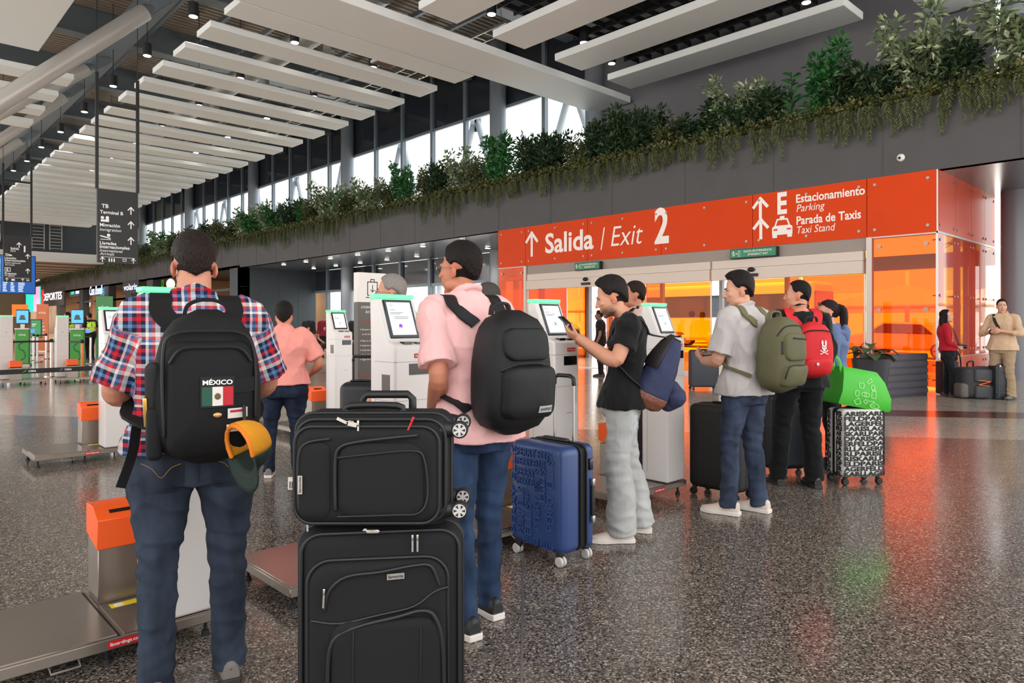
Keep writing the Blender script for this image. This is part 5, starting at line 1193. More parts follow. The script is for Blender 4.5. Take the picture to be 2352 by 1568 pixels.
def attr_mat(name, rough=.5, spec=.4, attr='tint', bump=.05, bscale=300, sss=0):
    if name in _M: return _M[name]
    m = bpy.data.materials.new(name); m.use_nodes = True; nt = m.node_tree; b = nt.nodes['Principled BSDF']; a = nt.nodes.new('ShaderNodeAttribute'); a.attribute_name = attr
    nt.links.new(a.outputs['Color'], b.inputs['Base Color']); b.inputs['Roughness'].default_value = rough; b.inputs['Specular IOR Level'].default_value = spec
    if sss: b.inputs['Subsurface Weight'].default_value = sss; b.inputs['Subsurface Radius'].default_value = (.012, .004, .002); b.inputs['Subsurface Scale'].default_value = 1
    tc = nt.nodes.new('ShaderNodeTexCoord'); nz = nt.nodes.new('ShaderNodeTexNoise'); nz.inputs['Scale'].default_value = bscale; bp = nt.nodes.new('ShaderNodeBump'); bp.inputs['Strength'].default_value = bump; bp.inputs['Distance'].default_value = .005
    nt.links.new(tc.outputs['Object'], nz.inputs[0]); nt.links.new(nz.outputs[0], bp.inputs['Height']); nt.links.new(bp.outputs[0], b.inputs['Normal'])
    _M[name] = m; return m
SKIN = attr_mat('skin', .48, .35)
HAIRM = lambda n, c: mat('hair_' + n, c, .5, bump=.9, bscale=34, stretch=(6, 6, 1.2), spec=.18)
def cloth(name, c, bump=.15, bscale=700, rough=.85, vary=.05): return mat('cloth_' + name, c, rough, spec=.2, bump=bump, bscale=bscale, vary=vary, vscale=9, sheen=.1)
def denim(name, c, vary=.55): return mat('denim_' + name, c, .85, spec=.2, bump=.2, bscale=900, vary=vary, vscale=6, stretch=(1.6, 1.6, .7))
PLAID = None
def plaid_mat():
    """woven check: attribute uv (metres) drives warp and weft stripes"""
    m = bpy.data.materials.new('plaid_cotton'); m.use_nodes = True; nt = m.node_tree; N = nt.nodes.new; Lk = nt.links.new; b = nt.nodes['Principled BSDF']; b.inputs['Roughness'].default_value = .85; b.inputs['Specular IOR Level'].default_value = .2
    a = N('ShaderNodeAttribute'); a.attribute_name = 'uvw'; s = N('ShaderNodeSeparateXYZ'); Lk(a.outputs['Vector'], s.inputs[0]); cols = []
    stops = [(0, (214, 208, 204)), (.13, (28, 34, 60)), (.27, (92, 124, 166)), (.38, (28, 34, 60)), (.5, (190, 30, 38)), (.62, (28, 34, 60)), (.74, (222, 216, 212)), (.82, (70, 100, 146)), (.92, (204, 60, 56))]
    for k in (0, 1):
        d = N('ShaderNodeMath'); d.operation = 'DIVIDE'; d.inputs[1].default_value = .12 if k == 0 else .114; f = N('ShaderNodeMath'); f.operation = 'FRACT'; Lk(s.outputs[k], d.inputs[0]); Lk(d.outputs[0], f.inputs[0])
        r = N('ShaderNodeValToRGB'); r.color_ramp.interpolation = 'CONSTANT'; e = r.color_ramp.elements
        while len(e) > 1: e.remove(e[-1])
        e[0].position = 0; e[0].color = L3(stops[0][1])
        for p, c in stops[1:]: x = e.new(p); x.color = L3(c)
        Lk(f.outputs[0], r.inputs[0]); cols.append(r)
    mx = N('ShaderNodeMix'); mx.data_type = 'RGBA'; mx.inputs[0].default_value = .5; Lk(cols[0].outputs[0], mx.inputs[6]); Lk(cols[1].outputs[0], mx.inputs[7]); Lk(mx.outputs[2], b.inputs['Base Color']); return m
def fold(p, seed, f=(9, 9, 5), amp=.004):
    q = Vector((p[0] * f[0] + seed, p[1] * f[1], p[2] * f[2])); n = noise.noise(q); m = noise.noise(q * 2.3 + Vector((7, 3, 1)))
    return amp * ((1 - abs(n)) ** 3 * 1.6 - .8 + .5 * m)

def sring(c, rx, ry, n=28, pw=.85, rot=None):
    o = []
    for j in range(n):
        t = 2 * math.pi * j / n; a, b = math.cos(t), math.sin(t)
        p = Vector((rx * math.copysign(abs(a) ** pw, a), ry * math.copysign(abs(b) ** pw, b), 0)); o.append(Vector(c) + (rot @ p if rot else p))
    return o
def hand(mb, w, d, n, side, curl=.5, spread=.0, thumb_in=.4, s=1.0):
    """palm, four jointed fingers and a thumb: w wrist, d pointing direction, n direction the palm faces, side = thumb side"""
    w, d, n = Vector(w), Vector(d).normalized(), Vector(n); n = (n - d * n.dot(d)).normalized(); t = Vector(side); t = (t - d * t.dot(d) - n * t.dot(n)).normalized()
    rr = []
    for k, (f, hw, ht) in enumerate([(-.012, .026, .019), (.01, .031, .018), (.04, .040, .016), (.075, .043, .014), (.09, .040, .011)]):
        c = w + d * f * s; rr.append([c + t * hw * s * math.cos(q) + n * ht * s * math.sin(q) for q in [2 * math.pi * j / 14 for j in range(14)]])
    mb.rings(rr)
    for k, (o, L) in enumerate([(.032, .072), (.0108, .08), (-.0108, .074), (-.032, .058)]):
        p = w + d * (.082 - .006 * abs(k - 1.2)) * s + t * o * s; dd = (d + t * spread * (1.5 - k) * .3).normalized(); pts = [p - d * .015 * s, p]
        for sg, (fr, ca) in enumerate([(.45, .55), (.32, .9), (.25, .6)]):
            a = curl * ca * (1 + .07 * k); ax = dd.cross(n).normalized(); dd = Matrix.Rotation(a, 3, ax) @ dd; pts.append(pts[-1] + dd * L * fr * s)
        mb.tube(pts, [.0092 * s, .0092 * s, .0086 * s, .008 * s, .0068 * s], 9)
    p = w + d * .022 * s + t * .026 * s; dd = (d * .75 + t * .75 + n * thumb_in * .6).normalized(); pts = [p - t * .012 * s, p]
    for fr, a in ((.038, .1), (.032, .35), (.026, .35)):
        ax = dd.cross(d * .6 + n * thumb_in - t * .2); ax = ax.normalized() if ax.length > 1e-4 else n; dd = Matrix.Rotation(a, 3, ax) @ dd; pts.append(pts[-1] + dd * fr * s)
    mb.tube(pts, [.014 * s, .0125 * s, .0105 * s, .0098 * s, .0078 * s], 9)

class Person: pass
HL = ((0, 30, 52, 64, 78, 92, 112, 132, 150, 180), (.6, .57, .4, -.05, -.24, -.1, -.26, -.5, -.64, -.76))
def person(label, loc, rz, H=1.75, skin=(196, 138, 112), hair=('short', 'dark', (32, 26, 24)), fat=1.0, top=None, sleeve='short', bottom=None, shoe=None, feet=None, knees=None, pelvis=(0, 0, .94),
           neck=(0, .0, 1.47), headp=(0, .035, 1.60), hyaw=0, hpitch=0, elb=None, wri=None, hands=None, vox=.008, stubble=0, legr=1.0, seed=0, hem=.86, female=False, collar=None, glasses=False, topw=1.0, shoulder=.185, name='person', flare=0, hipw=1.0, sleeve_len=None, armr=1.0, cover_shoes=False, shoe_style=None, group=None, foot_yaw=(0, 0), hipz=.89, tuck=False, topmat_fn=None, toplong=.16):
    s = H / 1.75; P = Person(); t = thing(name, label, 'person', (loc[0], loc[1], 0), rz, group); P.t = t; P.s = s
    fe = feet or ((-.1, -.02), (.1, -.02)); el = elb or ((-.25, -.04, 1.12), (.25, -.04, 1.12)); wr = wri or ((-.27, .06, .87), (.27, .06, .87)); hd = hands or (None, None)
    S3 = lambda p: Vector(p) * s
    pel, nk, hp = S3(pelvis), S3(neck), S3(headp)
    def spine(z):
        """centre of the trunk at height z"""
        a = (z * s - pel.z) / (nk.z - pel.z); a = max(-.2, min(1.1, a)); return pel.lerp(nk, a) + Vector((0, -.012 * math.sin(math.pi * max(0, min(1, a))) * s, 0)) + Vector((0, 0, z * s - pel.lerp(nk, a).z))
    prof = ([(.84, .17, .118), (.93, .172, .12), (1.02, .158, .11), (1.1, .15, .106), (1.2, .158, .11), (1.3, .172, .115), (1.38, .178, .11), (1.435, .16, .095), (1.47, .1, .075), (1.5, .066, .062)] if not female else
            [(.84, .168, .12), (.93, .17, .12), (1.02, .14, .1), (1.1, .125, .092), (1.2, .138, .1), (1.28, .15, .118), (1.36, .152, .105), (1.42, .135, .085), (1.465, .08, .065), (1.5, .055, .055)])
    k_sh = shoulder / .185
    def trunk(mb, add, z0, z1, wid=1.0, extra=None):
        rr = []
        for z, rx, ry in prof:
            if z < z0 - .05 or z > z1: continue
            z = max(z, z0); f = fat if z < 1.36 else 1 + (fat - 1) * .4; c = spine(z); kk = k_sh if z > 1.25 else 1
            e = extra(z) if extra else 0
            rr.append(sring(c, (rx * f * kk * wid + add + e) * s, (ry * f * wid + add + e) * s))
        mb.rings(rr)
    sh = [spine(1.415) + Vector((q * shoulder * s, 0, 0)) for q in (-1, 1)]
    E = [S3(p) for p in el]; Wp = [S3(p) for p in wr]
    hipc = [pel + Vector((q * .092 * s * hipw, 0, (hipz - pelvis[2]) * s)) for q in (-1, 1)]
    foot = [Vector((f[0] * s, f[1] * s, 0)) for f in fe]
    ank = [foot[i] + Vector((0, 0, .085 * s)) for i in (0, 1)]
    kn = [S3(k) for k in knees] if knees else [hipc[i].lerp(ank[i], .5) + Vector((0, .03 * s, 0)) for i in (0, 1)]
    P.sh, P.E, P.W, P.hip, P.kn, P.spine = sh, E, Wp, hipc, kn, spine
    # ---- skin: one continuous body
    mb = MB(); trunk(mb, -.012, .86, 1.5)
    fx, fp = R(hyaw), R(hpitch); Hm = Matrix.Translation(hp) @ Matrix.Rotation(fx, 4, 'Z') @ Matrix.Rotation(fp, 4, 'X'); hs = .95 * (s * .5 + .5)
    hh = lambda x, y, z: Hm @ (Vector((x, y, z)) * hs)
    q = MB()
    q.ell((0, -.012, .055), (.077, .098, .09), 24, 16); q.ell((0, .035, -.01), (.066, .066, .1), 24, 14, pw=.9); q.ell((0, .03, -.06), (.056, .058, .05), 20, 10, pw=.85); q.ell((0, .074, -.098), (.024, .02, .019), 14, 8)
    q.tube([(0, .091, .035), (0, .106, .004), (0, .117, -.018)], [.009, .0105, .0125], 10); 
    for a in (-1, 1): q.ell((a * .012, .101, -.022), (.009, .012, .008), 10, 6); q.ell((a * .042, .066, -.012), (.024, .026, .02), 12, 8); q.ell((a * .032, .083, .036), (.026, .014, .009), 12, 8); q.ell((a * .05, .02, -.066), (.016, .04, .026), 12, 8)
    for a in (-1, 1): q.ell((a * .078, -.012, -.002), (.009, .02, .033), 12, 8, rot=Matrix.Rotation(R(22) * a, 3, 'Z') @ Matrix.Rotation(R(-12), 3, 'X')); q.ell((a * .077, -.006, -.026), (.008, .011, .013), 8, 6)
    q.ell((0, .097, -.053), (.021, .009, .0055), 12, 6); q.ell((0, .095, -.0645), (.019, .0095, .007), 12, 6)
    q.xf(Matrix.Diagonal((hs, hs, hs, 1))); q.xf(Hm); mb.add(q.v, q.f)
    mb.tube([hh(0, -.02, -.03), hh(0, -.018, -.08), nk + Vector((0, .0, .01 * s)), nk + Vector((0, 0, -.05 * s))], [.054 * hs / .95 * (.5 + .5 * fat) * (.86 if female else 1), .054 * hs / .95 * (.5 + .5 * fat) * (.86 if female else 1), .06 * s, .075 * s], 18)
    ar = armr * (.8 if female else 1) * (.5 + .5 * fat)
    for i in (0, 1):
        a, b, c = sh[i], E[i], Wp[i]; fw = (c - b).normalized()
        bb = b + ((a - b).normalized() + fw) * .012 * s; pts = [a + Vector((-(a.x - nk.x) * .25, 0, .0)), a, a.lerp(b, .4), a.lerp(b, .82), bb, b.lerp(c, .2), b.lerp(c, .45), c]
        mb.tube([tuple(p) for p in pts], [x * s * ar for x in (.055, .056, .049, .042, .041, .042, .038, .027)], 14, sub=2)
        if hd[i]: hand(mb, c + fw * .004, *hd[i], s=s * (.9 if female else 1))
        else:
            n = Vector((1 if i == 0 else -1, 0, 0)); hand(mb, c + fw * .004, fw, n, Vector((0, 1, .2)), .55, s=s * (.9 if female else 1))
    lf = legr * (.5 + .5 * fat) * (.86 if bottom else 1)
    for i in (0, 1):
        mb.tube([hipc[i] + Vector((0, 0, .03)), hipc[i].lerp(kn[i], .18), hipc[i].lerp(kn[i], .55), kn[i], kn[i].lerp(ank[i], .35) + Vector((0, -.012 * s, 0)), ank[i], ank[i] + Vector((0, 0, -.05 * s))], [x * s * lf for x in (.08, .08, .07, .054, .05, .036, .036)], 14, sub=3)
    sk = np.array([lin(x) for x in skin]); Mi = np.array(Hm.inverted())
    def tint(co):
        c = np.ones((len(co), 4)); l = (np.c_[co, np.ones(len(co))] @ Mi.T)[:, :3] / hs; c[:, :3] = sk
        near = (np.abs(l[:, 2]) < .2) & (np.linalg.norm(l[:, :2], axis=1) < .14)
        lip = near & (np.abs(l[:, 0]) < .024) & (l[:, 1] > .085) & (l[:, 2] < -.046) & (l[:, 2] > -.072); c[lip, :3] = sk * np.array([.86, .62, .6])
        if stubble:
            f = np.clip((-.03 - l[:, 2]) / .03, 0, 1) * np.clip((l[:, 2] + .15) / .03, 0, 1) * np.clip((l[:, 1] + .02) / .04, 0, 1) * near * stubble; f[lip] = 0
            mo = near & (np.abs(l[:, 0]) < .03) & (l[:, 1] > .085) & (l[:, 2] < -.034) & (l[:, 2] > -.047); f[mo] = stubble
            c[:, :3] = c[:, :3] * (1 - f[:, None]) + np.array([.05, .035, .03]) * f[:, None]
        ear = near & (np.abs(l[:, 0]) > .074); c[ear, :3] = sk * np.array([1.05, .8, .76]); return c
    P.body = remesh(mb, vox * .72 if vox < .008 else vox, 2, None, tint, 'body', SKIN, t)
    # ---- eyes, brows
    if vox < .011:
        for a in (-1, 1):
            q = MB(); q.ell((a * .031, .0795, .016), (.0135, .0135, .0105), 14, 8); q.xf(Matrix.Diagonal((hs, hs, hs, 1))); q.xf(Hm); e = q.build('eye', mat('eye_white', (214, 206, 200), .2), t)
            q = MB(); q.ell((a * .031, .0885, .0155), (.006, .005, .0062), 10, 6); q.xf(Matrix.Diagonal((hs, hs, hs, 1))); q.xf(Hm); q.build('iris', mat('iris_dark', (40, 26, 20), .1), e)
            q = MB(); q.tube([(a * .012, .096, .036), (a * .03, .0955, .0425), (a * .05, .083, .037)], [.004, .0045, .002], 8, sub=3, flat=(1, .9)); q.tube([(a * .017, .0905, .02), (a * .031, .0945, .0265), (a * .046, .084, .018)], [.0018, .0025, .0018], 6, sub=3)
            q.xf(Matrix.Diagonal((hs, hs, hs, 1))); q.xf(Hm); q.build('eyebrow', mat('brow_dark', (36, 28, 25), .7), t)
    # ---- hair: shell that dips under the scalp at the hairline
    kind, hn, hc = hair; q = MB(); rr = []; rs = random.Random(seed + 3)
    n, m2 = (72, 48) if vox < .011 else (40, 28)
    for i in range(m2 + 1):
        ph = -math.pi / 2 + math.pi * min(max(i / m2, .012), .988); ring = []
        for j in range(n):
            th = 2 * math.pi * j / n; d = Vector((math.cos(ph) * math.cos(th), math.cos(ph) * math.sin(th), math.sin(ph)))
            fwd, up = d.y, d.z
            az = math.degrees(abs(math.atan2(d.x, d.y))); line = float(np.interp(az, HL[0], HL[1]))
            if kind in ('long', 'pony') and az < 100: line = max(line, float(np.interp(az, (0, 40, 70, 100), (.7, .6, .3, -.1))))
            e = max(0, min(1, (up - line) / .14)); e = e * e * (3 - 2 * e)
            vol = {'short': .012, 'crew': .006, 'thick': .022, 'long': .016, 'pony': .009, 'bald': .005}[kind]
            k = .9 + e * (.108 + vol * (.6 + .9 * max(0, up)) / .09) + e * (.018 if kind in ('thick', 'long') else .008) * noise.noise(Vector((d.x * 7, d.y * 7, d.z * 3 + seed)))
            k += e * .022 * noise.noise(Vector((d.x * 17 + seed, d.y * 17, d.z * 6))) + e * .012 * noise.noise(Vector((d.x * 38, d.y * 38 + seed, d.z * 12)))
            if kind == 'thick' and fwd > .3 and up > .3: k += e * .12 * fwd
            ring.append(Vector((0, -.012, .05)) + Vector((d.x * .079 * k, d.y * .101 * k, d.z * (.093 if up > 0 else .093 + .045 * min(1, -up * 1.6)) * k)))
        rr.append(ring)
    q.rings(rr)
    hsd = seed
    if kind == 'pony': q.ell((0, -.115, .07), (.03, .03, .03), 12, 8); q.tube([(0, -.12, .07), (0, -.155, .03), (.0, -.15, -.1), (.01, -.12, -.24), (.02, -.1, -.36)], [.03, .04, .042, .032, .008], 12, sub=3)
    if kind == 'long':
        for a in (-.06, -.025, .02, .06): q.tube([(a, -.06, .04), (a * 1.25, -.095, -.06), (a * 1.5, -.105, -.2), (a * 1.6, -.1 + rs.uniform(-.02, .02), -.36), (a * 1.5, -.09, -.45)], [.04, .046, .044, .036, .01], 12, sub=3)
        for a in (-1, 1): q.tube([(a * .07, .0, .05), (a * .086, -.02, -.05), (a * .08, -.04, -.16)], [.022, .026, .02], 10, sub=3)
    q.xf(Matrix.Diagonal((hs, hs, hs, 1))); q.xf(Hm)
    if kind in ('pony', 'long'): P.hair = remesh(q, .006, 1, lambda p: .004 * noise.noise(Vector((p[0] * 60, p[1] * 60, p[2] * 9))), None, 'hair', HAIRM(hn, hc), t)
    else: P.hair = q.build('hair', HAIRM(hn, hc), t, ang=180)
    if glasses:
        q = MB()
        for a in (-1, 1): loop(q, [(a * .032 + .022 * math.cos(v), .107, .016 + .017 * math.sin(v)) for v in [6.283 * k / 16 for k in range(16)]], .0016, 6); q.tube([(a * .054, .105, .02), (a * .083, .06, .022), (a * .086, -.01, .015)], .0016, 6)
        q.tube([(-.01, .108, .02), (.01, .108, .02)], .0016, 6); q.xf(Matrix.Diagonal((hs, hs, hs, 1))); q.xf(Hm); q.build('glasses', ALU, t)
    P.Hm, P.hs = Hm, hs
    # ---- trousers
    if bottom:
        q = MB(); a0 = .012
        rr = []
        for z, rx, ry in [(.80, .15, .11), (.84, .168, .122), (.9, .174, .126), (.96, .16, .113), (1.0, .146, .102)]:
            c = spine(z) if z > .84 else spine(.84) + Vector((0, 0, (z - .84) * s)); rr.append(sring(c, (rx * fat + .006) * s, (ry * fat + .008) * s))
        if hipz > .7: q.rings(rr)
        else: q.ell(pel, (.17 * fat * s, .15 * s, .11 * s), 20, 12)
        for i in (0, 1):
            h, k, a = hipc[i], kn[i], ank[i]; fl = flare; e = Vector((0, 0, -.02 * s))
            pts = [h + Vector((0, 0, .06 * s)) if hipz > .7 else h, h + (k - h) * .18, h.lerp(k, .55), k, k.lerp(a, .4) + Vector((0, -.012 * s, 0)), k.lerp(a, .8), a + Vector((0, -.005, -.035 * s))]
            rad = [(.098 * fat), (.097 * fat), (.083 * (.4 + .6 * fat)), .066 + fl * .5, .061 + fl * .7, .056 + fl, .058 + fl]
            q.tube([tuple(p) for p in pts], [x * s * legr for x in rad], 20, dome=False, sub=4)
        def dsp(p):
            d = fold(p, seed, (7, 7, 9), .0065); z = p[2] / s
            if z < .3: d += .004 * math.sin(z * 95 + 3 * math.sin(p[0] * 20)) * (1 - z / .3)
            if .42 < z < .6: d += .003 * math.sin(z * 80 + p[0] * 25)
            return d
        P.pants = remesh(q, max(vox, .008), 2, dsp, None, 'trousers', bottom, t); P.pb = bvh_of(P.pants) if vox < .009 else None
    # ---- shirt
    if top:
        q = MB(); trunk(q, .014, hem, 1.5 if collar != 'crew' else 1.485, topw, (lambda z: toplong * max(0, 1.1 - z)) if toplong else None)
        if collar: 
            n0 = spine(1.47); loop(q, [n0 + Vector((math.cos(v) * .068 * s * (.5 + .5 * fat), math.sin(v) * .066 * s, (.035 - .028 * math.sin(v)) * s)) for v in [6.283 * k / 20 for k in range(20)]], (.011 if collar == 'polo' else .008) * s, 8)
            if collar == 'polo':
                rr = [[n0 + Vector((math.cos(v) * (.072 - .004 * k) * s * (.5 + .5 * fat), math.sin(v) * (.07 - .004 * k) * s, (-.03 + .03 * k - (.014 * k) * math.sin(v)) * s)) for v in [6.283 * j / 24 for j in range(24)]] for k in range(3)]; q.rings(rr)
        for i in (0, 1):
            a, b, c = sh[i], E[i], Wp[i]
            inn = a + Vector((-(a.x - nk.x) * .45, 0, -.01 * s)); lr = ar
            if sleeve == 'short':
                L = sleeve_len or .72; e = a.lerp(b, L); q.tube([tuple(p) for p in (inn, a, a.lerp(b, L * .5), e)], [x * s for x in (.072 * lr, .073 * lr, .07 * lr, .069 * lr + .012 + (flare * 0))], 18, dome=False, sub=4)
            else:
                fw = (c - b).normalized(); L = sleeve_len or .95
                q.tube([tuple(p) for p in (inn, a, a.lerp(b, .45), b, b.lerp(c, .4 * L), b.lerp(c, L))], [x * s * lr for x in (.07, .071, .063, .057, .053, .045)], 18, dome=False, sub=4)
        a1, b1 = sh, E
        def dsp2(p): return fold(p, seed + 11, (8, 8, 5), .0085) + .0025 * noise.noise(Vector((p[0] * 30, p[1] * 30, p[2] * 16 + seed)))
        fn = topmat_fn
        tf = (lambda co: fn(co, sh, E, spine, s)) if fn else None
        P.top = remesh(q, max(vox, .007), 2, dsp2, tf, 'shirt', top, t, attr='uvw'); P.tb = bvh_of(P.top) if vox < .012 else None
    # ---- shoes
    if shoe:
        col, sole = shoe
        for i in (0, 1):
            q = MB(); f = foot[i]; yaw = R(foot_yaw[i]); Rm = Matrix.Translation(f) @ Matrix.Rotation(yaw, 4, 'Z'); k = s
            sec = [(-.075, .030, .055, .09), (-.06, .036, .05, .10), (-.02, .038, .045, .105), (.03, .040, .04, .098), (.08, .046, .036, .075), (.13, .049, .032, .06), (.17, .043, .03, .05), (.195, .025, .03, .042)]
            rr = []
            for y, hw, zc, zt in sec: rr.append([(hw * k * math.cos(v), y * k, .022 * k + max(0, math.sin(v)) * (zt - .022) * k + min(0, math.sin(v)) * .006 * k) for v in [2 * math.pi * j / 16 for j in range(16)]])
            q.rings(rr); q.xf(Rm); so = q.build('shoe', col, t, ang=60)
            q = MB(); q.rings([[(x * k, y * k, z * k) for x, y in [(.033, -.085), (.043, -.05), (.04, .02), (.052, .1), (.05, .15), (.03, .2), (-.03, .2), (-.05, .15), (-.052, .1), (-.04, .02), (-.043, -.05), (-.033, -.085)]] for z in (.001, .022, .03)]); q.xf(Rm); bevel(q.build('sole', sole, so), .004, 2)
    return P
# ---------------------------------------------------------------- the travellers
SH_WHITE = mat('shoe_offwhite', (214, 196, 182), .6); SOLE_W = mat('sole_white', (222, 212, 204), .6); SH_BLACK = mat('shoe_black', (30, 29, 30), .5); SH_GREY = mat('shoe_grey', (120, 112, 106), .7); SOLE_D = mat('sole_dark', (50, 48, 46), .7)
def plaid_uv(co, sh, E, spine, s):
    c = np.zeros((len(co), 4)); c[:, 3] = 1; best = np.full(len(co), 9.9)
    # torso: around and up
    cz = np.array([tuple(spine(z)) for z in np.clip(co[:, 2] / s, .8, 1.5)]); c[:, 0] = np.where(np.abs(co[:, 0]) < .26, co[:, 0], co[:, 1]) + .02; c[:, 1] = co[:, 2]
    for i in (0, 1):
        a, b = np.array(sh[i]), np.array(E[i]); L = np.linalg.norm(b - a); d = (b - a) / L; r = co - a; tt = r @ d; rad = np.linalg.norm(r - tt[:, None] * d, axis=1)
        on = (tt > .05) & (rad < .115) & ((np.abs(co[:, 0]) > abs(a[0]) - .005))
        p = r - tt[:, None] * d; ref = np.array([0, 1, 0]) - d * d[1]; ref /= np.linalg.norm(ref); o2 = np.cross(d, ref); ang = np.arctan2(p @ ref, p @ o2); c[on, 0] = ang[on] * .085 + .03 * i; c[on, 1] = tt[on] + .04
    return c
P1 = person('person in a red and blue plaid shirt seen from behind in the left foreground', (.975, 2.82), R(-15), 1.775, (196, 134, 108), ('short', 'dark', (38, 27, 22)), fat=1.22, top=plaid_mat(), bottom=denim('dark_blue', (46, 53, 66)), shoe=(SH_GREY, SOLE_D),
            feet=((-.135, -.02), (.125, .03)), elb=((-.275, .05, 1.13), (.28, .07, 1.15)), wri=((-.14, .3, 1.12), (.2, .3, 1.08)), vox=.0065, seed=1, hem=.93, collar='polo', shoulder=.185, headp=(0, .04, 1.605), hpitch=-8, hipw=1.25, topw=1.03, sleeve_len=.86, stubble=.25, topmat_fn=plaid_uv, flare=.008, armr=1.04)
def jean_pocket(P, x, z, w=.15, h=.16, back=True, col=(34, 50, 76), stitch=(150, 110, 60), d=(0, 1, 0)):
    s = P.s; m = denim('pocket_%d' % col[2], col); pb = P.pb
    o = patch(pb, (x * s, -.2, z * s), (1, 0, 0), (0, 0, 1), w * s, h * s, d, .004, 10, lambda b: 1.0 if b > .25 else .72 + 1.12 * b).build('pocket', m, P.t)
    q = MB()
    def on(px, pz):
        hit = pb.ray_cast(Vector((px * s, -.5, pz * s)), Vector((0, 1, 0)), 1); return hit[0] + Vector((0, -.0065, 0)) if hit[0] is not None else Vector((px * s, -.15, pz * s))
    q.tube([on(x - w * .42, z + .035), on(x - w * .2, z + .02), on(x, z - .015), on(x + w * .2, z + .02), on(x + w * .42, z + .035)], .0014, 5, sub=3)
    q.tube([on(x - w * .48, z + h * .46), on(x + w * .48, z + h * .46)], .0014, 5, sub=6); q.build('stitching', mat('stitch_tan', stitch, .7), o)
for x in (-.12, .12): jean_pocket(P1, x, .86, col=(42, 48, 60))
q = MB(); bv = P1.pb
hit = [bv.ray_cast(Vector((0, -.5, z * P1.s)), Vector((0, 1, 0)), 1)[0] for z in (.97, .92, .87, .82)]; q.tube([h + Vector((0, -.003, 0)) for h in hit if h], .003, 6); q.build('seam', denim('pocket_60', (42, 48, 60)), P1.t)
def pack_xf(P, off, rx=0, rz=0): return P.t.location, P.t.rotation_euler.z
def backpack(P, label, c, h, m, shape=1.0, tilt=0, yaw=0, strap_m=None, straps=True, name='backpack', strapx=.115, strapw=.06, bottom=None, strap_front=True, strap_pts=None):
    """worn pack in the wearer's frame: c centre, h half sizes"""
    t = thing(name, label, 'backpack', tuple(P.t.location), P.t.rotation_euler.z); M = Matrix.Translation(c) @ Matrix.Rotation(R(yaw), 4, 'Z') @ Matrix.Rotation(R(tilt), 4, 'X')
    q = MB(); rr = []
    for k in range(15):
        f = k / 14; z = -h[2] + 2 * h[2] * f; e = (1 - abs(2 * f - 1) ** 5); top = 1 - .22 * max(0, f - .55) / .45 * shape; e2 = max(.05, e) ** .45
        bul = 1 + .12 * math.sin(math.pi * min(1, f * 1.3)) * shape
        ring = []
        for j in range(32):
            th = 2 * math.pi * j / 32; a, b = math.cos(th), math.sin(th); x = h[0] * top * e2 * math.copysign(abs(a) ** .6, a); y = h[1] * e2 * math.copysign(abs(b) ** .6, b) * (bul if b < 0 else 1); ring.append((x, y, z))
        rr.append(ring)
    q.rings(rr); q.xf(M); P.pack = t; t['_'] = 0; del t['_']
    b = q.build('main_bag', m, t, ang=70); P.pM = M; P.pbv = bvh_of(b); sm = strap_m or m
    if straps:
        for sgn in (-1, 1):
            q = MB(); x = strapx * sgn; s = P.s; n0 = P.spine(1.44)
            top = M @ Vector((sgn * h[0] * .45, h[1] * .8, h[2] * .82))
            pts = strap_pts(sgn) if strap_pts else [tuple(top), (x + n0.x, n0.y - .09 * s, 1.43 * s), (x + n0.x, n0.y - .02 * s, 1.50 * s), (x + n0.x, n0.y + .08 * s, 1.43 * s), (x * 1.1 + n0.x, n0.y + .15 * s, 1.3 * s), (x * 1.35 + n0.x, n0.y + .13 * s, 1.18 * s), (x * 1.75, n0.y + .02, 1.08 * s), tuple(M @ Vector((sgn * h[0] * .95, h[1] * .5, -h[2] * .55)))]
            snap_ribbon(q, P.tb, pts, (1, 0, 0), strapw, .012, .007, 6); q.build('strap', sm, t)
    return t, M
LP = lambda M, x, y, z: M @ Vector((x, y, z))
def zipline(t, M, pts, r=.004, m=None, name='zip', sub=4):
    q = MB(); q.tube([tuple(M @ Vector(p)) for p in pts], r, 6, sub=sub); return q.build(name, m or PIPE, t)
def pocket_on(t, P, M, x0, x1, z0, z1, h, m, r=.03, name='pocket'):
    """puffed pocket following the pack's rear face"""
    q = MB(); c = [M @ Vector((x, -.5, z)) for x, z in rrect(x0, x1, z0, z1, r)]; d = (M.to_3x3() @ Vector((0, 1, 0))).normalized(); rr = []
    cx, cz = (x0 + x1) / 2, (z0 + z1) / 2
    for kk, (sc, hh) in enumerate([(1, -.004), (.985, h * .5), (.95, h * .85), (.86, h), (.5, h * 1.05), (.02, h * 1.05)]):
        ring = []
        for x, z in rrect(x0, x1, z0, z1, r):
            p = M @ Vector((cx + (x - cx) * sc, -.6, cz + (z - cz) * sc)); hit = P.pbv.ray_cast(p, d, 1.5); b = hit[0] if hit[0] is not None else p + d * .45; ring.append(b - d * hh)
        rr.append(ring)
    q.rings(rr); o = q.build(name, m, t, ang=60); o_b = bvh_of(o); P.ob = o_b; return o
def onpack(P, M, x, z, off=.004, bv=None):
    d = (M.to_3x3() @ Vector((0, 1, 0))).normalized(); p = M @ Vector((x, -.6, z)); best = None
    for b in ([bv] if bv else []) + [P.pbv]:
        hit = b.ray_cast(p, d, 1.5)
        if hit[0] is not None and (best is None or (hit[0] - p).length < (best - p).length): best = hit[0]
    return (best if best is not None else M @ Vector((x, -.12, z))) - d * off
BPK = mat('pack_black', (15, 14, 15), .7, bump=.3, bscale=700, spec=.3)
t1, M1 = backpack(P1, 'black backpack with MÉXICO flag patch worn by the person in plaid, cap clipped on', (.02, -.28, 1.195), (.176, .1, .27), BPK, 1.0, tilt=4, strapx=.12, strapw=.075)
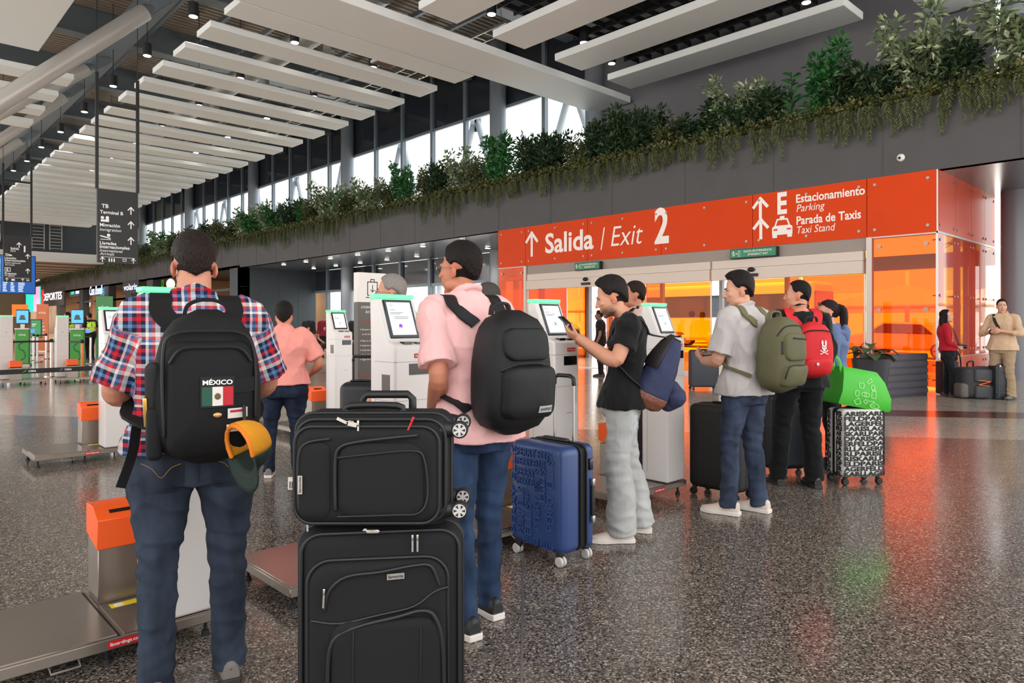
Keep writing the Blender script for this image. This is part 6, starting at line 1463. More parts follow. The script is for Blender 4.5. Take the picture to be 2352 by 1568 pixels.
pk1 = pocket_on(t1, P1, M1, -.135, .14, -.235, .17, .028, BPK, .05, 'front_pocket'); ob1 = P1.ob
zipline(t1, M1, [(-.14, -.09, -.15), (-.145, -.095, .1), (-.12, -.1, .19), (0, -.11, .205), (.11, -.1, .19), (.145, -.095, .1), (.148, -.09, -.1)], .006)
q = MB(); q.tube([onpack(P1, M1, x, z, .008, ob1) for x, z in ((-.125, .1), (-.09, .145), (0, .15), (.09, .145), (.128, .1))], .005, 6, sub=4); q.build('pocket_zip', PIPE, t1)
q = MB(); ribbon(q, [LP(M1, x, .03, z) for x, z in ((-.075, .235), (-.06, .285), (0, .305), (.06, .285), (.08, .235))], M1.to_3x3() @ Vector((0, 1, 0)), .028, .012, 5); q.build('carry_handle', BPK, t1)
def flat_on(P, t, M, x, z, w, h, m, name, off=.006, bv=None, n=4, parent=None):
    q = MB(); g = [[onpack(P, M, x + w * (i / n - .5), z + h * (j / n - .5), off, bv) for i in range(n + 1)] for j in range(n + 1)]; q.rings(g, cap=False, closed=False); return q.build(name, m, parent or t, smooth=True, fix=False)
fl = flat_on(P1, t1, M1, .02, .0, .108, .104, mat('patch_black', (20, 20, 22), .8), 'flag_patch', .005, ob1)
for k, (c, nm) in enumerate([((34, 78, 60), 'green'), ((216, 206, 200), 'white'), ((180, 34, 44), 'red')]): flat_on(P1, t1, M1, .02 - .033 + .033 * k, -.014, .033, .064, mat('flag_' + nm, c, .8), 'flag_' + nm, .0065, ob1, 2, fl)
q = MB(); ce = onpack(P1, M1, .02, -.014, .008, ob1); q.ell(ce, (.01, .0015, .011), 12, 6); q.build('flag_emblem', mat('flag_emblem', (96, 80, 50), .8), fl)
q = MB(); a = onpack(P1, M1, -.027, .026, .008, ob1); put_text(q, 'MÉXICO', a, M1.to_3x3() @ Vector((1, 0, 0)), M1.to_3x3() @ Vector((0, 0, 1)), .015, width=.094, bold=.03); q.build('lettering', LET, fl, smooth=False)
bd = flat_on(P1, t1, M1, .085, -.075, .066, .034, mat('badge_white', (206, 202, 198), .4), 'name_badge', .007, ob1, 2); flat_on(P1, t1, M1, .085, -.068, .05, .008, mat('badge_red', (170, 40, 50), .4), 'badge_stripe', .008, ob1, 2, bd)
q = MB(); q.ell(onpack(P1, M1, .02, -.078, .006, ob1), (.014, .004, .009), 10, 6); q.build('pin', mat('pin_gold', (196, 150, 96), .35, metal=.6), t1)
flat_on(P1, t1, M1, .105, .018, .09, .05, mat('velcro_black', (16, 16, 17), .95), 'velcro_panel', .005, ob1, 4)
# side pocket with a brush
q = MB(); q.rbox(LP(M1, -.168, -.01, -.15), (.025, .07, .09), .02, 3); q.build('side_pocket', BPK, t1)
q = MB(); q.tube([LP(M1, -.175, -.04, -.1), LP(M1, -.172, -.05, .07)], [.02, .026], 12, flat=(1, .6)); br = tag(q.build('hairbrush', RUB), 'black hairbrush sticking out of the side pocket of the MÉXICO backpack', 'hairbrush'); br.location = P1.t.location; br.rotation_euler = P1.t.rotation_euler
q = MB(); q.tube([LP(M1, -.19, -.045, -.12), LP(M1, -.195, -.05, -.03)], .009, 10); o = tag(q.build('lighter', mat('brass', (206, 160, 84), .25, metal=1)), 'small brass tube beside the hairbrush in the backpack side pocket', 'tube'); o.location = P1.t.location; o.rotation_euler = P1.t.rotation_euler
q = MB(); ribbon(q, [(-.2, -.14, 1.05), (-.215, -.15, .95), (-.25, -.16, .84)], (.6, .3, 0), .035, .004, 4); q.build('loose_strap', BPK, t1)
# hanging yellow cap
CAPY = mat('cap_yellow', (240, 158, 20), .75, bump=.6, bscale=420); CAPG = mat('cap_green', (24, 40, 34), .8)
c0 = onpack(P1, M1, .105, -.075, .01, ob1); t = thing('cap', 'yellow mesh cap with dark green front clipped to the black backpack', 'cap', tuple(P1.t.location), P1.t.rotation_euler.z)
_z = Vector((.88, .42, .22)).normalized(); _y = Vector((.12, -.1, -1)); _y = (_y - _z * _y.dot(_z)).normalized(); _x = _y.cross(_z); Mc = Matrix.Translation(c0 + Vector((-.018, -.05, -.115))) @ Matrix((_x, _y, _z)).transposed().to_4x4()
def dome(mb, a0, a1, r, hgt, M, n=20, m=8):
    g = []
    for i in range(m + 1):
        ph = math.pi / 2 * i / m; g.append([M @ Vector((r * math.cos(ph) ** .6 * math.cos(a0 + (a1 - a0) * j / n), r * 1.15 * math.cos(ph) ** .6 * math.sin(a0 + (a1 - a0) * j / n), hgt * math.sin(ph))) for j in range(n + 1)])
    return mb.rings(g, cap=False, closed=False)
q = MB(); dome(q, R(-200), R(20), .078, .1, Mc); o = q.build('mesh_crown', CAPY, t, fix=False); so = o.modifiers.new('s', 'SOLIDIFY'); so.thickness = .003
q = MB(); dome(q, R(20), R(160), .079, .1, Mc); o = q.build('front_panel', CAPG, t, fix=False); so = o.modifiers.new('s', 'SOLIDIFY'); so.thickness = .003
g = MB(); g.rings([[Mc @ Vector(((.079 + .06 * k / 4 * math.sin(math.pi * j / 12)) * math.cos(R(20 + 140 * j / 12)), (.09 + .065 * k / 4 * math.sin(math.pi * j / 12)) * math.sin(R(20 + 140 * j / 12)), -.012 * k / 4)) for j in range(13)] for k in range(5)], cap=False, closed=False); o = g.build('brim', CAPG, t, fix=False); so = o.modifiers.new('s', 'SOLIDIFY'); so.thickness = .004
q = MB(); q.tube([Mc @ Vector((.07 * math.cos(a), .08 * math.sin(a), -.002)) for a in [R(-200 + 22 * k) for k in range(11)]], .008, 8); q.build('sweatband', mat('cap_band', (222, 120, 20), .7), t)
q = MB(); q.tube([c0 + Vector((0, -.008, .02)), c0 + Vector((.0, -.012, -.01)), c0 + Vector((0, -.02, -.03))], .006, 8, sub=3); q.build('clip', RUB, t)
q = MB(); q.obox((Mc @ Vector((-.03, -.07, .01))), (.018, .002, 0), (0, .002, 0), (0, 0, .012)); q.build('care_label', TAGP, t, smooth=False)
q = MB(); b_ = P1.pb.ray_cast(Vector((-.14, -.6, .955 * P1.s)), Vector((0, 1, 0)), 1)[0]; q.obox(b_ + Vector((0, -.008, .0)), (.055, 0, -.012), (0, .006, 0), (.004, 0, .03)); pr_ = tag(q.build('packet', mat('packet_red', (206, 26, 34), .3)), 'red and white packet sticking out of the plaid shirt person\'s back pocket', 'packet'); pr_.location = P1.t.location; pr_.rotation_euler = P1.t.rotation_euler
q = MB(); q.obox(b_ + Vector((.012, -.0145, -.012)), (.035, 0, -.008), (0, .001, 0), (.002, 0, .012)); q.build('white_print', LET, pr_, smooth=False)

# man in pink shirt with black backpack
P2 = person('person in a pale pink shirt and slim jeans with black backpack seen from behind', D(1098, 3.3), R(-8), 1.815, (190, 122, 94), ('short', 'darkbrown', (30, 22, 20)), fat=.95, top=cloth('pale_pink', (232, 178, 176)), bottom=denim('mid_blue', (40, 56, 82)), shoe=(SH_BLACK, SOLE_W),
            feet=((-.1, -.06), (.1, .06)), elb=((-.235, -.06, 1.12), (.23, .02, 1.12)), wri=((-.14, .17, .98), (.15, .25, 1.05)), vox=.0068, seed=5, hem=.85, collar='polo', hyaw=26, glasses=True, neck=(-.01, .09, 1.465), legr=.93, sleeve_len=.8, topw=1.02, armr=1.05, headp=(-.01, .14, 1.605))
for x in (-.085, .085): jean_pocket(P2, x, .87, .13, .15, True, (36, 50, 76), (120, 96, 70))
BPK2 = mat('pack_black_nylon', (17, 17, 19), .55, bump=.25, bscale=500, spec=.35)
t2, M2 = backpack(P2, 'large black backpack worn by the person in the pale pink shirt', (.02, -.235, 1.2), (.17, .125, .275), BPK2, .9, tilt=2, strapx=.12)
pocket_on(t2, P2, M2, -.13, .14, -.19, .04, .05, BPK2, .05, 'front_pocket'); o2 = P2.ob; pocket_on(t2, P2, M2, -.12, .12, .06, .2, .02, BPK2, .05, 'upper_pocket'); o2b = P2.ob
q = MB(); q.tube([onpack(P2, M2, x, z, .006, o2) for x, z in ((-.13, .02), (-.06, .045), (.06, .045), (.14, .02))], .005, 6, sub=4); q.build('pocket_zip', PIPE, t2)
lg = flat_on(P2, t2, M2, .06, -.145, .075, .03, mat('logo_grey', (168, 168, 166), .4), 'logo_patch', .004, o2, 2); q = MB(); put_text(q, 'JANSPORT', onpack(P2, M2, .029, -.15, .007, o2), M2.to_3x3() @ Vector((1, 0, 0)), (0, 0, 1), .011, width=.062, bold=.02); q.build('lettering', BLACK, lg, smooth=False)
q = MB(); ribbon(q, [LP(M2, x, .09, z) for x, z in ((-.05, .25), (-.035, .3), (.035, .3), (.05, .25))], M2.to_3x3() @ Vector((0, 1, 0)), .03, .01, 4); q.build('carry_handle', BPK2, t2)
zip_pull(t2, onpack(P2, M2, .145, .01, .012, o2), (0, 0, -1), .05, DARKM)

# person in black tee with phone
P3 = person('person in black t-shirt and baggy light jeans looking down at a phone, in left profile', (3.74, 2.86), R(40), 1.735, (204, 144, 116), ('thick', 'black', (34, 28, 27)), fat=.98, top=cloth('black_tee', (19, 18, 19), .1), bottom=denim('light_grey', (172, 170, 168), .12), shoe=(SH_WHITE, SOLE_W),
            feet=((-.12, .03), (.12, -.10)), pelvis=(0, .02, .94), neck=(0, -.015, 1.46), headp=(0, .09, 1.585), hpitch=-17, elb=((-.27, .07, 1.175), (.25, .08, 1.15)), wri=((-.10, .30, 1.325), (.06, .27, 1.28)),
            hands=(((.2, .85, .35), (.55, -.3, .75), (-.5, -.1, .8), .95, 0, .7), ((-.45, .75, .4), (-.6, -.2, .75), (.5, -.1, .8), .9, 0, .7)), vox=.0062, seed=9, hem=.87, collar='crew', stubble=.72, flare=.032, legr=1.1, sleeve_len=.6, armr=1.14, hyaw=0, foot_yaw=(8, -6))
jean_pocket(P3, -.1, .775, .13, .14, True, (150, 154, 160), (120, 120, 122)); jean_pocket(P3, .1, .775, .13, .14, True, (150, 154, 160), (120, 120, 122))
ph = thing('phone', 'black smartphone held in both hands by the person in black tee', 'phone', tuple(P3.t.location), P3.t.rotation_euler.z)
Mp = Matrix.Translation(Vector((-.045, .375, 1.405))) @ Matrix.Rotation(R(32), 4, 'Z') @ Matrix.Rotation(R(-48), 4, 'X'); q = MB(); q.rbox((0, 0, 0), (.039, .006, .08), .005, 2); q.xf(Mp); q.build('case', KB, ph); q = MB(); q.obox((0, -.005, 0), (.033, 0, 0), (0, .0004, 0), (0, 0, .071)); q.xf(Mp); q.build('screen', mat('phone_screen', (60, 66, 74), .1, emit=.3), ph, smooth=False)
q = MB(); q.cyl((-.02, .0045, .055), (-.02, .007, .055), .008, n=12); q.cyl((-.002, .0045, .055), (-.002, .007, .055), .008, n=12); q.xf(Mp); q.build('lenses', BLACK, ph)
q = MB(); w = P3.W[0]; q.tube([w + Vector((.024 * math.cos(a), -.02 + .0, .026 * math.sin(a))) for a in [6.283 * k / 14 for k in range(15)]], .004, 6)
NAVY = mat('pack_navy', (40, 46, 78), .75, bump=.25, bscale=300); BRN = mat('pack_brown_leather', (124, 74, 56), .4, bump=.3, bscale=60); DKB = mat('pack_dark_brown', (36, 31, 31), .7)
t3 = thing('backpack', 'navy drawstring backpack with brown leather bottom hanging from the phone reader\'s shoulders', 'backpack', tuple(P3.t.location), P3.t.rotation_euler.z)
Mq = Matrix.Translation((0, -.22, 1.085)) @ Matrix.Rotation(R(26), 4, 'X')
def packrings(zs, m, name, disp=.004):
    q = MB(); rr = []
    for z, hx, hy in zs: rr.append([tuple(Mq @ Vector((hx * math.copysign(abs(math.cos(a)) ** .75, math.cos(a)), hy * math.copysign(abs(math.sin(a)) ** .75, math.sin(a)) - .0, z))) for a in [2 * math.pi * j / 28 for j in range(28)]])
    q.rings(rr); return remesh(q, .007, 1, lambda p: fold(p, 4, (9, 9, 7), disp), None, name, m, t3)
packrings([(.25, .03, .03), (.23, .055, .045), (.15, .11, .075), (.05, .145, .1), (-.06, .16, .12), (-.13, .165, .125), (-.145, .165, .125)], NAVY, 'main_bag')
packrings([(-.14, .166, .127), (-.18, .163, .125), (-.225, .14, .105), (-.245, .09, .07)], BRN, 'leather_bottom', .002)
q = MB(); q.tube([tuple(Mq @ Vector((.0, -.115, -.05))), tuple(Mq @ Vector((0, -.15, -.1))), tuple(Mq @ Vector((0, -.14, -.16)))], [.05, .085, .05], 14, sub=3); remesh(q, .008, 1, lambda p: fold(p, 8, (9, 9, 9), .004), None, 'outer_pocket', NAVY, t3)
for sgn in (-1, 1):
    q = MB(); tp = tuple(Mq @ Vector((sgn * .02, .02, .24))); snap_ribbon(q, P3.tb, [tp, (sgn * .09, -.12, 1.4), (sgn * .105, -.03, 1.48), (sgn * .115, .05, 1.44), (sgn * .13, .12, 1.34), (sgn * .165, .12, 1.22), (sgn * .2, .03, 1.12), tuple(Mq @ Vector((sgn * .13, .06, -.13)))], (1, 0, 0), .04, .008, .006); q.build('strap', DKB, t3)
q = MB(); rr = []
for z, hx, hy in [(.262, .04, .042), (.2, .098, .08), (.12, .138, .104), (.02, .168, .124)]: rr.append([tuple(Mq @ Vector((hx * math.cos(a), hy * math.sin(a), z))) for a in [R(20 + 140 * j / 14) for j in range(15)]])
q.rings(rr, cap=False, closed=False); o = q.build('back_panel', DKB, t3, fix=False); so = o.modifiers.new('s', 'SOLIDIFY'); so.thickness = .006
q = MB(); q.tube([tuple(Mq @ Vector((.032 * math.cos(a), .032 * math.sin(a), .245))) for a in [6.283 * k / 12 for k in range(13)]], .007, 6); q.build('drawcord', RUB, t3)

# man in grey shirt with olive backpack
P4 = person('person in a light grey short sleeved shirt, blue jeans and pale trainers with olive backpack', (4.84, 2.6), R(-8), 1.79, (204, 150, 124), ('thick', 'blackbrown', (30, 24, 22)), fat=1.02, top=cloth('light_grey', (184, 176, 174)), bottom=denim('classic_blue', (52, 60, 78)), shoe=(SH_WHITE, SOLE_W),
            feet=((-.12, .05), (.13, -.03)), elb=((-.26, .04, 1.11), (.26, .05, 1.11)), wri=((-.12, .27, 1.1), (.1, .27, 1.1)), hands=(((.3, .8, .3), (.6, 0, .8), (-.2, 0, .9), .9, 0, .6), ((-.3, .8, .3), (-.6, 0, .8), (.2, 0, .9), .9, 0, .6)), vox=.0075, seed=14, hem=.87, collar='polo', hyaw=48, hpitch=-8, sleeve_len=.82, topw=1.04, headp=(-.01, .045, 1.607), armr=1.12, foot_yaw=(22, 10), flare=.006)
for x in (-.09, .09): jean_pocket(P4, x, .87, .14, .16, True, (48, 56, 74), (110, 98, 84))
ph = thing('phone', 'dark phone held low by the grey shirted person', 'phone', tuple(P4.t.location), P4.t.rotation_euler.z); q = MB(); q.rbox((-.02, .36, 1.165), (.036, .075, .0045), .004, 2); q.build('case', KB, ph)
OLV = mat('pack_olive', (92, 88, 60), .75, bump=.25, bscale=400); OLD = mat('pack_olive_strap', (104, 98, 66), .8, bump=.2, bscale=500)
t4, M4 = backpack(P4, 'olive green backpack worn by the grey shirted person', (.02, -.28, 1.19), (.165, .12, .27), OLV, 1.0, tilt=3, strap_m=OLD)
pocket_on(t4, P4, M4, -.13, .13, -.215, -.06, .035, OLV, .04, 'lower_pocket'); o4 = P4.ob; q = MB(); q.tube([onpack(P4, M4, x, z, .006, o4) for x, z in ((-.125, -.15), (-.12, -.085), (-.08, -.062), (.06, -.062), (.13, -.075))], .005, 6, sub=4); q.build('lower_zip', PIPE, t4)
pocket_on(t4, P4, M4, -.12, .12, -.03, .16, .02, OLV, .05, 'upper_pocket'); o4 = P4.ob
q = MB(); q.tube([onpack(P4, M4, x, z, .006, o4) for x, z in ((-.06, .13), (.02, .125), (.1, .12))], .005, 6, sub=4); q.build('flap_zip', PIPE, t4); q = MB(); q.tube([onpack(P4, M4, x, z, .006) for x, z in ((-.14, .14), (-.1, .2), (0, .215), (.1, .2), (.14, .14))], .005, 6, sub=4); q.build('main_zip', PIPE, t4)
q = MB(); q.tube([onpack(P4, M4, x, z, .006) for x, z in ((-.13, .1), (-.135, .02))], .006, 6, sub=4); q.build('side_zip', PIPE, t4)
q = MB(); ribbon(q, [LP(M4, x, .06, z) for x, z in ((-.06, .24), (-.045, .3), (.045, .3), (.06, .24))], M4.to_3x3() @ Vector((0, 1, 0)), .035, .012, 4); q.build('carry_handle', OLD, t4)

# man with red backpack
P5 = person('person in black clothes with red backpack, seen from behind, head turned left', (6.02, 2.72), R(-42), 1.8, (198, 140, 112), ('crew', 'nearblack', (24, 21, 21)), fat=1.06, top=cloth('black_long', (18, 17, 19), .1), bottom=cloth('black_trousers', (15, 15, 16), .08), shoe=(mat('boot_black', (24, 23, 23), .25), SOLE_D), sleeve='long',
            feet=((-.16, .06), (.1, -.06)), elb=((-.27, .02, 1.12), (.27, .02, 1.12)), wri=((-.16, .25, 1.05), (.16, .25, 1.05)), vox=.0085, seed=21, hem=.84, collar='crew', hyaw=62, flare=.016, legr=1.05)
REDB = mat('pack_red', (206, 22, 32), .65, bump=.2, bscale=500)
t5, M5 = backpack(P5, 'bright red backpack with white rabbit emblem worn by the person in black', (.0, -.25, 1.19), (.155, .1, .235), REDB, 1.1, tilt=3, strapw=.075)
pocket_on(t5, P5, M5, -.115, .125, -.21, -.06, .03, REDB, .05, 'front_pocket'); o5 = P5.ob
zipline(t5, M5, [(-.15, -.06, -.1), (-.148, -.075, .05), (-.11, -.09, .15), (0, -.1, .17), (.11, -.09, .15), (.148, -.075, .05), (.15, -.06, -.1)], .005)
q = MB(); q.tube([onpack(P5, M5, x, z, .005, o5) for x, z in ((-.11, -.07), (0, -.062), (.12, -.07))], .004, 6, sub=4); q.build('pocket_zip', REDB, t5)
WHT = mat('rabbit_white', (228, 214, 210), .5)
q = MB(); k = 1.0; cx_, cz_ = .045, .03
def pp5(x, z): return onpack(P5, M5, cx_ + x, cz_ + z, .007, None)
def blob(q, pts): c = pp5(sum(p[0] for p in pts) / len(pts), sum(p[1] for p in pts) / len(pts)); q.add([c] + [pp5(*p) for p in pts], [(0, i + 1, (i + 1) % len(pts) + 1) for i in range(len(pts))])
blob(q, cir(0, 0, .021, .019)); blob(q, cir(-.014, .036, .008, .024)); blob(q, cir(.014, .036, .008, .024)); blob(q, cir(0, -.02, .011, .01))
for s in (-1, 1): blob(q, [(-.028 * s, -.03), (-.024 * s, -.024), (.028 * s, -.05), (.024 * s, -.056)]); blob(q, cir(-.028 * s, -.026, .006, .006, 8)); blob(q, cir(.028 * s, -.053, .006, .006, 8))
em = q.build('rabbit_emblem', WHT, t5, smooth=False); q = MB()
for s in (-1, 1):
    pts = [onpack(P5, M5, cx_ + a, cz_ + b, .0085) for a, b in cir(s * .008, .002, .005, .005, 8)]; c = onpack(P5, M5, cx_ + s * .008, cz_ + .002, .0085); q.add([c] + pts, [(0, i + 1, (i + 1) % 8 + 1) for i in range(8)])
q.build('eye_patches', REDB, em, smooth=False)
q = MB(); q.ell(onpack(P5, M5, -.02, -.105, .008, o5), (.012, .006, .014), 10, 6); q.build('small_charm', WHT, t5)
q = MB(); q.tube([onpack(P5, M5, -.115, -.04, .02, o5), onpack(P5, M5, -.115, -.11, .03, o5)], .004, 6); q.ell(onpack(P5, M5, -.115, -.135, .03, o5), (.017, .012, .026), 12, 8); q.build('key_charm', mat('charm_brown', (130, 90, 60), .5), t5)
q = MB(); ribbon(q, [LP(M5, x, .04, z) for x, z in ((-.05, .21), (-.04, .27), (.04, .27), (.05, .21))], M5.to_3x3() @ Vector((0, 1, 0)), .03, .01, 4); q.build('carry_handle', RUB, t5)

# woman in blue hoodie
P6 = person('person in a blue grey hoodie with dark ponytail and sunglasses on the head', (7.04, 2.86), R(26), 1.64, (206, 152, 128), ('pony', 'plum', (40, 26, 28)), female=True, fat=1.08, top=cloth('blue_hoodie', (96, 110, 146), .15), bottom=cloth('dark_leggings', (36, 36, 42)), shoe=(SH_BLACK, SOLE_D), sleeve='long', vox=.0085, seed=31, hem=.84, topw=1.12, armr=1.25, hpitch=-6, hyaw=6, elb=((-.25, .0, 1.1), (.25, .0, 1.1)), wri=((-.14, .22, 1.1), (.14, .22, 1.1)))
q = MB(); n0 = P6.spine(1.44); q.tube([n0 + Vector((.1 * math.cos(a), -.03 + .1 * math.sin(a), .02 - .05 * (1 if math.sin(a) < -.3 else 0))) for a in [R(200 - 12 * 0 + 20 * k) for k in range(-2, 11)]], .035, 12); q.ell(n0 + Vector((0, -.12, -.05)), (.1, .05, .1), 16, 10); remesh(q, .009, 2, lambda p: fold(p, 2, (8, 8, 8), .004), None, 'hood', cloth('blue_hoodie', (96, 110, 146), .15), P6.t)
sg_ = thing('sunglasses', 'sunglasses resting on the head of the person in blue hoodie', 'sunglasses', tuple(P6.t.location), P6.t.rotation_euler.z); q = MB()
for a in (-1, 1): q.ell((a * .033, .075, .118), (.026, .01, .02), 14, 8); q.tube([(a * .058, .07, .118), (a * .088, .0, .08), (a * .09, -.06, .04)], .003, 6)
q.xf(Matrix.Diagonal((P6.hs,) * 3 + (1,))); q.xf(P6.Hm); q.build('frame', mat('sunglass_brown', (70, 26, 24), .15), sg_)

# background travellers around the kiosks
person('blurry person in a pale shirt walking behind the kiosks, left of the warning dot', (5.62, 4.15), R(50), 1.83, (176, 118, 92), ('short', 'dark', (38, 27, 22)), top=cloth('pale_beige', (206, 178, 164)), bottom=cloth('dark_slacks', (44, 42, 46)), shoe=(SH_BLACK, SOLE_D), vox=.0105, seed=41, hyaw=-10)
person('older person with grey hair and glasses in a navy shirt behind the purple icon kiosk', (2.83, 4.2), R(50), 1.765, (196, 140, 116), ('short', 'grey', (150, 142, 136)), top=cloth('navy', (42, 44, 62)), bottom=cloth('dark_slacks', (44, 42, 46)), shoe=(SH_BLACK, SOLE_D), fat=1.1, vox=.0095, seed=43, glasses=True, collar='polo', wri=((-.27, .12, .9), (.25, .1, .92)))
person('person with dark grey hair, only the head showing over the pink shirted person\'s backpack', (4.02, 4.52), R(20), 1.75, (190, 136, 110), ('thick', 'darkgrey', (84, 78, 74)), top=cloth('muted_blue', (80, 90, 110)), bottom=cloth('dark_slacks', (44, 42, 46)), shoe=(SH_BLACK, SOLE_D), vox=.0105, seed=47)
P10 = person('stocky person in a salmon polo and dark jeans beyond the plaid shirt person', (2.92, 6.16), R(-30), 1.6, (204, 136, 108), ('thick', 'blackbrown', (30, 24, 22)), fat=1.33, top=cloth('salmon', (236, 150, 138)), bottom=denim('very_dark', (34, 40, 58)), shoe=(SH_GREY, SOLE_W), vox=.009, seed=51, collar='polo', elb=((-.3, .0, 1.14), (.36, -.02, 1.13)), wri=((-.2, .25, 1.06), (.26, .2, 1.02)), hem=.9, shoulder=.2, sleeve_len=.8, hipw=1.2, feet=((-.14, 0), (.13, .06)), headp=(0, .06, 1.6))
person('dark clothed person standing outside beyond the open sliding door', D(1379, 18.4), R(30), 1.74, (120, 84, 70), ('short', 'dark', (38, 27, 22)), top=cloth('black_tee', (19, 18, 19), .1), bottom=cloth('black_trousers', (15, 15, 16), .08), shoe=(SH_BLACK, SOLE_D), vox=.013, seed=53)
P12 = person('person in a red blouse and black trousers with long dark hair and camera', (15.3, 4.05), R(-158), 1.66, (204, 150, 126), ('long', 'black', (34, 28, 27)), female=True, top=cloth('red_blouse', (172, 22, 38)), bottom=cloth('black_leggings', (24, 25, 30), .05), shoe=(SH_BLACK, SOLE_D), sleeve='long', sleeve_len=.8, vox=.0095, seed=61, hem=.92, legr=.9, hpitch=8, topw=1.05, elb=((-.22, .02, 1.1), (.22, .02, 1.1)), wri=((-.1, .2, 1.0), (.1, .2, 1.0)), pelvis=(0, .02, .94), neck=(0, -.04, 1.47), headp=(0, -.0, 1.6), feet=((-.09, 0), (.09, .1)))
cm = thing('camera', 'black camera on a neck strap held by the person in red', 'camera', tuple(P12.t.location), P12.t.rotation_euler.z); q = MB(); q.rbox((0, .22, .97), (.065, .03, .045), .01, 2); q.build('body', BK, cm); q = MB(); q.cyl((0, .25, .965), (0, .33, .955), .035, n=18); q.build('lens', KB, cm); q = MB(); q.tube([(-.06, .2, 1.0), (-.08, .12, 1.25), (-.06, .02, 1.42)], .006, 6, sub=4); q.tube([(.06, .2, 1.0), (.08, .12, 1.25), (.06, .02, 1.42)], .006, 6, sub=4); q.build('strap', RUB, cm)
P13 = person('tall person in a khaki shirt and cargo trousers facing the camera at the right edge', (15.55, 3.2), R(80), 1.86, (204, 152, 126), ('short', 'nearblack', (24, 21, 21)), fat=1.1, armr=.92, top=cloth('khaki', (204, 172, 142)), bottom=cloth('cargo_tan', (164, 140, 112)), shoe=(SH_GREY, SOLE_D), sleeve='long', sleeve_len=.4, vox=.009, seed=67, collar='polo', hyaw=32, elb=((-.3, .06, 1.14), (.3, .06, 1.14)), wri=((-.05, .24, 1.19), (.06, .26, 1.17)), hands=(((.8, .3, .1), (.3, -.9, .2), (0, .1, 1), .8, 0, .5), ((-.8, .3, .1), (-.3, -.9, .2), (0, .1, 1), .8, 0, .5)), hem=.85, flare=.02, feet=((-.13, 0), (.13, .05)))
q = MB(); w = P13.W[1]; q.tube([w + Vector((.03, -.01, 0)) + Vector((0, .032 * math.cos(a), .034 * math.sin(a))) for a in [6.283 * k / 12 for k in range(13)]], .012, 8); q.build('wristwatch', RUB, P13.t)
q = MB(); snap_ribbon(q, P13.tb, [(.12, -.1, 1.5), (.1, .0, 1.54), (.06, .16, 1.4), (.0, .18, 1.25)], (1, 0, 0), .05, .008, .008); cs = tag(q.build('shoulder_strap', RUB), 'black bag strap across the chest of the khaki shirted person', 'strap'); cs.location = P13.t.location; cs.rotation_euler = P13.t.rotation_euler
# ground staff in the far left
VEST = mat('vest_yellow', (186, 226, 50), .6, emit=.1)
for i, (px, d, rz, lab) in enumerate([(157, 24.0, 60, 'staff person in black with a lime safety vest behind the right rear facing kiosk'), (206, 26.5, 20, 'staff person in a lime safety vest right of the green check-in pod')]):
    p = person(lab, D(px, d), R(rz), 1.78, (170, 114, 90), ('short', 'darkbrown', (30, 22, 20)), fat=1.12, top=cloth('black_tee', (19, 18, 19), .1), bottom=cloth('black_trousers', (15, 15, 16), .08), shoe=(SH_BLACK, SOLE_D), vox=.0125, seed=71 + i)
    q = MB(); rr = []
    for z, rx, ry in [(.98, .19, .145), (1.1, .185, .14), (1.3, .2, .145), (1.4, .2, .13), (1.45, .14, .1)]: rr.append(sring(p.spine(z), rx * p.s, ry * p.s))
    q.rings(rr); q.build('safety_vest', VEST, p.t); q = MB()
    for z in (1.08, 1.2): q.rings([sring(p.spine(zz), .194 * p.s, .152 * p.s) for zz in (z, z + .04)])
    q.build('reflective_bands', mat('reflective', (190, 194, 190), .3), p.t)
person('person in a lilac top standing behind the right green check-in pod', D(196, 31), R(-20), 1.7, (190, 136, 110), ('short', 'darkbrown', (30, 22, 20)), top=cloth('lilac', (176, 140, 176)), bottom=cloth('dark_slacks', (44, 42, 46)), shoe=(SH_BLACK, SOLE_D), vox=.014, seed=79)
# seated people in the recess
bx, by = D(745, 28.6)
t = thing('bench', 'row of black waiting seats in front of the dark panelled wall', 'bench', (bx, by, 0), R(-20))
for k in range(-2, 4):
    q = MB(); q.rbox((k * .62, 0, .43), (.27, .24, .03), .025, 2); q.build('seat', RUB, t); q = MB(); q.rbox((k * .62, .24, .68), (.27, .03, .22), .025, 2); q.build('backrest', RUB, t)
MB().box(-1.6, 2.2, -.04, .04, .34, .40).build('beam', DARKM, t, smooth=False)
for x in (-1.3, 1.9): MB().box(x - .03, x + .03, -.25, .25, 0, .36).build('leg', ALU, t, smooth=False)
ux, uy = math.cos(R(-20)), math.sin(R(-20))
for i, (k, lab, hr, c) in enumerate([(-1, 'seated blond person in dark clothes on the waiting bench, left of the maroon shirt', ('long', 'blond', (176, 140, 96)), (40, 40, 46)), (0, 'seated person in a maroon polo on the waiting bench', ('short', 'dark', (38, 27, 22)), (120, 30, 52)), (2, 'seated person with a white cap on the right part of the waiting bench', ('crew', 'white', (220, 214, 206)), (44, 42, 46))]):
    person(lab, (bx + ux * k * .62 + .05 * uy * 0, by + uy * k * .62), R(-200), 1.74, (190, 134, 108), hr, top=cloth('seat_%d' % i, c), bottom=cloth('dark_slacks', (44, 42, 46)), shoe=(SH_BLACK, SOLE_D), vox=.013, seed=90 + i, pelvis=(0, -.02, .52), neck=(0, -.04, 1.05), headp=(0, .0, 1.18), hipz=.5, knees=((-.12, .42, .5), (.12, .42, .5)), feet=((-.13, .42), (.13, .42)), elb=((-.25, .02, .78), (.25, .02, .78)), wri=((-.12, .25, .64), (.12, .25, .64)), hem=.86)
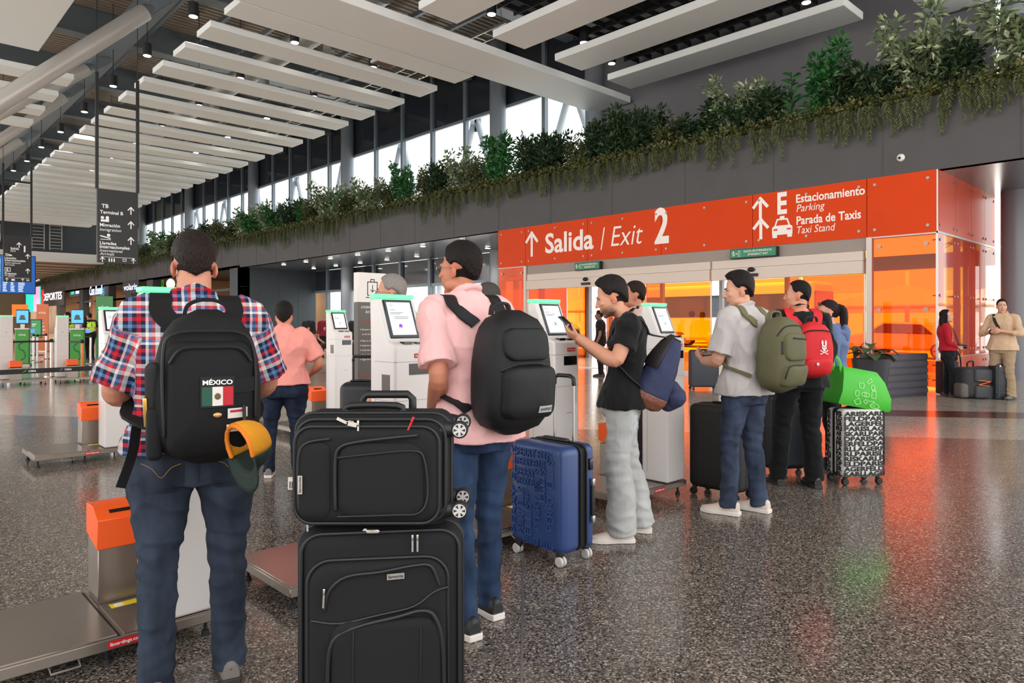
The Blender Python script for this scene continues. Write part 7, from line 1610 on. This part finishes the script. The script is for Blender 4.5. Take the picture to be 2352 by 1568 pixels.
# ---------------------------------------------------------------- outside, seen through the glass
TUBE = mat('white_tube', (226, 230, 234), .4)
k = 0
for i in range(8):
    y = 20.8 + 6.6 * i
    for dy, nm in ((-3.0, 'left'), (3.0, 'right')):
        t = thing('facade_strut', '%s white diagonal tube outside the upper windows, nearest first' % ordw(k), 'strut', (23.4, y, 0), 0, 'white tubes outside the windows'); k += 1
        MB().cyl((0, dy, 4.6), (0, dy * .06, 11.6), .2, n=18).build('tube', TUBE, t)
        MB().cyl((0, dy, 0), (0, dy, 4.7), .2, n=18).build('post', TUBE, t)
        MB().box(-.06, .06, dy * .06 - .25, dy * .06 + .25, 11.2, 12.0).build('gusset_plate', TUBE, t, smooth=False)
mb = MB(); mb.box(23.0, 23.15, 15, 75, 11.9, 12.2); tag(mb.build('facade_beam', TUBE, smooth=False), 'white horizontal beam outside carrying the diagonal tubes', 'beam')
def car(loc, rz, col, lab):
    t = thing('car', lab, 'car', (*loc, 0), rz); m = mat('car_paint_%d_%d' % (col[0], col[1]), col, .25, coat=.5)
    pr = [(-2.1, .35), (-2.15, .7), (-1.9, .9), (-1.2, .95), (-.75, 1.4), (.75, 1.45), (1.5, 1.0), (2.05, .9), (2.15, .6), (2.1, .35)]
    bevel(MB().prism(pr, -.85, .85, 1).build('body', m, t), .08, 3)
    bevel(MB().prism([(-1.08, .95), (-.68, 1.34), (.7, 1.38), (1.3, 1.0)], -.865, .865, 1).build('side_windows', mat('car_glass', (30, 34, 40), .05), t), .02, 1)
    for a in (-1.3, 1.3):
        for b in (-1, 1): wheel(t, (a, b * .8, .32), (0, 1, 0), .32, .2, ALU, RUB, False)
    for b in (-.6, .6): MB().rbox((-2.1, b, .68), (.06, .18, .08), .03, 2).build('headlight', LET, t)
for i, (x, y, rz, col, lab) in enumerate([(30, 15.5, 90, (214, 210, 206), 'white car outside beyond the left sliding door'), (31, 9.5, 90, (160, 160, 164), 'silver car outside beyond the right sliding door'), (30.5, 3.2, 92, (226, 224, 222), 'white car outside beyond the orange side wall'),
                                    (33, -3.5, 88, (120, 30, 34), 'dark red car outside on the far right'), (31, 22.5, 90, (70, 74, 84), 'dark grey car outside behind the recess windows'), (31.5, 29, 90, (220, 220, 222), 'white car outside behind the far recess windows')]): car((x, y), R(rz), col, lab)
t = thing('bus', 'large coach outside, seen through the amber glass between the doors', 'bus', (36, 20.5, 0), R(90)); bevel(MB().box(-5.5, 5.5, -1.25, 1.25, .4, 3.5).build('body', mat('bus_paint', (206, 196, 180), .3), t), .2, 3)
MB().box(-5.3, 5.3, -1.27, 1.27, 1.7, 2.9).build('side_windows', mat('car_glass', (30, 34, 40), .05), t, smooth=False); MB().box(-5.53, -5.4, -1.1, 1.1, 1.3, 3.0).build('windscreen', mat('car_glass', (30, 34, 40), .05), t, smooth=False)
for a in (-3.6, 3.2):
    for b in (-1, 1): wheel(t, (a, b * 1.15, .5), (0, 1, 0), .5, .25, ALU, RUB, False)
SAIL = mat('shade_sail', (176, 150, 130), .8)
for i, (x, y, w) in enumerate([(40, 2, 7), (42, 13, 7), (44, 24, 7), (43, 36, 7), (41, -9, 7)]):
    t = thing('shade_canopy', '%s brown shade canopy over the car park, counted from the left' % ordw([3, 2, 1, 0, 4][i]), 'canopy', (x, y, 0), 0, 'shade canopies outside')
    q = MB(); top = (0, 0, 3.5); c = [(-w / 2, -w / 2, 2.3), (w / 2, -w / 2, 2.3), (w / 2, w / 2, 2.3), (-w / 2, w / 2, 2.3)]; q.add([top] + c + [(0, 0, 3.4)] + [(a, b, z - .08) for a, b, z in c], [(0, 1, 2), (0, 2, 3), (0, 3, 4), (0, 4, 1), (5, 7, 6), (5, 8, 7), (5, 9, 8), (5, 6, 9), (1, 6, 7, 2), (2, 7, 8, 3), (3, 8, 9, 4), (4, 9, 6, 1)]); q.build('fabric', SAIL, t, smooth=False)
    MB().cyl((0, 0, 0), (0, 0, 4.2), .12, n=12).build('mast', TUBE, t)
    q = MB()
    for a, b, z in c: MB().cyl((a, b, 0), (a, b, 2.3), .08, n=10).build('post', TUBE, t)
for i, (x, y, h) in enumerate([(58, -12, 9), (62, -5, 8.2), (66, 16, 8)]):
    t = thing('palm_tree', '%s tall palm tree beyond the car park, counted from the right' % ordw(i), 'palm', (x, y, 0)); MB().tube([(0, 0, 0), (.1, 0, h * .5), (0, 0, h)], [.25, .2, .18], 10, sub=3).build('trunk', TWIG, t); q = MB()
    for k in range(22):
        a = k * 2.4; u = rng.uniform(-.2, 1.1); d = Vector((math.cos(a), math.sin(a), u)).normalized(); s = d.cross(Vector((0, 0, 1))).normalized(); L = 2.2
        q.rings([[Vector((0, 0, h)) + d * L * f + Vector((0, 0, -1.1 * f * f)) - s * w, Vector((0, 0, h)) + d * L * f + Vector((0, 0, -1.1 * f * f + .05)), Vector((0, 0, h)) + d * L * f + Vector((0, 0, -1.1 * f * f)) + s * w] for f, w in ((.02, .04), (.3, .22), (.6, .26), (.85, .16), (1, .02))], cap=False, closed=False)
    q.build('fronds', LM['olive'], t, smooth=False, fix=False)
mb = MB(); mb.box(95, 99, -60, 120, 0, 3.4); mb.box(94.6, 99, 20, 50, 3.4, 5.2); tag(mb.build('building', mat('far_building', (206, 196, 184), .8), smooth=False), 'long pale building far beyond the car park', 'building')
